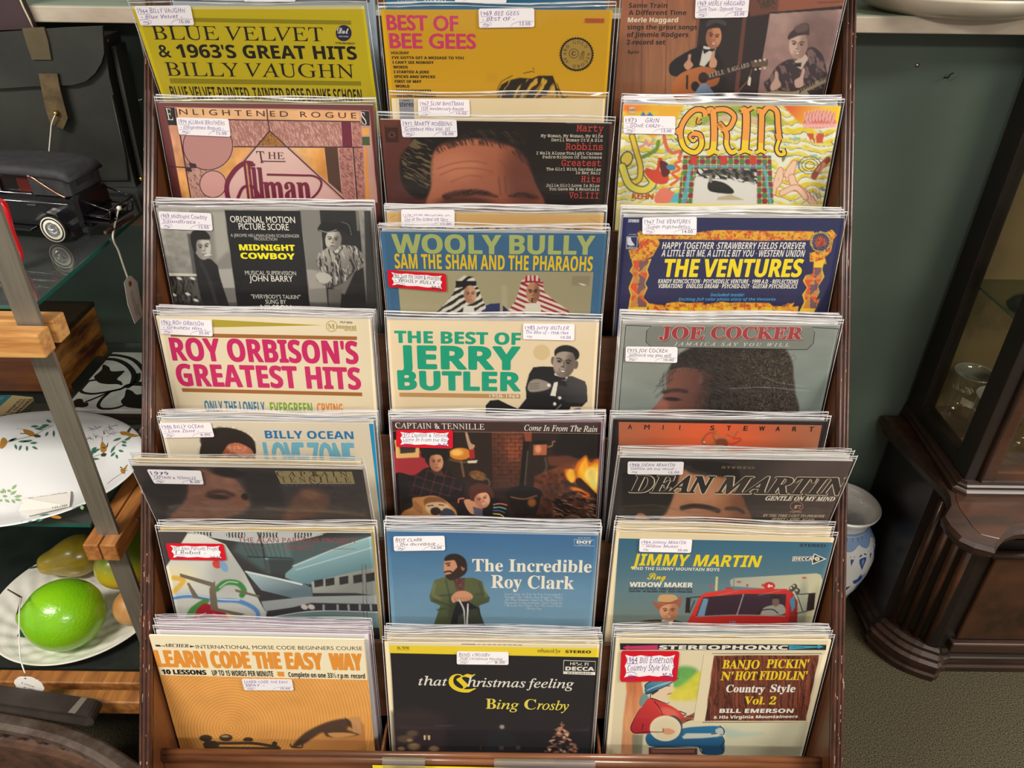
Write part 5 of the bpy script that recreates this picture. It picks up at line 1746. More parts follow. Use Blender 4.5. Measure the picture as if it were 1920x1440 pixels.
def paint(c):
    w = c.mpoly([(160, -100), (1060, -100), (1000, 720), (160, 720)], 3)
    c.grad((158, 96, 66), (164, 112, 76), (200, 0), (500, 700), w)
    c.nz(.12, 260, 16, 90, w)
    for x in (330, 505, 720):
        c.line((112, 62, 46), [(x, -60), (x - 10, 350), (x - 16, 720)], 6, 5, .8)
    c.poly((126, 74, 54), [(720, 130), (790, 125), (760, 380), (700, 370)], 20, .7)
    dk = c.mpoly([(740, 110), (1245, 70), (1190, 720), (800, 720), (700, 500), (720, 300)], 10)
    c.mix((44, 32, 32), dk)
    c.poly((108, 62, 50), [(1050, 90), (1078, 90), (1010, 720), (980, 720)], 8)
    c.poly((150, 86, 62), [(1300, -100), (1790, -100), (1790, 40), (1300, 80)], 6)
    c.poly((112, 66, 52), [(1040, -100), (1310, -100), (1300, 90), (1100, 120)], 20)
    lv = c.mpoly([(1090, -100), (1300, -100), (1290, 60), (1180, 60)], 14)
    c.streak((62, 52, 40), 14, 9, 30, lv, -.1, .2)
    c.line((112, 62, 50), [(1590, 20), (1790, 10)], 12, 6, .8)
    # sepia portrait on the right
    c.poly((40, 28, 30), [(1235, 90), (1790, 40), (1790, 80), (1235, 120)], 6)
    p = c.mpoly([(1242, 100), (1765, 66), (1700, 720), (1150, 720), (1180, 480)], 5)
    c.grad((178, 146, 136), (140, 106, 100), (1400, 100), (1400, 700), p)
    c.mix((112, 84, 82), p * c.mell(1620, 260, 200, 200, 0, 1.1) * .7)
    c.nz(.10, 70, 60, 30, p)
    c.poly((60, 46, 50), [(1290, 480), (1370, 430), (1440, 420), (1530, 340), (1600, 370), (1640, 450), (1660, 640), (1600, 720), (1300, 720), (1200, 610), (1240, 560)], 10, 1, 1)
    j = c.mpoly([(1290, 480), (1440, 420), (1530, 340), (1640, 450), (1650, 640), (1300, 660), (1210, 600)], 16)
    c.streak((122, 96, 94), 50, 20, 60, j, .1, .2)
    c.poly((204, 180, 164), [(1420, 440), (1500, 390), (1520, 420), (1470, 500), (1430, 480)], 8)
    c.poly((42, 32, 36), [(1420, 455), (1470, 450), (1466, 480), (1424, 480)], 6)
    face(c, 1446, 325, 66, 100, (206, 174, 156), (142, 108, 98), (58, 42, 42), 4, -.2, 1)
    c.poly((66, 50, 52), [(1375, 285), (1385, 240), (1470, 170), (1520, 175), (1525, 250), (1500, 250), (1440, 260)], 8, 1, 1)
    c.poly((110, 84, 84), [(1420, 190), (1500, 165), (1515, 215), (1440, 235)], 14, .8, 1)
    c.poly((196, 160, 144), [(1278, 520), (1300, 520), (1306, 570), (1320, 620), (1260, 655), (1245, 620), (1275, 570)], 8, 1, 1)
    c.poly((200, 166, 150), [(1478, 495), (1495, 500), (1484, 560), (1480, 620), (1430, 630), (1420, 580), (1460, 550)], 8, 1, 1)
    c.poly((168, 152, 124), [(1170, 720), (1240, 660), (1400, 660), (1500, 650), (1500, 720)], 12, 1, 1)
    c.poly((156, 138, 112), [(1440, 650), (1690, 530), (1690, 575), (1460, 680)], 6)
    # guitar player
    c.poly((26, 22, 26), [(515, 500), (540, 440), (650, 370), (710, 345), (780, 320), (860, 370), (900, 440), (930, 560), (920, 640), (780, 640), (640, 560), (540, 545)], 8, 1, 1)
    c.poly((216, 212, 204), [(765, 330), (855, 350), (820, 420), (770, 480), (735, 470)], 6)
    c.poly((30, 26, 30), [(760, 350), (800, 356), (850, 340), (845, 375), (805, 366), (768, 390)], 5)
    g = c.mpoly([(540, 680), (545, 600), (600, 530), (700, 490), (770, 480), (850, 500), (880, 560), (860, 610), (800, 640), (780, 720), (540, 730)], 6, 1)
    c.grad((196, 116, 60), (160, 90, 48), (600, 520), (760, 700), g)
    c.ell((48, 28, 24), 763, 560, 36, 40, 0, .1)
    c.poly((40, 28, 26), [(640, 540), (655, 540), (652, 645), (638, 640)], 6)
    c.ell((36, 26, 26), 705, 622, 30, 36, 0, .2)
    c.poly((62, 40, 36), [(780, 540), (1110, 440), (1115, 478), (800, 580)], 4)
    c.poly((104, 80, 64), [(1105, 440), (1230, 425), (1228, 475), (1115, 485)], 4)
    for i in range(3):
        for y in (440, 500):
            c.ell((214, 204, 186), 1140 + i * 32, y - i * 5, 9, 8, 0, .4)
    c.line((150, 120, 90), [(1112, 500), (1090, 570), (1040, 630), (1000, 680)], 5, 4)
    c.poly((224, 214, 196), [(1090, 550), (1108, 560), (1100, 620), (1080, 610)], 5)
    c.poly((206, 150, 118), [(655, 395), (675, 392), (672, 435), (690, 470), (650, 505), (622, 470), (650, 430)], 7, 1, 1)
    c.poly((210, 156, 122), [(828, 375), (848, 365), (845, 410), (862, 440), (850, 485), (806, 480), (812, 430)], 7, 1, 1)
    jn = c.mpoly([(700, 720), (720, 640), (770, 598), (810, 630), (860, 720)], 6, 1)
    c.grad((130, 150, 172), (90, 108, 134), (740, 600), (800, 700), jn)
    face(c, 838, 265, 56, 86, (206, 142, 104), (148, 90, 66), (40, 26, 24), 6, .1, 1)
    c.poly((38, 28, 28), [(780, 260), (782, 210), (800, 180), (905, 180), (915, 230), (902, 280), (890, 205), (800, 212)], 6, 1, 1)
    c.poly((70, 62, 62), [(785, 195), (800, 148), (870, 135), (925, 155), (922, 185), (850, 165)], 5, 1, 1)


a.canvas(170, -60, 1800, 720, (150, 92, 64), paint)
c = a.cover
TB = (44, 30, 26)
for s, x0, x1, y, col in (('Same Train', 226, 502, 56, TB), ('A Different Time', 224, 640, 108, TB), ('Merle Haggard', 218, 580, 160, (240, 226, 200)), ('sings the great songs', 216, 716, 212, TB), ('of Jimmie Rodgers', 212, 654, 266, TB), ('2-record set', 210, 488, 320, TB)):
    c.T(s, x0, y, x1, y, 34, 'sb', col, .012)
c.T('Capitol', 218, 386, 302, 384, 26, 'sc', TB, .006)
for i, ch in enumerate('MERLE HAGGARD'):
    if ch == ' ': continue
    x = 806 + i * 22.6
    c.T(ch, x, 560 - i * 6.3, x + 19, 555 - i * 6.3, 32, 'b', (222, 206, 186), -.01)
for i, ch in enumerate('JIMMIE RODG'):
    if ch == ' ': continue
    x = 1450 + i * 21
    c.T(ch, x, 664 - i * 10.5, x + 16, 657 - i * 10.5, 28, 'sb', (60, 50, 44), .0)
a.sticker([(706, -12), (1092, -10), (1080, 122), (700, 130)], ['1969 MERLE HAGGARD', 'Same Train - Different Time'], '25.00').behind([WHT]).done(20)

a = Album(zp(A3, 192, 722), zp(A3, 1732, 728), 1.135, 6.5, (206, 204, 200), 'pale record hidden behind the rainbow-coloured record', 'pale record almost hidden behind the psychedelic yellow record, its label poking up', org=A3)
a.sticker([(184, 686), (548, 690), (584, 760), (190, 760)], ['1975', ' Fair '], '').done(21)

a = Album(zp(A3, 187, 750), zp(A3, 1755, 764), 1.118, 6.7, (236, 226, 150), 'psychedelic yellow record', 'psychedelic yellow record with huge curly outlined letters and swirling waves', org=A3, edge=(226, 214, 190))
LT = [(226, 'x')]


def paint(c):
    c.C[:] = (232, 224, 140)
    # wave pattern
    q = fbm(c.X / 130, c.Y / 110, 3)
    wv = np.sin(c.Y / 9. + 7 * q + np.sin(c.X / 45.) * 1.6)
    c.mix((236, 236, 224), np.clip(wv * 2, 0, 1) * .9)
    c.mix((232, 206, 40), np.clip(-wv * 2 - .2, 0, 1) * np.clip(fbm(c.X / 70, c.Y / 60, 8) * 2 + .6, 0, 1))
    c.mix((52, 62, 66), np.clip(1 - np.abs(np.sin(c.Y / 18. + 3.5 * q + np.sin(c.X / 45.) * .8) * 5), 0, 1) * .75)
    c.mix((110, 170, 170), np.clip(fbm(c.X / 50, c.Y / 40, 17) * 4 - 1.3, 0, 1) * .7)
    # sunset sky above the waves
    sky = c.mpoly([(185, 750), (620, 755), (560, 900), (400, 1000), (187, 860)], 40)
    c.grad((240, 180, 40), (236, 110, 50), (380, 830), (200, 760), sky)
    sky = c.mpoly([(1330, 755), (1760, 764), (1730, 900), (1460, 890)], 20)
    c.grad((244, 200, 40), (226, 100, 40), (1560, 880), (1400, 760), sky)
    c.poly((226, 206, 60), [(180, 800), (440, 800), (430, 840), (180, 850)], 20, .7)
    c.poly((70, 120, 180), [(310, 835), (330, 800), (350, 835), (378, 806), (410, 840)], 5)
    # arches
    for r_, col in ((430, (208, 196, 80)), (370, (150, 176, 70)), (310, (214, 190, 150)), (250, (232, 226, 110)), (190, (206, 188, 160))):
        c.mix(col, c.mell(1000, 1080, r_, r_ * .85, 0, .03) * (c.Y < 900))
    c.nz(.12, 40, 16, 20, c.mell(1000, 1080, 430, 360, 0, .1) * (c.Y < 900))
    # shell cloud
    c.ell((226, 120, 110), 1600, 885, 120, 40, -3, .2)
    for i in range(9):
        c.ell((236, 170, 160), 1505 + i * 24, 850 - 8 * math.sin(i / 8 * PI) * 3, 13, 46, -16 + i * 4, .3)
        c.line((150, 60, 60), [(1494 + i * 24, 880), (1498 + i * 24, 840 - 20 * math.sin(i / 8 * PI)), (1512 + i * 24, 812 - 16 * math.sin(i / 8 * PI))], 3, 3, .8)
    for i in range(10):
        c.ell((240, 180, 172), 1495 + i * 24, 905, 14, 16, 0, .3)
    stem = c.mpoly([(1510, 960), (1660, 960), (1640, 1030), (1540, 1030)], 8)
    c.streak((208, 84, 40), 50, 7, 85, stem, -.2, .2)
    # left: saxophone and figures
    c.line((90, 70, 30), [(250, 980), (280, 1090), (310, 1200), (300, 1290), (240, 1310), (190, 1240), (200, 1150)], 46, 6)
    c.line((230, 200, 60), [(250, 980), (280, 1090), (310, 1200), (300, 1290), (240, 1310), (190, 1240), (200, 1150)], 32, 5)
    c.ell((90, 70, 30), 210, 1145, 46, 60, 20, .1)
    c.ell((236, 210, 80), 212, 1143, 36, 48, 20, .1)
    c.line((40, 70, 80), [(180, 1200), (230, 1330), (330, 1370), (400, 1320), (360, 1250)], 60, 6)
    c.line((232, 220, 90), [(180, 1200), (230, 1330), (330, 1370), (400, 1320), (360, 1250)], 46, 6)
    c.poly((214, 70, 40), [(350, 1210), (420, 1220), (440, 1140), (470, 1150), (450, 1230), (510, 1260), (500, 1320), (420, 1320), (350, 1260)], 6, 1, 1)
    c.poly((96, 30, 30), [(450, 1160), (510, 1180), (520, 1250), (470, 1270)], 6, 1, 1)
    c.ell((70, 140, 170), 530, 1205, 34, 22, 10, .2)
    c.line((226, 100, 60), [(600, 1160), (560, 1180), (590, 1220), (540, 1250), (580, 1290), (530, 1330)], 20, 5)
    c.line((216, 110, 80), [(480, 980), (500, 1060), (540, 1100), (600, 1090), (590, 1140)], 26, 5)
    c.line((50, 110, 70), [(560, 1000), (620, 1050), (600, 1100)], 8, 4)
    c.line((226, 150, 150), [(300, 1060), (340, 1040), (350, 1010), (370, 1050), (400, 1020)], 16, 5)
    c.line((110, 150, 50), [(330, 1130), (420, 1080), (440, 1020)], 28, 6)
    c.poly((232, 130, 110), [(420, 1400), (480, 1350), (560, 1400), (520, 1460), (420, 1460)], 8, 1, 1)
    c.poly((90, 190, 200), [(550, 1400), (600, 1380), (620, 1460), (520, 1460)], 10)
    # right: hands and bottle
    for p, w in (([(1270, 1390), (1290, 1290), (1320, 1220), (1320, 1290), (1290, 1340)], 26), ([(1370, 1290), (1400, 1240), (1420, 1170), (1380, 1220), (1360, 1260)], 28), ([(1400, 1280), (1420, 1330), (1520, 1420), (1560, 1470)], 44), ([(1330, 1390), (1430, 1350), (1500, 1420)], 34)):
        c.line((196, 110, 90), p, w + 10, 5)
        c.line((240, 204, 176), p, w, 5)
    for i in range(5):
        c.line((196, 110, 90), [(1500 + i * 24, 1360), (1520 + i * 22, 1440)], 4, 3)
    c.line((150, 66, 50), [(1560, 1270), (1600, 1210), (1660, 1150)], 44, 6)
    c.line((206, 130, 90), [(1590, 1225), (1630, 1185)], 34, 6)
    for r_ in (26, 44, 62):
        t = np.hypot((c.X - 1530) / 1.3, c.Y - 1190)
        c.mix((60, 70, 74), np.clip(1.5 - np.abs(t - r_) / 3, 0, 1) * .7)
    # frame of patterned tiles round a small picture
    fr = c.mpoly([(620, 1120), (1250, 1120), (1270, 1480), (580, 1480)], 5)
    c.mix((60, 120, 140), fr)
    tl = np.sin(c.X / 13.) * np.sin(c.Y / 13.)
    c.mix((150, 40, 70), fr * np.clip(tl * 4, 0, 1))
    c.mix((226, 200, 70), fr * np.clip(1 - np.abs(tl) * 5, 0, 1))
    c.mix((90, 130, 60), fr * np.clip(-tl * 5 - 1, 0, 1))
    c.mix((206, 60, 40), fr * np.clip(np.sin(c.X / 34.) * 4 - 2.6, 0, 1) * (c.Y < 1185))
    c.mix((96, 200, 226), c.mpoly([(660, 1190), (1210, 1190), (1260, 1480), (1240, 1480), (1190, 1205), (680, 1205), (640, 1480), (600, 1480)], 8) * .7)
    pc = c.mpoly([(720, 1215), (1150, 1215), (1150, 1480), (680, 1480), (700, 1290)], 12, 0)
    c.mix((226, 224, 218), pc)
    c.poly((104, 102, 92), [(800, 1215), (1130, 1225), (1130, 1320), (1040, 1290), (900, 1260), (720, 1270)], 14)
    c.streak((40, 40, 38), 26, 12, 20, c.mpoly([(720, 1215), (1150, 1215), (1150, 1330), (900, 1290), (700, 1280)], 8), -.05, .2)
    c.poly((32, 31, 32), [(800, 1310), (840, 1300), (920, 1320), (980, 1370), (960, 1395), (810, 1375)], 6, 1, 1)
    c.ell((150, 140, 126), 816, 1290, 14, 26, 0, .3)
    c.poly((196, 180, 150), [(870, 1420), (960, 1400), (1060, 1440), (860, 1440)], 8)


a.canvas(150, 752, 1800, 1460, (232, 224, 140), paint)
c = a.cover


def curly(c, strokes, w, c1, c2, ysplit):
    for p, s in strokes: c.L((58, 20, 30), p, w * s + 16, 1)
    for p, s in strokes: c.L(c1, p, w * s, 1)
    if c2 is not None:
        for p, s in strokes:
            q = catmull(p, 5, False)
            q = q[q[:, 1] > ysplit]
            if len(q) > 2: c.L(c2, q, w * s * .92)


G1, G2 = (246, 164, 64), (244, 212, 40)
curly(c, [([(778, 840), (765, 795), (695, 795), (625, 870), (598, 960), (625, 1060), (700, 1098), (748, 1050), (740, 975), (690, 960)], 1), ([(690, 960), (665, 985), (690, 1015), (712, 995)], .6), ([(590, 925), (570, 950), (600, 965)], .7), ([(745, 870), (725, 885), (735, 850)], .6)], 34, G1, G2, 1000)
curly(c, [([(790, 800), (830, 800), (840, 900), (840, 1000), (830, 1080), (790, 1105)], 1.2), ([(850, 790), (930, 790), (985, 840), (950, 920), (890, 930)], .9), ([(890, 930), (880, 890), (930, 960), (930, 1040), (960, 1095), (1000, 1085)], .9), ([(830, 1085), (870, 1100)], .8)], 36, G1, G2, 1000)
curly(c, [([(1040, 790), (1070, 810), (1072, 920), (1066, 1010), (1060, 1090)], 1.3), ([(1030, 780), (1065, 800), (1120, 775)], .6), ([(1020, 1100), (1062, 1085), (1110, 1100)], .7)], 38, G1, G2, 1000)
curly(c, [([(1150, 800), (1180, 810), (1180, 930), (1175, 1080)], 1.1), ([(1180, 830), (1230, 770), (1290, 800), (1300, 900), (1310, 1000)], 1), ([(1310, 1000), (1290, 1070), (1310, 1110), (1345, 1105), (1335, 1075)], .7), ([(1140, 1100), (1176, 1085), (1210, 1100)], .7), ([(1300, 960), (1310, 1000)], 1.2)], 34, G1, G2, 1000)
c.P((226, 190, 150), [(228, 770), (270, 770), (268, 818), (228, 814)]).T('A&M', 231, 800, 266, 800, 18, 'sb', (60, 40, 36))
c.T('KEHN', 250, 1430, 400, 1436, 44, 'n', (206, 84, 44), .02)
a.sticker([(188, 832), (562, 836), (556, 966), (187, 958)], ['1973    GRIN', '- GONE CRAZY -'], '12.00').behind([WHT]).done(22)

a = Album(zp(B3, 185, 182), zp(B3, 1776, 188), 1.103, 7, (32, 36, 84), 'navy record with orange ornament', 'navy blue record with orange ornamental border and large yellow slanted lettering', org=B3, edge=(220, 214, 206))


def paint(c):
    c.grad((34, 38, 90), (38, 38, 78), (300, 190), (300, 860))
    c.nz(.06, 120, 60)

    def orn(pts, seed, f=4):
        m = c.mpoly(pts, f)
        c.mix((232, 170, 46), m)
        mi = c.mpoly([(np.mean([p[0] for p in pts]) + (x - np.mean([p[0] for p in pts])) * .94, y) for x, y in pts], 6)
        n = fbm(c.X / 26, c.Y / 22, seed)
        c.mix((214, 86, 36), mi * np.clip(n * 6, 0, 1))
        c.mix((60, 44, 40), mi * np.clip(1 - np.abs(fbm(c.X / 24, c.Y / 20, seed + 5)) * 14, 0, 1) * .8)
        c.mix((240, 190, 60), mi * np.clip(1 - np.abs(fbm(c.X / 30, c.Y / 26, seed + 8)) * 9, 0, 1) * .8)
    orn([(300, 280), (480, 300), (700, 295), (850, 275), (1560, 285), (1560, 345), (1200, 350), (900, 345), (500, 340), (340, 330)], 2)
    orn([(225, 420), (300, 400), (290, 290), (420, 300), (450, 370), (400, 460), (330, 500), (240, 480)], 5)
    orn([(1650, 290), (1690, 270), (1722, 310), (1700, 340), (1680, 430), (1640, 470), (1650, 520), (1530, 500), (1530, 440), (1600, 420)], 7)
    spine = lambda pts, hubs, seed: None
    for pts, hubs in (([(245, 480), (330, 500), (390, 480), (360, 560), (372, 600), (345, 660), (362, 690), (330, 760), (370, 800), (350, 870), (218, 870), (240, 740), (225, 690), (260, 600), (232, 570), (255, 530)], ((300, 580), (290, 745))),
                      ([(1560, 505), (1640, 480), (1620, 560), (1635, 610), (1590, 680), (1600, 720), (1570, 780), (1600, 770), (1560, 870), (1450, 870), (1490, 790), (1475, 740), (1510, 690), (1480, 640), (1500, 600), (1550, 590)], ((1562, 628), (1530, 752)))):
        m = c.mpoly(pts, 4)
        c.mix((240, 196, 50), m)
        mi = c.mpoly([(hubs[0][0] + (x - hubs[0][0]) * .86 + (y - 680) * 0, y) for x, y in pts], 5)
        for hx, hy in hubs:
            ang = np.arctan2(c.Y - hy, c.X - hx)
            near = mi * (np.abs(c.Y - hy) < 86)
            sec = np.floor(ang / (PI / 4))
            ln = np.clip(1 - np.abs(np.sin(ang * 4)) * np.hypot(c.X - hx, c.Y - hy) / 5, 0, 1)
            c.mix((218, 76, 40), near * (np.mod(sec, 3) == 0) * .95)
            c.mix((110, 76, 96), near * (np.mod(sec, 3) == 1) * .9)
            c.mix((196, 130, 70), near * (np.mod(sec, 3) == 2) * .9)
            c.mix((240, 196, 50), near * ln)
    # rosette
    c.ell((24, 26, 60), 1608, 360, 78, 76, 0, .05)
    r = np.hypot(c.X - 1608, c.Y - 360)
    an = np.arctan2(c.Y - 360, c.X - 1608)
    c.mix((240, 206, 90), ((r < 76) & (r > 62) & (np.sin(an * 38) > 0)) * 1.)
    c.mix((90, 84, 130), ((r < 58) & (r > 44)) * .8)
    c.mix((226, 110, 40), ((r < 42) & (r > 14) & (np.sin(an * 16 + r / 5) > -.2)) * .9)
    c.mix((210, 60, 40), (r < 12) * 1.)
    # big ornate word cut off by the next record
    orn([(365, 800), (430, 812), (490, 815), (500, 800), (590, 790), (640, 800), (760, 795), (760, 812), (900, 790), (960, 800), (1000, 795), (1240, 800), (1260, 820), (1340, 825), (1420, 795), (1400, 830), (1450, 820), (1440, 880), (370, 880)], 11)
    wd = c.mpoly([(520, 830), (1320, 830), (1320, 880), (520, 880)], 6)
    c.mix((238, 200, 50), wd * (np.sin(c.X / 16.) > -.1) * .9)


a.canvas(190, 270, 1790, 890, (34, 38, 88), paint)
c = a.cover
c.T('STEREO', 222, 218, 300, 219, 22, 'sb', (214, 214, 220), .03)
c.T('LST-8052', 226, 310, 282, 311, 9, 'n', (190, 190, 206))
c.L((210, 214, 226), [(212, 322), (288, 322), (284, 412), (208, 408)], 4, closed=True)
c.P((220, 222, 230), [(216, 328), (240, 326), (246, 350), (270, 384), (240, 388), (216, 380)])
c.T('LIBERTY', 212, 404, 278, 408, 12, 'sb', (210, 214, 226))
c.T('HAPPY TOGETHER \u00b7STRAWBERRY FIELDS FOREVER', 464, 409, 1492, 411, 48, 'sb', WT, .0, 1, .12)
c.T('A LITTLE BIT ME, A LITTLE BIT YOU \u00b7 WESTERN UNION', 460, 464, 1485, 466, 48, 'sb', WT, .0, 1, .12)
c.T('THE', 468, 612, 720, 612, 130, 'sb', (246, 222, 20), .02, 1, .06)
c.T('VENTURES', 752, 612, 1462, 612, 130, 'sb', (246, 222, 20), .02, 1, .06)
c.T('KANDY KONCOCTION \u00b7 PSYCHEDELIC VENTURE \u00b7 1999 A.D. \u00b7 REFLECTIONS', 436, 656, 1442, 660, 30, 'sb', WT, .008, 1, .1)
c.T('VIBRATIONS \u00b7 ENDLESS DREAM \u00b7 PSYCHED-OUT \u00b7 GUITAR PSYCHEDELICS', 436, 691, 1434, 694, 30, 'sb', WT, .008, 1, .1)
c.T('Included inside!', 812, 750, 1056, 751, 22, 'sbi', (70, 160, 214))
c.T('Exciting full color photo story of the Ventures', 584, 781, 1282, 781, 20, 'sbi', (70, 160, 214))
a.sticker([(323, 182), (714, 176), (712, 306), (323, 302)], ['1967 THE VENTURES', '-Super Psychedelics'], '14.00', (80, 60, 130)).behind([WHT, GRY, WHT, WHT]).done(23)

a = Album(zp(B3, 187, 945), zp(B3, 1748, 962), 1.112, 5.5, (140, 146, 138), 'grey record with long-haired profile', 'grey-green record with profile of a curly-haired bearded man and red lettering', org=B3, edge=(206, 200, 186))


def paint(c):
    z = 1306
    c.grad((150, 154, 146), (128, 140, 134), (500, 960), (700, z + 340))
    c.nz(.05, 200, 60)
    H = (36, 32, 30)
    hair = c.mpoly([(520, 1270), (600, 1160), (760, 1090), (900, 1030), (1080, 1010), (1230, 1060), (1340, 1120), (1400, 1220), (1410, 1330), (1420, z + 120), (1400, z + 330), (800, z + 340), (700, z + 200), (760, 1330), (640, 1280), (560, 1300)], 26, 1)
    c.mix(H, hair)
    face_ = c.mpoly([(500, 1400), (520, 1290), (640, 1262), (800, 1300), (860, z + 60), (800, z + 190), (780, z + 340), (360, z + 340), (365, z + 290), (430, z + 220), (480, z + 150), (500, z + 90)], 10, 1) * np.clip((860 - c.X + 60 * fbm(c.X / 40, c.Y / 40, 51)) / 140, 0, 1)
    c.grad((134, 86, 72), (84, 54, 50), (480, z + 100), (800, z + 120), face_)
    c.mix((168, 106, 92), face_ * c.mell(460, z + 240, 50, 60, -30, 1.) * .7)
    c.line((52, 36, 34), [(480, z + 135), (560, z + 120), (640, z + 130)], 26, 16, .9)
    c.ell((44, 32, 32), 540, z + 185, 60, 14, 4, .8, .9)
    c.ell((60, 40, 38), 470, z + 300, 26, 12, 20, .8, .8)
    hz = .25 + .75 * np.clip((c.X - 760 + 90 * fbm(c.X / 90, c.Y / 90, 31)) / 420, 0, 1) * np.clip((c.Y - 1030) / 160, 0, 1)
    cur = fbm(c.X / 34, c.Y / 30, 41) * 5 + fbm(c.X / 14, c.Y / 12, 44) * 2
    c.mix((134, 118, 90), hair * hz * np.clip(np.sin(cur * 2.6 + c.X / 22) * 1.6 - .75, 0, 1) * .9)
    c.mix((92, 82, 68), hair * hz * np.clip(np.sin(cur * 3.4 - c.Y / 16) * 1.5 - .6, 0, 1) * .8)
    c.mix((18, 16, 17), hair * np.clip(np.sin(cur * 2.1 + c.Y / 30) * 1.4 - .6, 0, 1) * .6)
    c.streak((70, 60, 54), 30, 8, 20, hair, .1, .3, 12, .7)
    r = random.Random(5)
    for _ in range(26):
        x, y = r.choice(((520, 1290), (560, 1240), (500, 1340), (620, 1190)))
        x += r.uniform(-10, 60)
        c.line((60, 54, 50), [(x, y), (x - r.uniform(20, 60), y + r.uniform(10, 60)), (x - r.uniform(40, 150), y + r.uniform(60, 150))], 3, 3, .7)
    for _ in range(30):
        x, y = r.uniform(900, 1400), r.uniform(1030, 1200)
        c.line((70, 60, 54), [(x, y), (x + 25, y - 20), (x + 40, y + 12), (x + 15, y + 25)], 3, 3, .6)
    c.line((190, 186, 170), [(960, z + 110), (1200, z + 100), (1440, z + 120), (1520, z + 125)], 4, 6, .6)
    c.line((196, 196, 190), [(1180, 1320), (1300, 1370), (1500, 1400)], 3, 5, .5)


a.canvas(190, 955, 1760, 1660, (140, 146, 138), paint)
c = a.cover
CK = (166, 60, 66)
c.L((34, 34, 34), [(205, 960), (390, 966), (355, 1000), (350, 1080), (390, 1118), (800, 1124), (1380, 1134), (1510, 1134), (1555, 1090), (1565, 1010), (1545, 975), (1738, 985)], 5)
c.L((34, 34, 34), [(205, 960), (165, 1440), (150, 1640)], 5)
c.L((34, 34, 34), [(1738, 985), (1650, 1440)], 5)
c.P((128, 132, 124), [(395, 966), (1545, 975), (1563, 1010), (1553, 1090), (1508, 1130), (392, 1114), (354, 1080), (358, 1000)])
for s, x0, x1 in (('JOE', 442, 764), ('COCKER', 812, 1470)):
    c.T(s, x0 + 8, 1064, x1 + 8, 1070, 92, 'b', (96, 94, 88), .02)
    c.T(s, x0 - 4, 1058, x1 + 4, 1064, 95, 'b', (226, 190, 176), .045)
    c.T(s, x0, 1056, x1, 1062, 90, 'b', CK, .022)
c.T('J A M A I C A   S A Y   Y O U   W I L L', 552, 1104, 1380, 1112, 24, 'i', (226, 222, 206), .01)
a.sticker([(204, 1108), (576, 1112), (573, 1226), (200, 1216)], ['1975 JOE COCKER', 'Jamaica say you will'], '10.00', (50, 50, 70)).behind([WHT, GRY, WHT, CRM]).done(24)

a = Album(zp(C3, 116, 332), zp(C3, 1658, 348), 1.127, 6, (34, 30, 32), 'black bordered orange record', 'orange record with black border and widely spaced black capitals, right column', org=C3, edge=(90, 84, 84))


def paint(c):
    c.C[:] = (180, 104, 72)
    c.mix((232, 100, 56), c.mell(900, 520, 430, 300, 0, 1.6) * .9)
    c.mix((160, 104, 76), c.mell(1600, 600, 400, 300, 0, 1.6) * .6)
    c.nz(.03, 200, 80)
    for p, w, col in (([(850, 420), (790, 440), (755, 490), (790, 520), (850, 500), (830, 450)], 16, (150, 104, 66)), ([(860, 425), (890, 470), (940, 450), (1000, 430), (1020, 410)], 14, (170, 120, 70)), ([(920, 480), (960, 510), (1020, 490), (1030, 470), (980, 470)], 12, (190, 70, 44)), ([(760, 480), (800, 430), (850, 440)], 8, (206, 56, 40)), ([(930, 440), (980, 460), (1010, 420)], 8, (206, 66, 40))):
        c.line(col, p, w, 5)
    c.poly((130, 70, 50), [(850, 490), (880, 470), (930, 480), (935, 540), (880, 550)], 8, 1, 1)
    c.poly((208, 160, 96), [(820, 640), (820, 570), (860, 520), (920, 525), (945, 580), (940, 640)], 8, 1, 1)
    c.poly((96, 66, 50), [(870, 540), (910, 530), (930, 600), (890, 620)], 6, .9, 1)
    c.ell((236, 220, 190), 770, 494, 8, 5, 0, .5)


a.canvas(140, 352, 1624, 640, (180, 104, 72), paint)
c = a.cover
ng = [(155, 350), (1624, 372), (1560, 800), (120, 800)]
c.P((34, 30, 32), [(107, 332), (1658, 348), (1657, 374), (1624, 374), (155, 350), (107, 350)])
c.P((34, 30, 32), [(107, 334), (155, 334), (150, 800), (80, 800)])
c.P((34, 30, 32), [(1622, 350), (1662, 350), (1620, 700), (1555, 700)])
for ch, x in zip('AMIISTEWART', (234, 356, 472, 592, 826, 945, 1066, 1183, 1297, 1417, 1538)):
    y = 402 + (x - 234) * .012
    w = {'I': 3, 'M': 19, 'W': 21}.get(ch, 15)
    c.T(ch, x - w, y, x + w, y, 34, 'n', BK, .02)
c.T('K N O C K', 1266, 582, 1448, 584, 30, 'n', BK, .015)
a.behind([WHT]).done(25)

a = Album(zp(C3, 165, 606), zp(C3, 1842, 632), 1.053, -7, (58, 52, 50), 'dark record leaning over the right rail', 'dark brown record with big outlined slab capitals leaning over the right rail', org=C3, edge=(200, 196, 190))


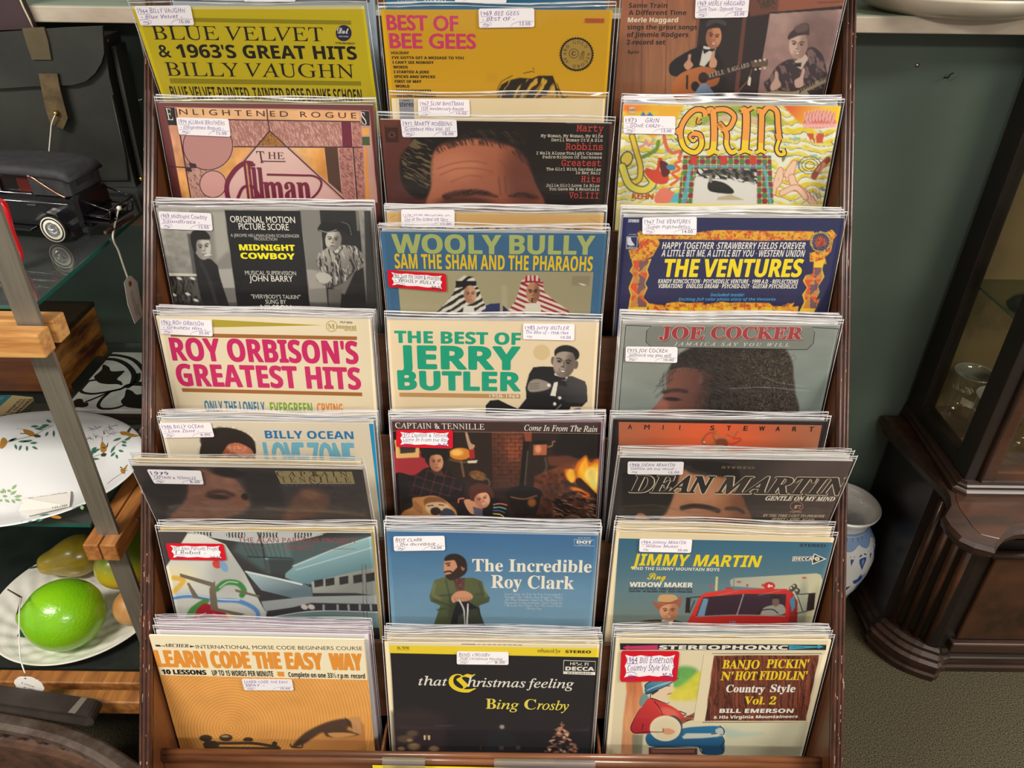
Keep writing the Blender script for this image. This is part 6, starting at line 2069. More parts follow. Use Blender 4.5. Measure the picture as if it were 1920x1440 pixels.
def paint(c):
    c.C[:] = (56, 50, 50)
    c.grad((52, 47, 47), (92, 76, 72), (900, 700), (1800, 650))
    c.mix((96, 82, 78), c.mell(1500, 690, 240, 90, -12, 1.4) * .6)
    sk = c.mpoly([(600, 690), (680, 720), (800, 740), (940, 760), (1020, 860), (1060, 940), (1060, 1100), (440, 1100), (500, 1000), (540, 900), (570, 800)], 30, 1)
    c.grad((186, 130, 96), (150, 98, 70), (700, 760), (1000, 1000), sk)
    c.mix((206, 148, 112), sk * c.mell(780, 850, 120, 90, 0, 1.2) * .7)
    c.mix((120, 76, 58), sk * c.mell(1050, 980, 90, 130, 0, 1.) * .8)
    hr = c.mpoly([(200, 640), (640, 660), (700, 690), (960, 760), (1010, 800), (1020, 700), (900, 640), (640, 630)], 14, 1)
    c.mix((34, 30, 30), hr)
    c.poly((36, 32, 32), [(180, 720), (600, 700), (570, 800), (530, 920), (470, 1020), (420, 1090), (180, 1090)], 24)
    c.poly((170, 116, 90), [(270, 1100), (280, 1020), (330, 1010), (380, 1060), (370, 1100)], 12, 1, 1)
    c.line((46, 36, 34), [(610, 970), (690, 955), (790, 965), (870, 990)], 34, 12, .95)
    c.line((56, 42, 38), [(930, 975), (1000, 975), (1050, 1000)], 26, 12, .9)
    c.line((96, 62, 50), [(620, 1060), (700, 1035), (800, 1050)], 12, 10, .8)
    c.ell((40, 32, 32), 720, 1068, 60, 14, 0, .8)
    c.line((96, 88, 84), [(180, 960), (420, 950), (700, 1000), (1100, 960), (1500, 970), (1720, 1000)], 6, 14, .5)
    c.nz(.04, 60, 30)


a.canvas(168, 612, 1850, 1110, (56, 50, 50), paint)
c = a.cover
OC = (222, 206, 178)
for s, x0, x1 in (('DEAN', 222, 830), ('MARTIN', 838, 1800)):
    y0, y1 = 862 + (x0 - 222) * .0125, 862 + (x1 - 222) * .0125
    if s == 'DEAN':
        c.T(s, x0, y0, x1, y1, 134, 'bi', OC, .045)
        c.T(s, x0 + 5, y0 - 5, x1 - 5, y1 - 5, 125, 'bi', (46, 41, 42), .024)
    else:
        c.T(s, x0, y0, x1, y1, 134, 'bi', OC, .045)
        c.T(s, x0 + 5, y0 - 5, x1 - 5, y1 - 5, 125, 'bi', (62, 53, 51), .024)
c.T('GENTLE ON MY MIND', 1206, 914, 1704, 920, 32, 'bi', (236, 226, 206), .02)
c.T('STEREO', 890, 684, 1128, 688, 18, 'sb', (122, 104, 78), .03)
t_ = np.linspace(0, 2 * PI, 22)[:-1]
c.L((200, 150, 124), np.column_stack([1435 + 46 * np.cos(t_), 956 + 34 * np.sin(t_)]), 3, closed=True)
c.T('r:', 1412, 972, 1462, 972, 34, 'b', (206, 156, 130), .03)
c.T('reprise', 1385, 1000, 1470, 1001, 12, 'b', (200, 170, 150))
for s, x0, x1, y in (('BY THE TIME I GET TO PHOENIX', 1188, 1635, 1034), ('HONEY \u2022 APRIL AGAIN', 1250, 1560, 1060), ('THAT OLD TIME FEELING', 1228, 1570, 1084)):
    c.T(s, x0, y - 4, x1, y + 2, 18, 'i', (214, 196, 168), .012)
a.sticker([(218, 628), (622, 630), (614, 722), (216, 718)], ['1968 DEAN MARTIN', 'Gentle on my mind -'], '12.00', (90, 80, 130), circ=False).behind([WHT, CRM]).done(26)

a = Album(zp(C3, 137, 1142), zp(C3, 1706, 1190), 1.118, 6.5, (232, 216, 178), 'blue truck record', 'blue record with red truck cab, smiling man in cowboy hat and yellow capitals', org=C3, edge=(228, 206, 164))


def paint(c):
    z = 1402
    c.grad((56, 106, 134), (124, 142, 138), (800, 1200), (800, z + 380))
    # trailer
    m = c.mpoly([(955, z + 90), (980, z + 72), (1580, z + 38), (1610, z + 50), (1620, z + 90), (1540, z + 440), (1440, z + 440), (1400, z + 160), (960, z + 130)], 6)
    c.grad((170, 176, 160), (206, 200, 164), (1000, z + 80), (1600, z + 300), m)
    c.mix((140, 146, 130), m * c.mell(1470, z + 300, 40, 200, 6, .8) * .7)
    for x, y in ((1020, z + 100), (1490, z + 70)):
        c.ell((190, 90, 70), x, y, 18, 7, 0, .5)
    c.line((120, 126, 112), [(985, z + 74), (980, z + 130)], 6, 4)
    c.poly((206, 198, 150), [(852, z + 62), (870, z + 62), (864, z + 165), (846, z + 165)], 5)
    # cab
    RD = (206, 42, 36)
    m = c.mpoly([(650, z + 440), (648, z + 390), (680, z + 330), (740, z + 200), (780, z + 178), (920, z + 160), (1180, z + 150), (1360, z + 150), (1410, z + 180), (1440, z + 240), (1440, z + 350), (1420, z + 440)], 6)
    c.grad((222, 54, 44), (188, 34, 32), (900, z + 170), (1000, z + 430), m)
    c.poly((120, 26, 26), [(1400, z + 180), (1440, z + 240), (1440, z + 440), (1370, z + 440)], 14, .7)
    w = c.mpoly([(708, z + 350), (760, z + 210), (1050, z + 186), (1360, z + 186), (1350, z + 345), (1000, z + 340)], 5)
    c.mix((54, 36, 50), w)
    c.poly((110, 150, 180), [(718, z + 346), (765, z + 218), (800, z + 222), (770, z + 345)], 5)
    c.line((150, 150, 150), [(710, z + 350), (1000, z + 338), (1350, z + 345)], 6, 4)
    c.line((160, 156, 156), [(1052, z + 190), (1005, z + 338)], 8, 4)
    c.line((160, 156, 156), [(870, z + 196), (1010, z + 164)], 4, 4, .8)
    c.line((160, 156, 156), [(1160, z + 196), (1320, z + 160)], 4, 4, .8)
    c.poly((70, 130, 160), [(1385, z + 230), (1420, z + 190), (1425, z + 280), (1400, z + 320)], 6)
    # driver
    c.poly((150, 150, 140), [(1180, z + 320), (1210, z + 280), (1330, z + 262), (1345, z + 330), (1190, z + 340)], 8, 1, 1)
    c.ell((116, 92, 80), 1284, z + 245, 26, 32, 0, .3)
    c.ell((34, 30, 34), 1284, z + 205, 44, 16, 0, .3)
    c.line((24, 22, 26), [(1150, z + 335), (1180, z + 305), (1260, z + 298), (1300, z + 325)], 7, 4)
    for x in (1250, 820, 1080, 1190):
        c.ell((206, 60, 50), x, z + 130 - (x - 820) * .02, 9, 10, 0, .4)
    c.ell((196, 40, 40), 1238, z + 128, 42, 28, 0, .15)
    c.poly((236, 214, 206), [(1225, z + 140), (1228, z + 122), (1236, z + 114), (1246, z + 124), (1262, z + 122), (1262, z + 138), (1248, z + 132), (1238, z + 140)], 4)
    c.poly(RD, [(915, z + 155), (930, z + 138), (960, z + 138), (985, z + 152)], 5)
    for x, y in ((1420, z + 135), (1400, z + 150), (1440, z + 165)):
        c.ell((70, 66, 60), x, y, 20, 22, 0, .2)
        c.ell((214, 206, 180), x - 6, y - 6, 8, 8, 0, .6)
    c.line((180, 170, 170), [(800, z + 440), (805, z + 415), (850, z + 405), (1120, z + 405), (1150, z + 418), (1158, z + 440)], 8, 4)
    c.line((120, 150, 170), [(955, z + 385), (960, z + 410)], 8, 4)
    c.line((120, 150, 170), [(975, z + 382), (978, z + 410)], 8, 4)
    c.line((120, 150, 170), [(990, z + 385), (993, z + 408)], 8, 4)
    # mirrors
    for p in ([(640, z + 212), (672, z + 212), (664, z + 322), (632, z + 322)], [(1520, z + 186), (1570, z + 180), (1560, z + 300), (1505, z + 304)]):
        c.poly((40, 32, 34), p, 5)
    for p in ([(672, z + 212), (740, z + 206)], [(664, z + 322), (700, z + 235)], [(1430, z + 190), (1570, z + 182)], [(1440, z + 200), (1478, z + 310)], [(1425, z + 330), (1540, z + 302)]):
        c.line((30, 28, 30), p, 6, 4)
    # man with hat
    c.poly((74, 58, 36), [(180, z + 440), (330, z + 380), (450, z + 370), (540, z + 372), (640, z + 400), (670, z + 440)], 8, 1, 1)
    jk = c.mpoly([(200, z + 440), (340, z + 380), (640, z + 400), (670, z + 440)], 10)
    c.streak((44, 34, 22), 22, 9, 40, jk, .0, .2)
    c.poly((224, 220, 206), [(462, z + 372), (550, z + 368), (530, z + 430), (480, z + 430)], 6)
    c.poly((24, 22, 24), [(470, z + 385), (515, z + 385), (510, z + 440), (480, z + 440)], 5)
    face(c, 515, z + 310, 66, 72, (222, 160, 122), (170, 110, 82), (70, 44, 34), 0, 0, 1)
    c.poly((170, 96, 74), [(395, z + 240), (440, z + 255), (520, z + 252), (580, z + 230), (606, z + 195), (606, z + 240), (590, z + 285), (560, z + 258), (480, z + 268), (440, z + 300), (420, z + 280)], 6, 1, 1)
    c.poly((208, 166, 112), [(440, z + 250), (445, z + 200), (490, z + 190), (560, z + 196), (575, z + 232), (520, z + 250)], 6, 1, 1)
    c.line((130, 86, 60), [(442, z + 246), (520, z + 250), (576, z + 230)], 8, 4)


a.canvas(112, 1196, 1710, 1850, (84, 124, 140), paint)
c = a.cover
fr_ = (232, 216, 178)
c.k += 1
c.P(fr_, [(130, 1142), (1706, 1190), (1705, 1218), (155, 1188)])
c.P(fr_, [(100, 1142), (158, 1142), (105, 1850), (60, 1850)])
YL = (240, 214, 30)
c.T('JIMMY MARTIN', 246, 1382, 1160, 1396, 84, 'sb', YL, .012, 1, .12)
c.T('STEREO', 1455, 1248, 1642, 1252, 22, 'sb', (40, 60, 80), .03)
c.T('AND THE SUNNY MOUNTAIN BOYS', 248, 1414, 878, 1424, 22, 'sb', WT, .0)
c.P((226, 220, 206), [(1408, 1318), (1550, 1318), (1560, 1296), (1650, 1336), (1545, 1378), (1545, 1350), (1402, 1352)])
c.P((40, 40, 44), [(1414, 1322), (1548, 1322), (1548, 1348), (1410, 1348)])
c.P((40, 40, 44), [(1562, 1304), (1632, 1336), (1552, 1368), (1552, 1340), (1560, 1336)])
c.T('DECCA', 1414, 1344, 1548, 1345, 20, 'sb', WT, .03)
c.E((220, 212, 190), 1582, 1335, 18, 15).E((150, 140, 120), 1582, 1335, 6)
a.org = D3
c.T('Sing', 358, 82, 492, 82, 48, 'sc', YL, .012)
c.T('WIDOW MAKER', 230, 134, 686, 138, 34, 'sb', WT, .028)
c.T('SIX DAYS ON THE ROAD \u00b7 THERE\'S MORE PRETTY GIRLS', 228, 154, 682, 160, 14, 'sb', (40, 50, 56))
c.T('THAN ONE \u00b7 MY WALKING SHOES \u00b7 TRUCK DRIVING MAN', 226, 172, 682, 178, 14, 'sb', (40, 50, 56))
a.org = C3
a.sticker([(303, 1184), (682, 1190), (672, 1286), (299, 1278)], ['1964 Jimmy MARTIN', '- Widow Maker -'], '20.00', circ=False).behind([CRM, CRM], step=.0047, rise=.004).done(27)

a = Album(zp(D3, 135, 512), zp(D3, 1684, 522), 1.127, 6.5, (234, 220, 184), 'cream banjo record', 'cream record with painted banjo player and wood-grain panel, front of right column', org=D3)


def paint(c):
    c.C[:] = (234, 220, 186)
    c.grad((234, 220, 184), (224, 214, 182), (500, 640), (900, 1340))
    tr = c.mpoly([(200, 700), (300, 720), (330, 900), (300, 1100), (290, 1340), (170, 1340), (185, 1100), (210, 900)], 16)
    c.grad((206, 120, 76), (222, 160, 112), (300, 800), (180, 1100), tr)
    c.nz(.12, 30, 160, 0, tr)
    c.poly((96, 170, 80), [(560, 760), (600, 710), (700, 720), (740, 780), (720, 850), (620, 870), (540, 850)], 40, .9, 1)
    c.poly((226, 214, 70), [(640, 820), (720, 750), (790, 760), (790, 900), (700, 950), (540, 950), (520, 900)], 40, .9, 1)
    c.nz(.08, 60, 40, 0, c.mell(660, 850, 140, 110, 0, .6))
    c.poly((150, 190, 190), [(920, 1150), (1060, 1180), (1200, 1190), (1060, 1215), (940, 1220)], 40, .9, 1)
    c.poly((206, 208, 180), [(900, 1120), (1500, 1120), (1480, 1340), (900, 1340)], 60, .6)
    c.poly((110, 150, 150), [(300, 960), (340, 900), (380, 960), (320, 1000)], 10, .9, 1)
    c.poly((120, 130, 110), [(250, 1200), (330, 1200), (320, 1340), (250, 1340)], 20, .8)
    # jacket
    j = c.mpoly([(380, 935), (480, 970), (560, 1010), (620, 1060), (625, 1110), (540, 1110), (470, 1170), (400, 1190), (270, 1190), (240, 1150), (280, 1060), (320, 1000)], 6, 1)
    c.grad((214, 62, 58), (176, 36, 46), (420, 980), (300, 1180), j)
    c.mix((236, 130, 110), j * c.mell(520, 1040, 70, 30, 20, .9) * .7)
    # jeans
    jn = c.mpoly([(370, 1190), (480, 1240), (600, 1160), (760, 1140), (880, 1140), (915, 1170), (900, 1215), (915, 1260), (900, 1340), (760, 1340), (720, 1290), (420, 1290), (350, 1250)], 6, 1)
    c.grad((40, 116, 162), (30, 84, 124), (700, 1160), (700, 1300), jn)
    c.poly((226, 222, 200), [(610, 1215), (640, 1190), (880, 1190), (870, 1215), (760, 1225), (620, 1230)], 10, .9)
    c.poly((226, 222, 206), [(850, 1165), (900, 1150), (905, 1200), (870, 1210)], 8, .8, 1)
    c.poly((96, 56, 52), [(370, 1300), (720, 1300), (720, 1345), (370, 1345)], 5)
    c.poly((150, 96, 80), [(390, 1308), (700, 1308), (700, 1330), (390, 1330)], 5)
    # banjo
    c.line((150, 84, 66), [(600, 1110), (700, 1060), (820, 1005)], 34, 5)
    c.poly((206, 160, 140), [(760, 1040), (820, 1005), (835, 1030), (770, 1070)], 6)
    c.poly((56, 66, 84), [(500, 1080), (560, 1065), (610, 1120), (600, 1200), (540, 1160)], 8, .9, 1)
    c.ell((238, 226, 190), 490, 1155, 112, 92, 0, .05)
    c.ell((216, 204, 170), 490, 1160, 96, 76, 0, .6, .5)
    c.poly((222, 160, 120), [(470, 1160), (520, 1155), (560, 1180), (520, 1200), (475, 1190)], 6, 1, 1)
    # head and hat
    c.poly((238, 212, 180), [(400, 880), (470, 850), (540, 820), (545, 870), (530, 890), (525, 915), (490, 935), (420, 930)], 6, 1, 1)
    c.poly((60, 40, 40), [(380, 890), (440, 860), (440, 885), (395, 915)], 6)
    c.line((36, 30, 34), [(495, 850), (525, 848)], 5, 4)
    c.line((170, 60, 60), [(505, 910), (530, 902)], 6, 4)
    h = c.mpoly([(345, 905), (350, 835), (430, 800), (530, 805), (580, 790), (520, 840), (430, 880), (380, 905)], 5, 1)
    c.grad((96, 160, 186), (50, 110, 146), (430, 810), (400, 890), h)
    c.line((226, 232, 226), [(360, 880), (430, 850), (540, 815)], 7, 4, .8)


a.canvas(100, 600, 1640, 1350, (234, 220, 186), paint)
c = a.cover
IK = (34, 28, 36)
for p in ([(380, 935), (440, 955), (500, 975), (520, 965)], [(410, 960), (450, 1010), (470, 1060)], [(590, 1030), (640, 1050), (620, 1060), (690, 1070)], [(265, 1190), (240, 1150), (280, 1060), (310, 1010)], [(270, 1190), (360, 1180), (470, 1180), (470, 1150)], [(330, 1120), (320, 1170)], [(880, 1135), (912, 1165), (910, 1195), (880, 1200)], [(900, 1215), (915, 1250), (890, 1280), (908, 1310), (900, 1340)], [(735, 1285), (745, 1320), (780, 1340)], [(350, 905), (400, 890), (500, 845), (585, 790)], [(345, 860), (350, 835), (420, 805), (520, 800)], [(820, 1195), (870, 1190)], [(380, 930), (385, 900)], [(640, 1100), (740, 1080)], [(370, 1295), (480, 1290), (720, 1295)]):
    c.L(IK, p, 7, 1, 3)
c.P((34, 30, 38), [(163, 541), (1648, 552), (1646, 590), (165, 588)])
c.P((206, 50, 110), [(182, 572), (226, 554), (226, 562), (434, 554), (434, 586), (226, 582), (226, 590)])
c.P((50, 160, 190), [(1380, 554), (1586, 562), (1586, 550), (1630, 566), (1588, 580), (1586, 572), (1380, 586)])
c.T('STEREOPHONIC', 442, 585, 1370, 586, 30, 'sb', WT, .05)
c.T('LPS-206', 1400, 572, 1490, 572, 9, 'n', (20, 60, 90))
c.L((50, 40, 36), [(826, 616), (1612, 614), (1510, 1108), (760, 1110)], 4, closed=True)


def wood(cv):
    cv.C[:] = (124, 62, 42)
    cv.nz(.35, 9, 120, 0, None, 5)
    cv.streak((70, 32, 26), 90, 7, 88, np.ones(len(cv.X)), .05, .2, 4)
    cv.mix((234, 220, 186), 1 - cv.mpoly([(838, 628), (1598, 626), (1500, 1098), (775, 1100)], 3))


a.canvas(768, 622, 1604, 1104, (124, 62, 42), wood, .0013)
YB = (240, 206, 40)


def slab_t(s, x0, x1, y, h, col):
    c.T(s, x0, y, x1, y + 2, h, 'b', col, .012)


slab_t('BANJO', 896, 1162, 722, 62, YB)
slab_t("PICKIN'", 1212, 1512, 718, 62, YB)
slab_t("N'", 884, 968, 806, 62, YB)
slab_t('HOT', 986, 1142, 804, 62, YB)
slab_t("FIDDLIN'", 1160, 1500, 802, 62, YB)
slab_t('Country', 922, 1200, 892, 54, WT)
slab_t('Style', 1240, 1420, 890, 54, WT)
slab_t('Vol. 2', 1050, 1280, 978, 56, YB)
c.T('BILL EMERSON', 876, 1040, 1408, 1040, 30, 'sb', WT, .03)
c.T('& His Virginia Mountaineers', 834, 1082, 1440, 1076, 22, 'sb', WT, .02)
a.sticker([(172, 588), (590, 592), (570, 806), (162, 812)], ['1964 Bill Emerson', 'Country Style Vol. 2'], '25.00', (96, 60, 140), True).behind([CRM, BLU, WHT, CRM]).done(28)

# ------------------------------------------------------------------ helpers for flat marks on planes of the place
def text_on(mb, text, o, u, v, width, height, style='n', mi=0, bold=0):
    """Lettering added to mb as flat faces: starts at o, runs along u, stands along v."""
    vv, ff = letters(text, style)
    lo, hi = vv[:, 0].min(), vv[:, 0].max()
    o, u, v = np.array(o, float), np.array(u, float), np.array(v, float)
    u, v = u / np.linalg.norm(u), v / np.linalg.norm(v)
    for dx in ([0] if not bold else [-bold, 0, bold]):
        P = o + np.outer((vv[:, 0] - lo) / (hi - lo) * width + dx, u) + np.outer(vv[:, 1] / .7 * height, v)
        mb.add(P.tolist(), ff, mi)


def flat_poly(mb, pts3, lift=(0, 0, .0004), mi=0):
    pts3 = [Vector(p) + Vector(lift) for p in pts3]
    n = (pts3[1] - pts3[0]).cross(pts3[2] - pts3[0])
    ax = max(range(3), key=lambda i: abs(n[i])) if n.length > 0 else 2
    k = [i for i in range(3) if i != ax]
    tri = tessellate_polygon([[Vector((p[k[0]], p[k[1]], 0)) for p in pts3]])
    mb.add(pts3, [tuple(t) for t in tri], mi)


def ribbon(mb, pts3, w, nrm=(0, 0, 1), lift=.0004, mi=0, w1=None):
    p = np.array(pts3, float)
    d = np.gradient(p, axis=0) if len(p) > 2 else np.tile(p[1] - p[0], (2, 1))
    s = np.cross(d, np.array(nrm, float))
    s /= np.linalg.norm(s, axis=1)[:, None] + 1e-12
    ww = np.linspace(w, w if w1 is None else w1, len(p))[:, None] / 2
    q = np.vstack([p + s * ww, p - s * ww]) + np.array(nrm) * lift
    n = len(p)
    mb.add(q.tolist(), [(i, i + 1, n + i + 1, n + i) for i in range(n - 1)], mi)


def cat3(pts, k=8):
    p = np.asarray(pts, float)
    return catmull(p, k, False)


def place(o, root):
    """Parent a mesh built in place to a thing standing elsewhere."""
    o.parent = root
    o.matrix_parent_inverse = root.matrix_basis.inverted()
    return o


def part(mb, name, mats, root, lab=None):
    o = place(mb.build(name, mats), root)
    if lab: o['label'] = lab
    return o


M_STEEL = mat('brushed_steel', (128, 122, 108), .42, .45, rgb2=(116, 110, 98), scale=40, stretch=(6, 6, .3))
M_BEECH = mat('pale_shelf_wood', (206, 156, 92), .42, rgb2=(168, 112, 56), scale=14, stretch=(.6, 5, 8), coat=.2)
M_BEECH2 = mat('darker_shelf_wood', (176, 118, 62), .42, rgb2=(130, 80, 40), scale=14, stretch=(5, .5, 6), coat=.2)
M_GLASS = glass_mat('shelf_glass', (.66, .72, .68), .30, .045, .02, .6)
M_GEDGE = mat('green_glass_edge', (22, 84, 74), .15, spec=.8)
M_CARD = mat('white_card', (240, 238, 230), .6)
M_INK = mat('dark_ink', (40, 38, 46), .6)
M_STRING = mat('white_string', (232, 228, 216), .7)
M_BRASS = mat('brass', (206, 164, 96), .28, 1)

# ------------------------------------------------------------------ left: steel and wood shelf unit
UX, UYF = -.62, .868
unit = thing('display_shelf', 'shelf unit of steel uprights, pale wooden bars and glass shelves beside the rack', 'shelf unit', (-1.05, 1.12, 0))
for y in (UYF, 1.405):
    part(MB().box((UX - .016, y - .003, 0), (UX + .016, y + .003, 1.75), 0), 'upright', M_STEEL, unit)
for z in (1.066, .315):
    for y0, y1 in ((.836, .863), (.875, .902)):
        part(MB().box((-1.62, y0, z), ((-.594 if z > 1 else -.585), y1, z + .034), 0, .0025), 'crossbar', M_BEECH if z > 1 else M_BEECH2, unit)
part(MB().box((-1.62, 1.288, 1.066), (-.565, 1.362, 1.0995), 0, .002), 'crossbar', mat('brown_back_bar', (120, 78, 50), .45, rgb2=(84, 52, 34), scale=14, stretch=(.6, 5, 8)), unit)
for x0, x1 in ((-.650, -.6275), (-.6245, -.600)):
    part(MB().box((x0, .842, .698), (x1, 1.44, .731), 0, .002), 'side_bar', M_BEECH2, unit)
part(MB().lathe([(0, .0015), (.003, .001), (.0045, 0), (.0045, -.002)], 16), 'bolt', M_STEEL, unit).matrix_basis = Matrix.Translation((-.5985, .915, .716)) @ Matrix.Rotation(PI / 2, 4, 'Y')


def glass_shelf(x0, x1, y0, y1, z):
    m = MB().box((x0, y0, z), (x1 - .0008, y1, z + .006))
    m.box((x1 - .0008, y0, z), (x1, y1, z + .006), 1)
    m.box((x0, y0 - .0008, z), (x1, y0, z + .006), 1)
    return part(m, 'glass_shelf', [M_GLASS, M_GEDGE], unit)


glass_shelf(-1.62, -.634, .905, 1.375, 1.1005)
glass_shelf(-1.62, -.653, .880, 1.44, .7325)
part(MB().box((-1.62, .905, .330), (-.60, 1.44, .350)), 'lower_shelf', mat('dark_slate_board', (40, 46, 42), .35, rgb2=(30, 34, 32), scale=20), unit)
part(MB().box((-1.62, 1.40, .31), (-.60, 1.44, .33)), 'crossbar', M_BEECH2, unit)
ZG, ZM, ZL = 1.1068, .7388, .3502

# ---- dark leather satchel against the wall
M_LEA = mat('dark_green_leather', (46, 48, 42), .5, rgb2=(34, 36, 32), scale=9, bump=.12)
M_TANL = mat('worn_tan_leather', (104, 88, 56), .5, rgb2=(72, 58, 36), scale=40)


def ypoly(px, Y, th, mb=None, mi=0, sm=0, rnd=True):
    pts = [(lambda q: (q[0], q[2]))(at(x, y, Y=Y)) for x, y in px]
    if sm: pts = [tuple(p) for p in catmull(pts, 5)]
    return (mb or MB()).prism(pts, Y, Y + th, 'y', mi)


bag = thing('leather_satchel', 'dark green leather satchel with rounded flap standing on the glass shelf by the wall', 'bag', (-.95, 1.40, ZG))
zb = ZG + .001
m = MB()
bx = lambda x, y: at(x, y, Y=1.372)
pr = [(-1.12, zb), (bx(250, 330)[0], zb), (bx(246, 318)[0], zb + .012), (bx(196, 110)[0], 1.30), (bx(193, 60)[0], 1.36), (-1.12, 1.36)]
m.prism(pr, 1.372, 1.432, 'y')
part(m, 'body', M_LEA, bag)
m = MB()
gp = [(bx(250, 330)[0] + .004, zb), (bx(262, 345)[0], zb + .004), (bx(262, 330)[0], zb + .02), (bx(206, 75)[0], 1.345), (bx(198, 75)[0], 1.345)]
m.prism(gp, 1.385, 1.425, 'y')
for i in range(46):
    t = i / 46
    x = gp[2][0] * (1 - t) + gp[3][0] * t - .006
    z = gp[2][1] * (1 - t) + gp[3][1] * t
    m.box((x - .0012, 1.3842, z - .0014), (x + .0012, 1.385, z + .0014), 1)
part(m, 'stitched_gusset', [M_LEA, mat('black_stitch', (12, 12, 12), .8)], bag)
part(MB().tube([(bx(238, 320)[0], 1.369, zb + .014), (bx(225, 250)[0], 1.369, 1.165), (bx(201, 140)[0], 1.369, 1.27)], .0016, 8), 'piping', M_LEA, bag)
part(MB().tube([(-1.1, 1.369, zb + .012), (bx(238, 320)[0], 1.369, zb + .014)], .0016, 8), 'piping', M_LEA, bag)
flap = [(-60, 62), (0, 60), (120, 52), (192, 49), (195, 100), (190, 118), (178, 138), (160, 153), (135, 160), (60, 162), (0, 166), (-60, 166)]
fl_ = [(lambda q: (q[0], q[2]))(at(x, y, Y=1.362)) for x, y in flap]
part(MB().prism(fl_, 1.362, 1.3665, 'y'), 'flap', M_LEA, bag)
part(MB().box((-1.12, 1.364, 1.3555), (bx(193, 60)[0], 1.434, 1.3625), 0, .002), 'flap', M_LEA, bag)
part(ypoly([(41, 53), (82, 51), (90, 78), (96, 112), (60, 112), (50, 84)], 1.3585, .003), 'strap_loop', mat('mottled_tan_leather', (92, 80, 54), .5, rgb2=(48, 44, 34), scale=6, stretch=(1, 1, 1)), bag)  # tan with a darker tone mixed in by a coarse noise
part(ypoly([(72, 138), (107, 138), (112, 165), (127, 222), (118, 243), (94, 232), (84, 200)], 1.357, .003), 'closing_strap', M_TANL, bag, 'tan leather closing strap')
q = at(106, 212, Y=1.355)
o = MB().lathe([(0, .006), (.003, .0055), (.0045, .003), (.0035, .001), (.0052, 0), (.0052, -.002)], 18).build('stud', M_BRASS)
o.matrix_basis = Matrix.Translation(q) @ Matrix.Rotation(PI / 2, 4, 'X')
place(o, bag)
for x, y in ((199, 76), (264, 336)):
    q = at(x, y, Y=1.383)
    o = MB().lathe([(0, .002), (.003, .0015), (.0042, 0), (.0042, -.001)], 16).build('stud', M_BRASS)
    o.matrix_basis = Matrix.Translation(q) @ Matrix.Rotation(PI / 2, 4, 'X')
    place(o, bag)
m = MB()
sp = [at(x, y, Y=1.385) for x, y in ((-70, -40), (20, -40), (36, -4), (50, 26), (62, 54), (-70, 60))]
m.prism([(q[0], q[2]) for q in sp], 1.385, 1.40, 'y')
part(m, 'shoulder_pad', mat('maroon_leather', (66, 44, 48), .55, rgb2=(54, 36, 40), scale=8), bag, 'maroon leather shoulder pad')
part(MB().tube([at(34, -10, Y=1.383), at(44, 14, Y=1.383), at(55, 36, Y=1.383), at(62, 52, Y=1.383)], .0014, 8), 'piping', mat('cream_piping', (206, 196, 160), .4), bag, 'cream piping')


def string(name_pts, r=.0011):
    return MB().tube(cat3(name_pts, 6).tolist(), r, 6)


tg = thing('price_tag', 'white tag on twine from the satchel stud, partly behind the model car', 'price tag', at(104, 214, Y=1.35))
part(string([at(104, 214, Y=1.350), at(97, 232, Y=1.351), at(95, 250, Y=1.352), at(92, 285, Y=1.352), at(92, 302, Y=1.352), at(118, 335, Y=1.352), at(152, 345, Y=1.352)]), 'string', M_STRING, tg)
part(ypoly([(153, 326), (172, 327), (174, 332), (166, 368), (150, 360)], 1.352, .0006), 'card', M_CARD, tg)

# ---- black vintage model car on the glass
M_CAR = mat('black_car_paint', (16, 16, 20), .22, coat=.6)
M_ROOF = mat('black_vinyl_roof', (46, 47, 50), .7, rgb2=(34, 35, 38), scale=60)
M_CHROME = mat('chrome', (220, 220, 222), .15, 1)
M_WWALL = mat('whitewall_rubber', (228, 220, 200), .5)
M_TYRE = mat('black_rubber', (20, 20, 20), .7)
CARW = .092
car = thing('model_car', 'black vintage model car with whitewall tyres on the glass shelf', 'model car', (-.772, 1.178, ZG), rot=(0, 0, math.radians(-9)))


def cp(mb, name, m, lab=None):
    o = mb.build(name, m, car)
    if lab: o['label'] = lab
    return o


# local x runs to the rear of the car, y to the far side, z up
def loft(secs, mi=0, mb=None):
    mb = mb or MB()
    V, n = [], len(secs[0])
    for s in secs: V += s
    F_ = [(i * n + k, i * n + (k + 1) % n, (i + 1) * n + (k + 1) % n, (i + 1) * n + k) for i in range(len(secs) - 1) for k in range(n)]
    F_ += [tuple(range(n - 1, -1, -1)), tuple((len(secs) - 1) * n + k for k in range(n))]
    return mb.add(V, F_, mi)


def sectr(x, hw, z0, z1, r=.008):
    a = [(hw - r + r * math.cos(t), z1 - r + r * math.sin(t)) for t in np.linspace(0, PI / 2, 6)]
    top = [(y, z + .0025 * (1 - (y / hw) ** 2)) for y, z in a] + [(y, z1 + .0025 * (1 - (y / hw) ** 2)) for y in np.linspace(hw - r, -hw + r, 9)[1:-1]] + [(-y, z + .0025 * (1 - (y / hw) ** 2)) for y, z in a[::-1]]
    return [(x, -hw, z0), (x, hw, z0)] + [(x, y, z) for y, z in top]


def sect(x, hw, z0, z1, r=.006):
    return [(x, -hw, z0), (x, hw, z0), (x, hw, z1 - r), (x, hw - r, z1), (x, -hw + r, z1), (x, -hw, z1 - r)]


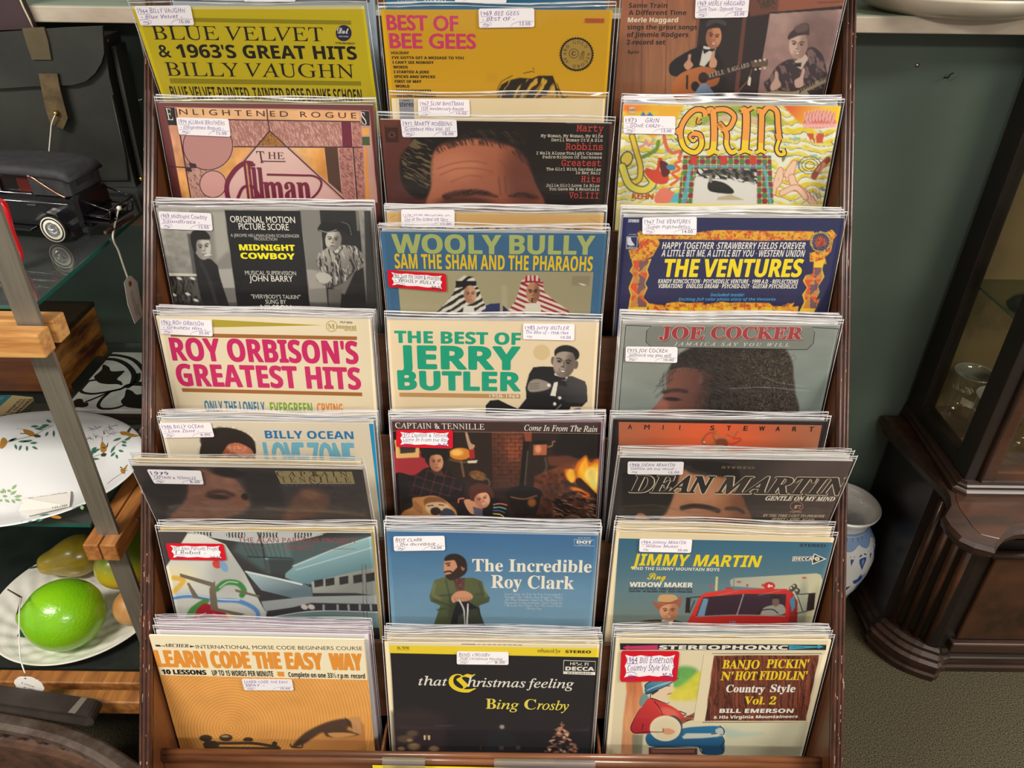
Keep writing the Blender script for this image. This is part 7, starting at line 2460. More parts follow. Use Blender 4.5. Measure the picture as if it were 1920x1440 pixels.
cp(loft([sect(-.25, .026, .022, .064), sect(-.12, .034, .022, .070), sect(-.06, .040, .022, .072), sect(.06, .042, .022, .072), sect(.112, .040, .024, .072), sect(.118, .036, .03, .070)]), 'body', M_CAR)
for x0, x1 in ((-.078, -.070), (-.012, -.002)):
    for s in (-1, 1):
        cp(MB().box((x0, s * .040 - .0015, .071), (x1, s * .040 + .0015, .102)), 'window_pillar', M_CAR)
cp(MB().prism([(.05, -.0415), (.106, -.0415), (.112, -.036), (.112, .036), (.106, .0415), (.05, .0415)], .071, .103), 'rear_cabin', M_ROOF)
rs = [(-.13, .028, .097, .1), (-.11, .034, .0985, .1035), (-.08, .039, .1, .107), (-.04, .0425, .1005, .1105), (.0, .0438, .1005, .1125), (.04, .044, .1, .1125), (.075, .0435, .0985, .1115), (.098, .043, .0965, .1095), (.110, .0425, .0945, .106), (.116, .0415, .092, .099)]
o = cp(loft([sectr(x, w, a, b, min(.009, (b - a) * .8)) for x, w, a, b in rs]), 'roof', M_ROOF)
o.data.polygons.foreach_set('use_smooth', [True] * len(o.data.polygons))
m = MB()
for s in (-1, 1):
    m.box((-.066, s * .0385 - .0004, .073), (.05, s * .0385 + .0004, .104))
cp(m, 'side_glass', glass_mat('car_glass', (.7, .66, .58), .2, 0, .02))
m = MB().box((.02, -.034, .06), (.05, .034, .094), 0, .004)
m.box((-.04, -.034, .06), (-.02, .034, .09), 0, .004)
cp(m, 'seat', mat('red_seat', (176, 26, 28), .5), 'red seats')
cp(MB().box((.1115, -.02, .082), (.1135, .02, .098)), 'rear_window', M_TYRE)
m = MB()
for s in (-1, 1):
    m.tube([(-.075, s * .0432, .0725), (.05, s * .0442, .0728)], .0009, 6)
    m.tube([(-.24, s * .030, .058), (-.06, s * .0432, .0595), (.105, s * .0432, .0595)], .0007, 6)
    m.box((-.03, s * .0425 - .002, .0545), (-.016, s * .0425 + .002, .0557))
    m.box((.036, s * .0425 - .002, .0545), (.05, s * .0425 + .002, .0557))
    m.tube([(-.066, s * .0435, .073), (-.066, s * .0435, .103)], .0008, 6)
    m.tube([(-.002, s * .0435, .073), (-.002, s * .0435, .103)], .0008, 6)
cp(m, 'chrome_trim', M_CHROME, 'chrome trim lines')
for s in (-1, 1):
    m = MB()
    pts = [(.054, s * .0435, .1), (.062, s * .0452, .0985), (.074, s * .0455, .09), (.084, s * .0455, .0835), (.096, s * .045, .0755), (.104, s * .0445, .0715)]
    m.tube(cat3(pts, 4).tolist(), .0016, 8)
    for q in pts[::2] + [pts[-1]]:
        m.lathe([(0, .0024), (.0022, .0008), (.0022, -.0008), (0, -.0024)], 10, c=q)
    cp(m, 'landau_bar', mat('rose_gold_metal', (190, 138, 112), .25, 1), 'rose gold landau bar')
m = MB()
for s in (-1, 1):
    m.box((-.16, s * .047 - .011, .017), (.04, s * .047 + .011, .0205), 0, .001)
cp(m, 'running_board', M_CAR)
wheels = [(.075, -1), (.075, 1), (-.20, -1), (-.20, 1)]
RW = .0215
for wx, s in wheels:
    m = MB()
    a0, a1 = (150, -28) if wx > 0 else (200, 10)
    prof_pts = []
    for k in range(15):
        a = math.radians(a0 + (a1 - a0) * k / 14)
        ex = 1 + (.35 if (wx > 0 and k > 9) else 0) * (k - 9) / 5
        prof_pts.append((wx + math.cos(a) * (RW + .006) * ex, RW + math.sin(a) * (RW + .007)))
    secs = [[(x, s * .034, z - .001), (x, s * .056, z - .002), (x, s * .058, z + .001), (x, s * .036, z + .0022)] for x, z in prof_pts]
    cp(loft(secs, 0, m), 'fender', M_CAR)
    w = MB().lathe([(.0115, -.005), (.0175, -.0062), (.0205, -.0055), (RW, -.003), (RW, .003), (.0205, .0055), (.0175, .0062), (.0115, .005)], 40, mi=0)
    w.lathe([(.0118, .0056), (.0200, .0061), (.0200, .0058), (.0118, .0052)], 40, mi=1)
    w.lathe([(.0, .0040), (.0118, .0046), (.0118, .0030), (0, .002)], 24, mi=0)
    o = cp(w, 'wheel', [M_TYRE, M_WWALL])
    o.location = (wx, s * .049, RW)
    o.rotation_euler = (PI / 2 if s < 0 else -PI / 2, 0, 0)
    sp_ = MB()
    for k in range(20):
        a = 2 * PI * k / 20
        sp_.tube([(math.cos(a) * .003, math.sin(a) * .003, .0075), (math.cos(a + .25) * .0112, math.sin(a + .25) * .0112, .0055)], .00035, 4)
    sp_.lathe([(0, .0095), (.0018, .009), (.0028, .007), (.0028, .005)], 14)
    sp_.lathe([(.0108, .0062), (.0118, .0066), (.0122, .0058), (.0108, .0054)], 30)
    so = sp_.build('spokes', M_CHROME, o)
cp(MB().box((.118, -.032, .028), (.158, .032, .031)).box((.112, -.03, .02), (.125, .03, .03)), 'luggage_platform', M_CAR)
m = MB()
for y in (-.03, -.015, 0, .015, .03):
    m.tube([(.158, y, .031), (.162, y, .05)], .0012, 6)
m.tube([(.162, -.032, .05), (.162, .032, .05)], .0016, 6)
for y in (-.032, .032):
    m.tube([(.118, y, .064), (.162, y, .05)], .0014, 6)
    m.tube([(.118, y, .04), (.16, y, .036)], .0012, 6)
m.box((.120, -.028, .034), (.150, .028, .040), 0, .002)
cp(m, 'luggage_rack', M_CAR)
cp(MB().box((.146, -.038, .012), (.152, .038, .018), 0, .002), 'bumper', mat('tarnished_bronze', (120, 96, 84), .4, .8))
bpy.context.view_layer.update()
knot = car.matrix_basis @ Vector((.1655, -.012, .047))
tg = thing('price_tag', 'cream paper tag with eyelet dangling on white string from the model car luggage rack', 'price tag', tuple(knot))
hang = [tuple(knot), tuple(Vector(at(180, 425, X=-.634)) ), at(212, 447, X=-.6315), at(222, 470, X=-.6315), at(232, 500, X=-.6315), at(240, 522, X=-.6315)]
hang[1] = tuple((Vector(hang[0]) + Vector(hang[2])) / 2 + Vector((0, 0, .003)))
sm_ = string(hang, .0016)
sm_.lathe([(0, .004), (.004, .002), (.004, -.002), (0, -.004)], 8, c=tuple(knot))
part(sm_, 'string', M_STRING, tg)
XT = -.6305
yz = lambda x, y: (lambda q: (q[1], q[2]))(at(x, y, X=XT))
cardp = [yz(*p) for p in ((240, 518), (246, 517), (258, 529), (268, 592), (253, 607), (240, 572), (233, 530))]
m = MB().prism(cardp, XT - .0006, XT, 'x')
q = at(243, 532, X=XT)
m.lathe([(.0018, .0004), (.0046, .0004), (.0046, -.0012), (.0018, -.0012)], 16, mi=1)
nv = 16 * 4
for i in range(len(m.v) - nv, len(m.v)):
    a, b, c_ = m.v[i]
    m.v[i] = (q[0] + c_ + .0006, q[1] + a, q[2] + b)
dn = np.array(at(262, 596, X=XT)) - np.array(at(247, 540, X=XT))
L_ = np.linalg.norm(dn)
sd = np.cross(dn / L_, (1, 0, 0))
for k, (s_, off) in enumerate((('antique auto', .0065), ('good condition', .0005), ('27.95', -.0055))):
    text_on(m, s_, np.array(at(247, 541, X=XT)) + sd * off + np.array([.0004, 0, 0]) + dn * (.05 if k < 2 else .55), dn, sd, L_ * (.8 if k < 2 else .4), .0032, 'si', 2)
part(m, 'card', [M_CARD, mat('tag_eyelet', (150, 104, 72), .5), M_INK], tg)

# ---- red toy at the left edge
q = at(28, 506, Z=ZG)
toy = thing('red_toy', 'glossy red plastic toy with pale flower decal at the left edge of the glass shelf', 'toy', tuple(q))
Yt = q[1]
M_RED = mat('glossy_red_plastic', (206, 24, 36), .2, coat=.5)
m = MB()
out = [(-40, 372), (0, 378), (12, 398), (22, 436), (36, 472), (38, 494), (29, 505.5), (20, 497), (-4, 440), (-40, 420)]
pp = [(lambda q: (q[0], q[2]))(at(x, y, Y=Yt)) for x, y in out]
pp = [(x, max(z, ZG + .0006)) for x, z in pp]
m.prism([tuple(p) for p in catmull(pp, 4)], Yt, Yt + .008, 'y', 0, True)
m.v = [(x, y, max(z, ZG + .0006)) for x, y, z in m.v]
part(m, 'body', M_RED, toy)
rimp = [at(x, y, Y=Yt - .001) for x, y in ((0, 380), (12, 398), (22, 436), (35, 472), (37, 492), (30, 501))]
part(MB().tube([(p[0], p[1], max(p[2], ZG + .004)) for p in cat3(rimp, 6)], .0035, 10), 'rim', M_RED, toy)
m = MB()
for x, y, r in ((6, 436, 7), (13, 446, 6), (7, 450, 6), (16, 454, 5), (18, 464, 4)):
    c0 = at(x, y, Y=Yt - .0012)
    flat_poly(m, [c0 + np.array([math.cos(a) * r * .0009, 0, math.sin(a) * r * .0009]) for a in np.arange(10) / 10 * 2 * PI], (0, 0, 0))
part(m, 'decal', mat('pale_pink_decal', (236, 190, 184), .3), toy, 'pale pink flower decal')

# ---- cedar box on the middle shelf
M_CEDAR = mat('cedar_wood', (226, 150, 60), .32, rgb2=(92, 42, 24), scale=6, stretch=(.5, .7, 3.4), coat=.4, contrast=(.42, .56))
M_CEDARF = mat('cedar_front', (128, 74, 40), .35, rgb2=(86, 44, 26), scale=8, stretch=(.4, 2, 5), coat=.4)
M_LID = mat('dark_box_lid', (74, 54, 36), .3, rgb2=(40, 30, 22), scale=10, stretch=(.4, 3, 3), coat=.5)
X1, Y0_, Y1_ = -.86, 1.226, 1.405
bxo = thing('wooden_box', 'two-tone cedar keepsake box with dovetailed corners on the middle shelf', 'box', (-1.02, 1.31, ZM))
zb0, zb1 = ZM + .014, ZM + .105
m = MB().box((-1.20, Y0_, zb0), (X1 - .004, Y1_, zb1), 1).box((X1 - .004, Y0_, zb0), (X1, Y1_, zb1), 0)
part(m, 'body', [M_CEDAR, M_CEDARF], bxo)
m = MB()
for k in range(6):
    z = zb0 + .004 + k * .0165
    m.box((X1 - .001, Y0_ - .0004, z), (X1 + .0004, Y0_ + .009, z + .006))
part(m, 'dovetails', mat('dark_endgrain', (58, 30, 18), .5), bxo)
part(MB().box((-1.203, Y0_ - .003, zb1), (X1 + .003, Y1_ + .003, zb1 + .012), 0, .004), 'lid', M_LID, bxo)
for x in (-1.19, X1 - .018):
    for y in (Y0_ + .002, Y1_ - .024):
        part(MB().box((x, y, ZM), (x + .020, y + .022, zb0)), 'foot', M_CEDAR, bxo)

# ---- black and white patterned tile
ZT = ZM + .022
tl = thing('ceramic_tile', 'square tile with bold black leaf pattern on white lying on the middle shelf', 'tile', (-.73, 1.26, ZM))
m = MB().box((-.822, 1.161, ZM + .0005), (-.672, 1.36, ZM + .012))
part(m, 'wood_base', mat('dark_tile_base', (74, 48, 42), .5), tl)
tx0, tx1, ty0, ty1 = -.825, -.669, 1.158, 1.363
m = MB().box((tx0, ty0, ZM + .012), (tx1, ty1, ZT), 0, .001)


def tpx(x, y):
    q = at(x / 6.857, 560 + y / 6.857, Z=ZT)
    return (min(max(q[0], tx0 + .001), tx1 - .001), min(max(q[1], ty0 + .001), ty1 - .001), ZT)


def tpoly(pts, mi, lift=.0003, sm=1):
    p = catmull(pts, 5) if sm else pts
    flat_poly(m, [tpx(*q) for q in p], (0, 0, lift), mi)


def tline(pts, w, mi, lift=.0004, w1=None):
    p = [tpx(*q) for q in catmull(pts, 8, False)]
    ribbon(m, p, w * .00014, (0, 0, 1), lift, mi, None if w1 is None else w1 * .00014)


tline([(1330, 735), (1500, 730), (1700, 780), (1830, 900), (1900, 1060)], 60, 1)
tline([(1330, 775), (1500, 790), (1640, 860), (1720, 970), (1700, 1090), (1620, 1150)], 70, 1)
tline([(1780, 960), (1775, 1040), (1750, 1080), (1900, 1085)], 60, 1)
tpoly([(1325, 850), (1400, 880), (1425, 930), (1500, 935), (1600, 930), (1560, 980), (1505, 1035), (1560, 1070), (1570, 1115), (1500, 1100), (1380, 1100), (1270, 1080), (1210, 1010), (1260, 960), (1310, 910)], 1)
tline([(1240, 1045), (1120, 1070), (1040, 1150), (1060, 1205), (1200, 1225), (1400, 1195), (1560, 1160), (1650, 1110), (1850, 1115)], 46, 1)
tline([(1100, 1330), (1250, 1270), (1420, 1200), (1560, 1165)], 36, 1)
tline([(1400, 1210), (1300, 1300), (1265, 1380), (1330, 1420), (1480, 1410), (1600, 1370)], 44, 1)
tpoly([(1625, 1170), (1700, 1190), (1760, 1235), (1900, 1225), (1900, 1400), (1700, 1405), (1600, 1380), (1555, 1320), (1600, 1260)], 1)
tpoly([(850, 1400), (880, 1370), (950, 1360), (945, 1320), (1000, 1290), (1060, 1295), (1075, 1330), (1130, 1340), (1130, 1380), (1060, 1400), (990, 1395), (930, 1420), (870, 1425)], 1)
part(m, 'glazed_face', [mat('white_glaze', (222, 222, 218), .25, rgb2=(206, 206, 204), scale=30), mat('black_glaze', (34, 33, 32), .3)], tl)
o = MB().box((-.668, 1.10, ZM + .0003), (-.665 + .028, 1.148, ZM + .012), 0, .001).build('ceramic_tile', mat('grey_white_glaze', (196, 200, 200), .3))
tag(o, 'edge of a plain whitish tile in front of the patterned tile, next to the rack', 'tile')

# ---- road map booklet
zk = ZM + .0075
mp = lambda x, y, Z=zk: at(x, y, Z=Z)
m = MB()
pl = [mp(*p)[:2] for p in ((-60, 742), (24, 741), (62, 744.5), (0, 799), (-60, 801))]
m.prism([tuple(p) for p in pl], ZM + .0003, zk)
flat_poly(m, [mp(*p) for p in ((-60, 742.5), (23, 741.5), (0, 762), (-60, 800))], (0, 0, .0003), 1)
flat_poly(m, [mp(*p) for p in ((-40, 748), (10, 744), (0, 752), (-40, 775))], (0, 0, .0005), 2)
dv = mp(4, 800) - mp(54, 750)
up_ = np.cross((0, 0, 1), dv)
for k, s_ in enumerate(('EASTERN', 'UNITED STATES', 'TOURING MAP')):
    text_on(m, s_, mp(56, 747) + np.array([0, 0, .0005]) - up_ / np.linalg.norm(up_) * (-.0005 - .0085 * k) * -1 + dv * .04, dv, -up_ * -1, np.linalg.norm(dv) * (.6, .9, .85)[k], .0058, 'sb', 3)
o = m.build('map_booklet', [mat('tan_paper', (214, 190, 142), .6), mat('teal_print', (60, 136, 150), .5), mat('blue_print', (96, 160, 190), .5), M_INK])
tag(o, 'folded tan road map booklet with black capitals lying left on the middle shelf', 'booklet')

# ---- oval plate with birds and leaves
M_CHINA = mat('white_china', (236, 238, 240), .12, coat=.5)
PCX, PCY, PRX, PRY = -.826, .998, .205, .155
zprof = lambda r: ZM + .0065 + (.0 if r < .66 else .016 * ((r - .66) / .34) ** 1.4)


def plate_pt(x, y, lift=.0006):
    Z = ZM + .012
    for _ in range(4):
        q = at(x, y, Z=Z)
        r = math.hypot((q[0] - PCX) / PRX, (q[1] - PCY) / PRY)
        Z = zprof(min(r, .985)) + lift
    return q


pt = thing('oval_plate', 'large white oval plate painted with small brown birds and green leaf sprays', 'plate', (PCX, PCY, ZM))
pf = [(.0, zprof(0) - ZM)] + [(r, zprof(r) - ZM) for r in (.3, .6, .66, .72, .8, .88, .95, .99)] + [(1.0, zprof(1) - ZM - .001), (.985, zprof(1) - ZM - .004), (.8, .006), (.62, .0015), (.0, .0015)]
part(MB().lathe(pf, 96, PRX, PRY, (PCX, PCY, ZM)), 'dish', M_CHINA, pt)
m = MB()
LEAF, LEAF2, BIRD, BIRD2, TWIG = 0, 1, 2, 3, 4
Q = lambda x, y: (x / 6.857, 770 + y / 6.857)


def leaf(x0, y0, x1, y1, w, mi):
    a, b = np.array([x0, y0], float), np.array([x1, y1], float)
    d = b - a
    n = np.array([-d[1], d[0]]) / (np.hypot(*d) + 1e-6)
    pts = [a, a + d * .25 + n * w * .8, a + d * .55 + n * w, a + d * .85 + n * w * .5, b, a + d * .8 - n * w * .5, a + d * .5 - n * w, a + d * .22 - n * w * .7]
    flat_poly(m, [plate_pt(*Q(*p)) for p in pts], (0, 0, 0), mi)


def twig(pts, w=.0012):
    ribbon(m, [plate_pt(*Q(*p)) for p in catmull(pts, 6, False)], w, (0, 0, 1), .0002, TWIG)


def spray(leaves, w=16, mi=LEAF):
    for l in leaves: leaf(*l, w, mi)


twig([(30, 420), (120, 400), (260, 360), (420, 320), (560, 250), (680, 190)])
spray([(660, 150, 590, 120), (640, 190, 530, 190), (600, 210, 500, 215), (560, 240, 440, 230), (690, 250, 690, 340), (620, 270, 580, 330), (500, 200, 390, 205), (220, 350, 120, 390), (190, 370, 100, 395), (420, 380, 300, 400), (360, 390, 230, 400), (480, 410, 380, 420), (190, 430, 215, 500), (270, 440, 245, 515), (345, 450, 345, 520), (410, 460, 485, 495)])
for b in (((330, 240), (420, 270), (450, 320), (400, 330), (330, 300), (295, 250)), ((1550, 270), (1640, 275), (1700, 300), (1800, 320), (1700, 340), (1620, 320), (1560, 310)), ((1310, 400), (1350, 440), (1370, 480), (1350, 530), (1300, 530), (1290, 460)), ((1550, 750), (1590, 740), (1640, 690), (1610, 760), (1600, 810), (1560, 800)), ((650, 1360), (740, 1350), (790, 1375), (760, 1390), (680, 1380)), ((20, 360), (60, 350), (90, 400), (60, 460), (10, 490), (0, 430))):
    flat_poly(m, [plate_pt(*Q(*p)) for p in catmull(b, 4)], (0, 0, .0002), BIRD)
for b in (((430, 320), (480, 305), (525, 325), (510, 345), (450, 345)), ((1300, 560), (1330, 540), (1370, 555), (1350, 590), (1300, 590)), ((1630, 270), (1680, 205), (1690, 225), (1660, 280)), ((250, 292), (330, 290), (340, 300), (270, 300)), ((1390, 400), (1380, 470), (1365, 470)), ((1540, 735), (1550, 720), (1580, 745)), ((1690, 300), (1810, 320), (1700, 312)), ((1300, 475), (1360, 470), (1340, 490))):
    flat_poly(m, [plate_pt(*Q(*p)) for p in b], (0, 0, .0004), BIRD2)
for p in ([(210, 230), (300, 240), (350, 255)], [(1440, 275), (1550, 285)], [(1315, 330), (1312, 400)], [(1440, 500), (1520, 420), (1640, 350)], [(1090, 620), (1200, 590), (1300, 560)], [(1380, 940), (1480, 860), (1640, 760)]):
    twig(p, .0008)
spray([(1560, 350, 1450, 390), (1480, 450, 1420, 545), (1560, 400, 1630, 410), (1560, 440, 1630, 450), (1520, 510, 1590, 525), (1490, 560, 1510, 620), (1420, 590, 1480, 530), (1240, 470, 1170, 510), (1290, 490, 1160, 530), (1250, 520, 1100, 570), (1200, 560, 1095, 600), (1280, 620, 1130, 620), (1130, 655, 1230, 680), (1690, 330, 1600, 390)])
r_ = random.Random(4)
for cx_, cy_ in ((1330, 270), (1250, 230), (1180, 230), (1420, 230), (1470, 190), (1160, 350), (1230, 330), (1410, 300)):
    for k in range(7):
        a = r_.uniform(0, 6.28)
        twig([(cx_, cy_), (cx_ + math.cos(a) * r_.uniform(40, 80), cy_ + math.sin(a) * r_.uniform(25, 55))], .0006)
spray([(150, 1010, 210, 950), (90, 1020, 140, 1040), (70, 1060, 30, 1000), (40, 1060, 0, 1030), (130, 1080, 210, 1030), (90, 1100, 30, 1100), (180, 1110, 280, 1090), (60, 1140, 120, 1180), (150, 1140, 190, 1190), (190, 1140, 270, 1150), (20, 1140, 0, 1170)], 18, LEAF2)
spray([(300, 1420, 260, 1440), (420, 1400, 360, 1430), (520, 1380, 450, 1420), (640, 1330, 500, 1350), (900, 1260, 1000, 1230), (960, 1250, 1080, 1200), (560, 1390, 480, 1430)], 12, LEAF)
leaf(1030, 1250, 1080, 1240, 30, LEAF2)
part(m, 'painted_birds_and_leaves', [mat('leaf_glaze', (70, 122, 100), .3), mat('pale_leaf_glaze', (150, 184, 130), .3), mat('bird_glaze', (176, 124, 48), .3), mat('dark_bird_glaze', (74, 66, 52), .3), mat('twig_glaze', (120, 116, 120), .3)], pt)

zc = ZM + .0135
m = MB()
cq = [plate_pt(*Q(*p), .003) for p in ((240, 1290), (300, 1130), (900, 1030), (912, 1040), (895, 1232), (355, 1358))]
flat_poly(m, cq, (0, 0, .0004), 0)
flat_poly(m, [c_ - np.array([0, 0, .0006]) for c_ in cq], (0, 0, .0004), 0)
u_ = cq[2] - cq[1]
v_ = np.cross((0, 0, 1), u_)
lift3 = np.array([0, 0, .0012])
for k, s_ in enumerate(('Portmeirion', 'oval Platter', '')):
    if s_: text_on(m, s_, cq[1] + lift3 - v_ / np.linalg.norm(v_) * (.007 + .0075 * k) + u_ * (.1 - .08 * k), u_, v_, np.linalg.norm(u_) * (.85, .8, .4)[k], .005, 'bi', 1)
text_on(m, '10.00', cq[4] + lift3 - u_ * .36 + v_ / np.linalg.norm(v_) * .001, u_, v_, np.linalg.norm(u_) * .3, .0042, 'si', 1)
o = m.build('price_card', [M_CARD, M_INK])
tag(o, 'white handwritten price card lying on the bird plate', 'price card')

# ---- embossed fruit plate on the lowest shelf
FX, FY, FR = -.855, 1.052, .162
fz = lambda r: ZL + .005 + (.0 if r < .55 else .019 * ((r - .55) / .45) ** 1.3)
rib = lambda a, r, z: .0016 * math.sin(a * 22 + r * 26) * (1 if .4 < r < .97 else 0) * (z > .004) + .001 * math.sin(a * 9 - r * 40) * (1 if .3 < r < .97 else 0) * (z > .004)
fp = thing('fruit_plate', 'white plate embossed with leaves holding false fruit on the lowest shelf', 'plate', (FX, FY, ZL))
pf = [(0, .005)] + [(r, fz(r) - ZL) for r in np.linspace(.1, .97, 26)] + [(.99, fz(1) - ZL), (1.0, fz(1) - ZL - .001), (.985, fz(1) - ZL - .005), (.8, .010), (.55, .0012), (0, .0012)]
part(MB().lathe(pf, 120, FR * 1.03, FR * .985, (FX, FY, ZL), 0, rib), 'dish', mat('cream_white_glaze', (228, 226, 216), .2, coat=.4), fp)


def fruit(name, prof, loc, rot, m, label, cat, n=40):
    root = thing(name, label, cat, loc)
    o = MB().lathe(prof, n).build('flesh', m, root)
    o.rotation_euler = rot
    return root, o


M_LIME = mat('lime_peel', (148, 206, 30), .26, rgb2=(116, 186, 14), scale=5, coat=.35)
nt = M_LIME.node_tree
_v = nt.nodes.new('ShaderNodeTexNoise'); _v.inputs['Scale'].default_value = 190
_tc = nt.nodes.new('ShaderNodeTexCoord'); nt.links.new(_tc.outputs['Object'], _v.inputs['Vector'])
_b = nt.nodes.new('ShaderNodeBump'); _b.inputs['Strength'].default_value = .35; _b.inputs['Distance'].default_value = .002
nt.links.new(_v.outputs['Fac'], _b.inputs['Height'])
nt.links.new(_b.outputs['Normal'], nt.nodes['Principled BSDF'].inputs['Normal'])
lz = ZL + .005 + .069
lc = at(121, 1152, Z=lz)
prof = [(0, -.071)] + [(.066 * math.sin(t) ** .95, -.070 * math.cos(t)) for t in np.linspace(.12, 2.45, 26)] + [(.034, .061), (.024, .068), (.015, .075), (.008, .0795), (0, .081)]
root, o = fruit('lime', prof, tuple(lc), (math.radians(84), 0, math.radians(-78)), M_LIME, 'oversized bright green false lime on the embossed plate', 'fruit')
stem_w = np.array(lc) + np.array(Matrix.Rotation(math.radians(-78), 3, 'Z') @ Matrix.Rotation(math.radians(84), 3, 'X') @ Vector((0, 0, .080)))
sb_ = at(40, 1120, Y=stem_w[1] - .005)
o2 = MB().tube([stem_w - lc, (np.array(sb_) - lc) * .6 + (stem_w - lc) * .4, np.array(sb_) - lc, np.array(at(14, 1105, Y=stem_w[1])) - lc], [.0022, .0018, .0018, .0012], 8).build('stem', mat('dark_stem', (60, 52, 40), .7), root)
lf = MB()
for (a, b, c_) in (((44, 1165), (66, 1196), (60, 1180)), ((40, 1150), (50, 1168), (50, 1156))):
    A_, B_ = np.array(at(*a, Z=ZL + .02)), np.array(at(*b, Z=ZL + .018))
    n_ = np.cross(B_ - A_, (0, 0, 1)) * .4
    lf.add([A_ - lc, (A_ + B_) / 2 + n_ - lc, B_ - lc, (A_ + B_) / 2 - n_ - lc + np.array([0, 0, .004])], [(0, 1, 2, 3)])
lf.build('leaf', mat('dark_green_leaf', (28, 74, 40), .5), root)
tg = thing('price_tag', 'small scalloped white tag on string hanging from the lime', 'price tag', tuple(sb_))
tp = at(47, 1262, Y=.826)
part(string([sb_, at(36, 1150, Y=.90), at(37, 1220, Y=.862), at(41, 1245, Y=.834), tp], .0012), 'string', M_STRING, tg)
ctr = np.array(at(55, 1285, Y=.826))
pp = []
for k in range(48):
    a = 2 * PI * k / 48
    r = .0235 * (1 + .07 * abs(math.sin(a * 4))) * (1.0 if math.sin(a) < .5 else 1.05)
    pp.append((ctr[0] + r * math.cos(a), ctr[2] + r * .92 * math.sin(a)))
m = MB().prism(pp, .8255, .8265, 'y')
text_on(m, 'Lime', ctr + np.array([-.012, -.0008, .006]), (1, 0, -.6), (.6, 0, 1), .022, .005, 'si', 1)
text_on(m, '8.00', ctr + np.array([-.012, -.0008, -.006]), (1, 0, -.4), (.4, 0, 1), .018, .004, 'si', 1)
m.lathe([(0, .0004), (.0016, .0004)], 10, c=(ctr[0], ctr[2] + .02, 0), mi=1)
for i in range(len(m.v) - 20, len(m.v)):
    a, b, c_ = m.v[i]
    m.v[i] = (a, .8252, b)
part(m, 'card', [M_CARD, mat('tag_ink', (120, 110, 130), .6)], tg)

pc = at(113, 1078, Z=ZL + .005 + .044)
pc = np.array([pc[0], pc[1] + .045, ZL + .0525])
prof = [(0, -.052), (.02, -.050), (.038, -.036), (.043, -.018), (.041, 0), (.034, .018), (.027, .032), (.022, .046), (.016, .056), (.008, .060), (0, .061)]
prof = [tuple(p) for p in catmull(prof, 4, False)]
prof = [(max(0, r), z) for r, z in prof]
root, o = fruit('pear', prof, tuple(pc), (math.radians(88), 0, math.radians(-62)), mat('pear_skin', (168, 142, 36), .3, rgb2=(136, 116, 26), scale=16, coat=.3), 'olive yellow false pear lying behind the lime', 'fruit')
e = np.array(Matrix.Rotation(math.radians(-62), 3, 'Z') @ Matrix.Rotation(math.radians(88), 3, 'X') @ Vector((0, 0, 1)))
MB().tube([e * .058, e * .066, e * .074 + np.array([0, 0, .002])], .002, 8).build('stem', mat('dark_stem'), root)
mc = np.array([-.742, 1.112, ZL + .086])
prof = [(.058 * math.sin(t) ** .9, -.098 * math.cos(t)) for t in np.linspace(0.02, PI - .02, 26)]


def mango_fx(mm, nt, b):
    tc = nt.nodes.new('ShaderNodeTexCoord')
    sx = nt.nodes.new('ShaderNodeSeparateXYZ')
    nt.links.new(tc.outputs['Object'], sx.inputs[0])
    rp = nt.nodes.new('ShaderNodeValToRGB')
    mr = nt.nodes.new('ShaderNodeMapRange')
    mr.inputs[1].default_value, mr.inputs[2].default_value = -.06, .06
    nt.links.new(sx.outputs['Y'], mr.inputs[0])
    nt.links.new(mr.outputs[0], rp.inputs[0])
    for e_, (p_, c_) in zip(rp.color_ramp.elements, ((.35, (206, 178, 40)), (.75, (116, 140, 30)))):
        e_.position, e_.color = p_, tuple(lin(c_)) + (1,)
    nt.links.new(rp.outputs[0], b.inputs['Base Color'])


root, o = fruit('mango', prof, tuple(mc), (math.radians(75), math.radians(0), math.radians(-28)), mat('mango_skin', (200, 176, 44), .32, coat=.3, extra=mango_fx), 'long yellow and green false mango at the back right of the embossed plate', 'fruit')
root, o = fruit('peach', [(.036 * math.sin(t), -.034 * math.cos(t)) for t in np.linspace(.02, PI - .02, 20)], (-.722, 1.002, ZL + .058), (.5, .4, 0), mat('peach_skin', (196, 156, 96), .5, rgb2=(170, 112, 60), scale=14), 'tan false peach between the lime and the mango', 'fruit')

# ---- old iron things at the lower left
M_IRON = mat('rusty_iron', (96, 84, 76), .6, .35, rgb2=(66, 48, 38), scale=26, bump=.35)
M_IRON2 = mat('brown_rust', (92, 62, 44), .75, .1, rgb2=(58, 40, 30), scale=30, bump=.6)
arc = [at(x, y, Z=.335) for x, y in ((-60, 1329), (0, 1335), (60, 1345), (130, 1362), (200, 1392), (262, 1432))]
arc = cat3([a for a in arc] + [arc[-1] + (arc[-1] - arc[-2]) * .32], 8)
arc[:, 2] = 0
arc = np.array([p for p in arc if p[0] < -.566])
d_ = np.gradient(arc, axis=0)
inw = np.column_stack([d_[:, 1], -d_[:, 0], d_[:, 2]])
inw /= np.linalg.norm(inw, axis=1)[:, None]
secp = [(0, .0), (0, .333), (.004, .336), (.020, .337), (.030, .333), (.032, .326), (.012, .318), (.012, .285), (.020, .28), (.03, .279), (.03, .268), (.016, .262), (.016, .0)]
hoop = thing('iron_hoop', 'thick rusty curved cast iron piece with studs along its inner face, bottom left', 'ironwork', (float(arc[:, 0].mean()), float(arc[:, 1].mean()), 0))
V, n = [], len(secp)
for p, w in zip(arc, inw):
    for o_, z in secp: V.append(p + w * o_ + np.array([0, 0, z]))
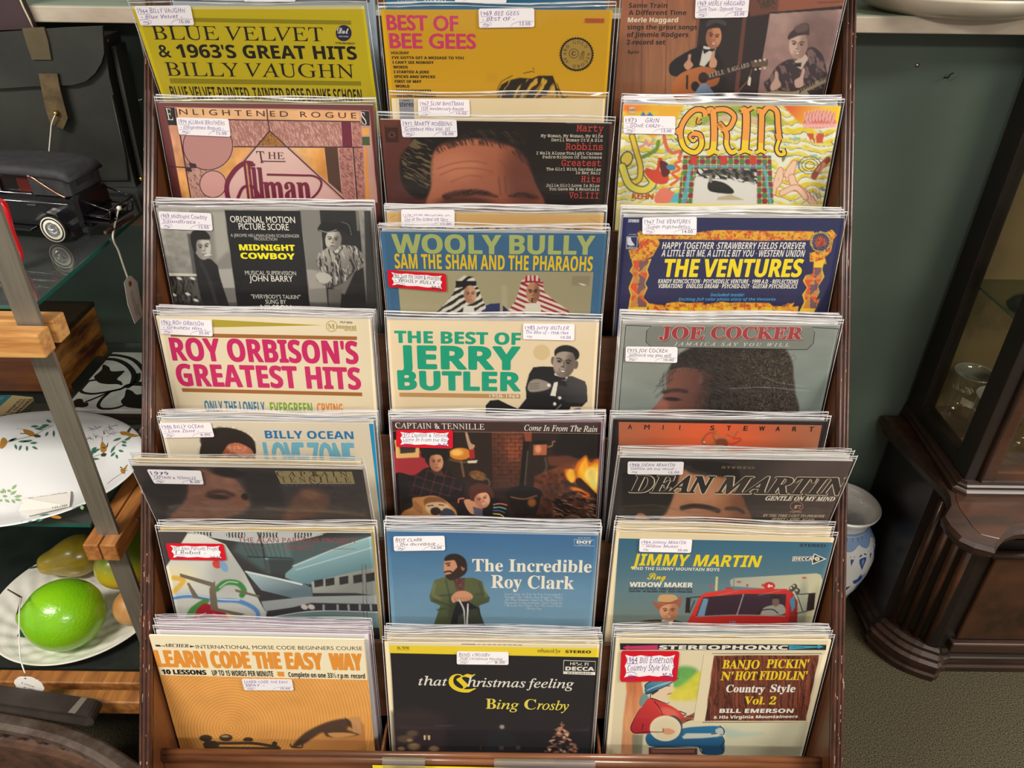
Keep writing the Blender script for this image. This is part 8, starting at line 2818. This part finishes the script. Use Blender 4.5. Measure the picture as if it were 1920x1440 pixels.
F_ = [(i * n + k, i * n + (k + 1) % n, (i + 1) * n + (k + 1) % n, (i + 1) * n + k) for i in range(len(arc) - 1) for k in range(n)] + [tuple(range(n)), tuple((len(arc) - 1) * n + k for k in range(n - 1, -1, -1))]
mi_ = []
m = MB().add(V, F_, 0)
m.mi = [(0 if (i % n) in (0, 1, 2, 3, 4, 5) else 1) for i in range((len(arc) - 1) * n)] + [1, 1]
part(m, 'rim', [M_IRON, M_IRON2], hoop)
for k in range(3, len(arc) - 3, 5):
    m = MB().lathe([(0, .009), (.006, .008), (.010, .003), (.012, -.004)], 12)
    o = m.build('stud', M_IRON2)
    q = arc[k] + inw[k] * .014 + np.array([0, 0, .300])
    o.matrix_basis = Matrix.Translation(q) @ Vector(inw[k]).to_track_quat('Z', 'Y').to_matrix().to_4x4()
    place(o, hoop)
sb = thing('iron_strap', 'dark flat iron bar folded back on itself, lying over the curved iron piece', 'ironwork', (-.8, .79, .345))
m = MB()
e0, e1 = np.array(at(-40, 1297, Y=.803)), np.array(at(174, 1328, Y=.803))
ax = (e1 - e0) / np.linalg.norm(e1 - e0)
upv = np.array([0, 0, 1]) - ax * ax[2]
path = [e0, e1 - ax * .02] + [e1 - ax * .008 + ax * .014 * math.sin(a) + upv * .014 * (math.cos(a) - 1) for a in np.linspace(0, PI, 9)] + [e1 - ax * .02 - upv * .027, e0 - upv * .020]
path = np.array(path)
dp = np.gradient(path, axis=0)
nn = np.cross(dp, (0, 1, 0))
nn /= np.linalg.norm(nn, axis=1)[:, None]
V = []
for p, w in zip(path, nn):
    for yy, o_ in ((-.016, -.0025), (.016, -.0025), (.016, .0025), (-.016, .0025)):
        V.append(p + np.array([0, yy, 0]) + w * o_)
n = 4
m.add(V, [(i * n + k, i * n + (k + 1) % n, (i + 1) * n + (k + 1) % n, (i + 1) * n + k) for i in range(len(path) - 1) for k in range(n)] + [(0, 1, 2, 3), tuple((len(path) - 1) * n + k for k in (3, 2, 1, 0))])
part(m, 'bar', mat('dark_brown_iron', (74, 66, 62), .5, .4, rgb2=(60, 52, 48), scale=18, bump=.15), sb)
k0 = e1 - ax * .034
part(MB().add([k0 + upv * .0028 + np.array([0, -.0155, 0]), k0 + ax * .012 + upv * .0028 + np.array([0, -.0155, 0]), k0 + ax * .018 + upv * .0028 + np.array([0, .0155, 0]), k0 + ax * .008 + upv * .0028 + np.array([0, .0155, 0])], [(0, 1, 2, 3)]), 'bare_patch', mat('bare_grey_metal', (150, 140, 128), .45, .5), sb)
bpy.context.view_layer.update()

# ------------------------------------------------------------------ right: plates on the ledge
M_CREAMP = mat('cream_pottery', (214, 206, 188), .3, rgb2=(200, 190, 170), scale=8, coat=.3)
c0 = (.752, 1.475, 1.4048)
pl1 = [(0, .003), (.11, .003), (.135, .010), (.158, .030), (.163, .0325), (.167, .031), (.166, .027), (.150, .010), (.125, 0), (0, 0)]
o = MB().lathe(pl1, 72, 1, .9, (0, 0, 0)).build('platter', M_CREAMP)
o.location = c0
tag(o, 'cream oval platter with a dark chip, lower one of the pair on the ledge', 'platter', 'stacked platters on the ledge')
o = MB().lathe([(0, .003), (.09, .003), (.125, .012), (.150, .030), (.155, .0325), (.158, .031), (.157, .027), (.128, .008), (.10, 0), (0, 0)], 72, 1, .9).build('platter', mat('grey_cream_pottery', (190, 184, 170), .3, coat=.3))
o.location = (.758, 1.49, 1.4210)
tag(o, 'greyish cream platter nested inside the bottom platter on the ledge', 'platter', 'stacked platters on the ledge')
# ------------------------------------------------------------------ blue and white vase behind the rack
vx, vy = .800, 1.392
M_VASE = mat('vase_china', (228, 228, 226), .15, coat=.5)
vprof = [(.052, 0), (.056, .004), (.058, .02), (.066, .06), (.084, .12), (.096, .175), (.098, .215), (.090, .255), (.072, .285), (.064, .300), (.064, .312), (.071, .330), (.080, .345), (.081, .350), (.077, .351), (.068, .335), (.060, .315), (.056, .30), (.06, .285), (.07, .25), (.07, .10), (.0, .05)]
vs = thing('floor_vase', 'blue and white china vase on the carpet behind the right side of the rack', 'vase', (vx, vy, 0))
MB().lathe(vprof, 64).build('body', M_VASE, vs)


def vr(z):
    for (r0, z0), (r1, z1) in zip(vprof[:13], vprof[1:13]):
        if z0 <= z <= z1: return r0 + (r1 - r0) * (z - z0) / max(1e-6, z1 - z0)
    return .08


def vpt(a, z): return (math.cos(a) * (vr(z) + .0006), math.sin(a) * (vr(z) + .0006), z)


m = MB()


def vpoly(pts, mi):
    P3 = [vpt(*p) for p in pts]
    c = vpt(sum(p[0] for p in pts) / len(pts), sum(p[1] for p in pts) / len(pts))
    m.add([c] + P3, [(0, i + 1, (i + 1) % len(P3) + 1) for i in range(len(P3))], mi)


def vband(z0, z1, mi, k=64, f=None):
    V = []
    for i in range(k):
        a = 2 * PI * i / k
        dz = f(a) if f else 0
        V += [vpt(a, z0 + dz), vpt(a, (z0 + z1) / 2 + dz / 2), vpt(a, z1)]
    m.add(V, [(i * 3 + j, ((i + 1) % k) * 3 + j, ((i + 1) % k) * 3 + j + 1, i * 3 + j + 1) for i in range(k) for j in (0, 1)], mi)


vband(.283, .300, 1, 96, lambda a: -.014 * abs(math.sin(a * 5)))
vband(.291, .298, 0)
vband(.004, .018, 0)
vband(.302, .310, 1)
r_ = random.Random(9)
for i in range(10):
    a0 = i * 2 * PI / 10 + .1
    vpoly([(a0, .218), (a0 + .11, .242), (a0 + .13, .258), (a0 + .05, .262), (a0, .252), (a0 - .05, .262), (a0 - .13, .258), (a0 - .11, .242)], 0)
    vpoly([(a0, .228), (a0 + .05, .244), (a0, .25), (a0 - .05, .244)], 1)
    vpoly([(a0 + .3, .236), (a0 + .34, .25), (a0 + .38, .262), (a0 + .3, .252), (a0 + .24, .262), (a0 + .26, .25)], 0)
    z = .170 + .02 * (i % 2)
    vpoly([(a0, z), (a0 + .12, z + .008), (a0 + .22, z + .028), (a0 + .1, z + .02), (a0 + .04, z + .034), (a0 - .04, z + .018), (a0 - .16, z + .016), (a0 - .1, z + .004)], i % 2)
    z = .10 + .015 * (i % 3)
    vpoly([(a0 + .2, z), (a0 + .4, z + .02), (a0 + .5, z + .05), (a0 + .3, z + .045), (a0 + .1, z + .03)], (i + 1) % 2)
    vpoly([(a0, z - .03), (a0 + .2, z - .025), (a0 + .3, z - .005), (a0 + .1, z - .008)], 0)
    vpoly([(a0 + .25, .05), (a0 + .4, .075), (a0 + .3, .085), (a0 + .15, .07)], 1)
m.build('painted_pattern', [mat('cobalt_glaze', (54, 92, 150), .2, coat=.4), mat('pale_cobalt_glaze', (130, 160, 200), .2, coat=.4)], vs)

# ------------------------------------------------------------------ dark china cabinet
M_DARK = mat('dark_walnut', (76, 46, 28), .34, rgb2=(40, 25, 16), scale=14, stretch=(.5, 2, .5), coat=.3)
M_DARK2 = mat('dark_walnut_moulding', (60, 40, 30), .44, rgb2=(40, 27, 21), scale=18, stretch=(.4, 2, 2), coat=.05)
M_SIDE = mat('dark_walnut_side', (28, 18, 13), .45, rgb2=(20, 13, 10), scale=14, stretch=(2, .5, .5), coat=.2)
ZTOP = .54
cab = thing('china_cabinet', 'tall dark walnut china cabinet with glass panes standing on the carpet at right', 'cabinet', (1.4, 1.33, 0))
XE = 1.86


def stack(outline, levels, mi=0, mb=None, smooth=False):
    """Moulded outline: levels of (z, outward offset) swept round a plan outline."""
    mb = mb or MB()
    p = np.array(outline, float)
    n = len(p)
    d = np.roll(p, -1, 0) - np.roll(p, 1, 0)
    nr = np.column_stack([d[:, 1], -d[:, 0]])
    nr /= np.linalg.norm(nr, axis=1)[:, None]
    area = np.sum(p[:, 0] * np.roll(p[:, 1], -1) - np.roll(p[:, 0], -1) * p[:, 1])
    if area < 0: nr = -nr
    V = []
    for z, o_ in levels:
        q = p + nr * o_
        q[:, 1] = np.minimum(q[:, 1], 1.494)
        V += [(a, b, z) for a, b in q]
    L = len(levels)
    F_ = [(i * n + k, i * n + (k + 1) % n, (i + 1) * n + (k + 1) % n, (i + 1) * n + k) for i in range(L - 1) for k in range(n)]
    tri = tessellate_polygon([[Vector((a, b, 0)) for a, b in p]])
    F_ += [tuple(t) for t in tri] + [tuple((L - 1) * n + i for i in t[::-1]) for t in tri]
    return mb.add(V, F_, mi, smooth)


corner = lambda x0, y0, x1, y1, k, b: [(x0 + (x1 - x0) * t + b * math.sin(t * PI) * -.7, y0 + (y1 - y0) * t - b * math.sin(t * PI) * .7) for t in np.linspace(0, 1, k)]
body = [(.912, 1.49), (.912, 1.275)] + [(.925, 1.258), (.985, 1.188)] + [(1.0, 1.182), (XE, 1.182), (XE, 1.49)]
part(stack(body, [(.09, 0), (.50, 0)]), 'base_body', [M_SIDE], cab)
plinth = [(.905, 1.49), (.905, 1.29), (.896, 1.272)] + corner(.896, 1.262, 1.006, 1.160, 9, .018) + [(1.018, 1.166), (1.03, 1.184), (1.05, 1.19), (XE, 1.19), (XE, 1.49)]
part(stack(plinth, [(0, .004), (.018, .006), (.024, .002), (.036, .004), (.05, .004), (.056, -.004), (.066, -.004), (.075, -.012), (.084, -.012), (.092, -.02), (.098, -.02)], smooth=False), 'plinth', M_DARK2, cab)
tp_px = [(1650, 773), (1768, 915), (1776, 928), (1778, 946), (1766, 966), (1776, 984), (1800, 1008), (1830, 1022), (1868, 1032), (1874, 1020), (1886, 1006), (1905, 998), (1920, 996)]
tpl = [tuple(at(x, y, Z=ZTOP)[:2]) for x, y in tp_px]
tpl[0] = (tpl[0][0], 1.49)
tpl = tpl + [(XE, tpl[-1][1] + .0), (XE, 1.49)]
part(stack(tpl, [(ZTOP - .042, -.03), (ZTOP - .036, -.016), (ZTOP - .028, -.014), (ZTOP - .024, -.004), (ZTOP - .008, 0), (ZTOP - .004, -.003), (ZTOP, -.006)]), 'worktop', M_DARK2, cab)
inn = np.array(tpl)
cxy = np.array([1.4, 1.35])
inn2 = [tuple(cxy + (p - cxy) * np.array([.955, .90])) for p in inn]
part(stack([(min(max(a, .90), XE), min(b, 1.488)) for a, b in inn2], [(ZTOP, 0), (ZTOP + .0012, -.001)]), 'worktop_panel', M_DARK, cab)
# fluted corner pilaster, drawer front, beading
m = MB()
A_, B_ = np.array([.925, 1.258]), np.array([.985, 1.188])
nrm2 = np.array([-(B_ - A_)[1], (B_ - A_)[0]])
nrm2 = -nrm2 / np.linalg.norm(nrm2)
if nrm2[1] > 0: nrm2 = -nrm2
for t in (.06, .36, .66, .94):
    q = A_ + (B_ - A_) * t + nrm2 * .002
    m.tube([(q[0], q[1], .10), (q[0], q[1], .485)], .0085, 10)
part(m, 'fluted_pilaster', M_DARK, cab)
m = MB().box((1.03, 1.172, .135), (XE - .02, 1.184, .395), 0, .004)
part(m, 'drawer_front', M_DARK, cab)
m = MB().box((1.02, 1.163, .098), (XE - .02, 1.186, .128), 0, .004)
m.tube([(1.015, 1.172, .405), (XE - .02, 1.172, .405)], .010, 12)
part(m, 'front_moulding', M_DARK2, cab)
m = MB()
for i in range(26):
    x = 1.015 + i * .031
    m.lathe([(0, -.010), (.006, -.008), (.010, 0), (.006, .008), (0, .010)], 10, c=(x, 1.176, .458))
part(m, 'beading', M_DARK2, cab)
# upper glazed case
HX, HY = .925, 1.215
ZC = ZTOP + .001
m = MB().box((HX, 1.432, ZC), (HX + .03, 1.49, 2.0), 0, .003)
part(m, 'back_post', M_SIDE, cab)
m = MB().box((HX, HY + .002, ZC), (HX + .03, HY + .052, 2.0), 0, .003)
m.box((HX + .028, HY, ZC), (HX + .062, HY + .03, 2.0), 1, .006)
m.tube([(HX + .030, HY + .001, ZC), (HX + .030, HY + .001, 2.0)], .006, 10, 1)
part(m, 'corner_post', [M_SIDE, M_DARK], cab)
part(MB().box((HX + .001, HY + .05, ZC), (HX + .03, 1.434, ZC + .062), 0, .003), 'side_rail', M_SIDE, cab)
part(MB().box((HX + .06, HY + .002, ZC), (XE, HY + .03, ZC + .05), 0, .003), 'front_rail', M_DARK, cab)
m = stack([(HX, 1.49), (HX, HY + .004), (HX + .004, HY), (XE, HY), (XE, 1.49)], [(ZC, .016), (ZC + .009, .016), (ZC + .012, .012), (ZC + .014, .010), (ZC + .02, .010), (ZC + .023, .006), (ZC + .03, .004), (ZC + .0305, .002)])
part(m, 'base_moulding', M_DARK2, cab)
part(MB().box((HX + .03, 1.478, ZC + .01), (XE, 1.49, 2.0)), 'back_panel', mat('olive_brown_backing', (112, 94, 62), .8, rgb2=(76, 60, 38), scale=9, contrast=(.3, .5), detail=6), cab)
part(MB().box((HX + .03, HY + .03, ZC + .031), (XE, 1.478, ZC + .034)), 'case_floor', mat('case_floor_wood', (104, 78, 56), .4, rgb2=(80, 58, 42), scale=12), cab)
GL = glass_mat('cabinet_glass', (.86, .85, .80), .08, 0, .02)
part(MB().box((HX + .012, HY + .05, ZC + .06), (HX + .015, 1.434, 2.0)), 'glass_pane', GL, cab)
part(MB().box((HX + .06, HY + .012, ZC + .048), (XE, HY + .015, 2.0)), 'glass_pane', GL, cab)
m = MB().box((HX + .034, HY + .045, .892), (XE - .02, 1.477, .898)).box((HX + .033, HY + .044, .892), (HX + .034, 1.477, .898), 1)
part(m, 'glass_shelf', [glass_mat('cabinet_shelf_glass', (.8, .84, .78), .12, 0, .02), mat('pale_green_edge', (84, 112, 92), .3)], cab)
part(MB().box((HX, HY, 2.0), (XE, 1.49, 2.04), 0, .004), 'cornice', M_DARK2, cab)

# drinking glasses inside, with white script
M_MUG = glass_mat('mug_glass', (.98, .98, .97), .10, .0, .03)
M_WHITE = mat('white_enamel', (236, 234, 226), .4)
zf_ = ZC + .034


def mug(px, label, letter=True, price=False, h=.130, r=.041, hd=0, flip=True, script='Coke'):
    q = at(px[0], px[1], Z=zf_)
    q = np.array([max(q[0], HX + .036 + r), min(max(q[1], HY + .036 + r), 1.476 - r), zf_ + .0004])
    t = thing('glass_mug', label, 'drinking glass', tuple(q), 'clear glass mugs in the cabinet')
    MB().lathe([(0, 0), (r * .8, 0), (r * .84, .004), (r * .8, .02), (r * .9, .05), (r, h), (r - .0012, h + .001), (r - .0024, h), (r * .86, .05), (r * .72, .014), (0, .012)], 40).build('bowl', M_MUG, t)
    a = math.radians(hd)
    u = np.array([math.cos(a), math.sin(a), 0])
    MB().tube([tuple(u * (r * .93) + np.array([0, 0, h * .82])), tuple(u * (r + .02) + np.array([0, 0, h * .8])), tuple(u * (r + .026) + np.array([0, 0, h * .55])), tuple(u * (r + .014) + np.array([0, 0, h * .3])), tuple(u * (r * .86) + np.array([0, 0, h * .27]))], .004, 10).build('handle', M_MUG, t)
    MB().lathe([(r - .0022, h - .001), (r - .001, h + .0012), (r + .0002, h - .001)], 40).build('rim', glass_mat('rim_glint', (.9, .9, .88), .9, .22, .05), t)
    if letter:
        vv, ff = letters(script, 'sc')
        lo, hi = vv[:, 0].min(), vv[:, 0].max()
        th0, w_ = math.radians(215), 1.15
        an = th0 + ((vv[:, 0] - lo) / (hi - lo) - .5) * w_ * (-1 if flip else 1)
        zz = h * .74 + vv[:, 1] / .7 * .017
        P3 = np.column_stack([np.cos(an) * (r + .0003), np.sin(an) * (r + .0003), zz])
        MB().add(P3.tolist(), ff).build('lettering', M_WHITE, t, False)
    if price:
        V = []
        for a_ in np.linspace(3.95, 4.6, 7):
            for z_ in (.066, .082):
                V.append((math.cos(a_) * (r + .0008), math.sin(a_) * (r + .0008), z_ + (a_ - 4.3) * -.012))
        MB().add(V, [(2 * i, 2 * i + 2, 2 * i + 3, 2 * i + 1) for i in range(6)]).build('price_label', M_CARD, t)
    return t


mug((1774, 790), 'clear glass mug with white script and a white price label, nearest the wall', True, True, hd=20)
mug((1815, 838), 'clear glass mug with white script in front of the one with price label', True, False, hd=40)
mug((1885, 770), 'clear plain glass mug at the back behind the corner post', False, False, hd=200)
mug((1950, 895), 'clear glass mug with round white emblem seen through the front pane', True, False, hd=-40, script='A')
q = at(1908, 580, Z=.8985)
q = np.array([q[0] + .02, min(q[1], 1.42), .8985])
fg = thing('dark_figurine', 'dark blue-black glass figurine on the upper glass shelf of the cabinet', 'figurine', tuple(q))
MB().lathe([(0, 0), (.036, 0), (.04, .006), (.032, .022), (.012, .032), (.008, .05), (.022, .07), (.036, .095), (.034, .12), (.02, .135), (0, .138)], 28).build('body', mat('dark_blue_glass', (30, 36, 40), .2, coat=.4), fg)
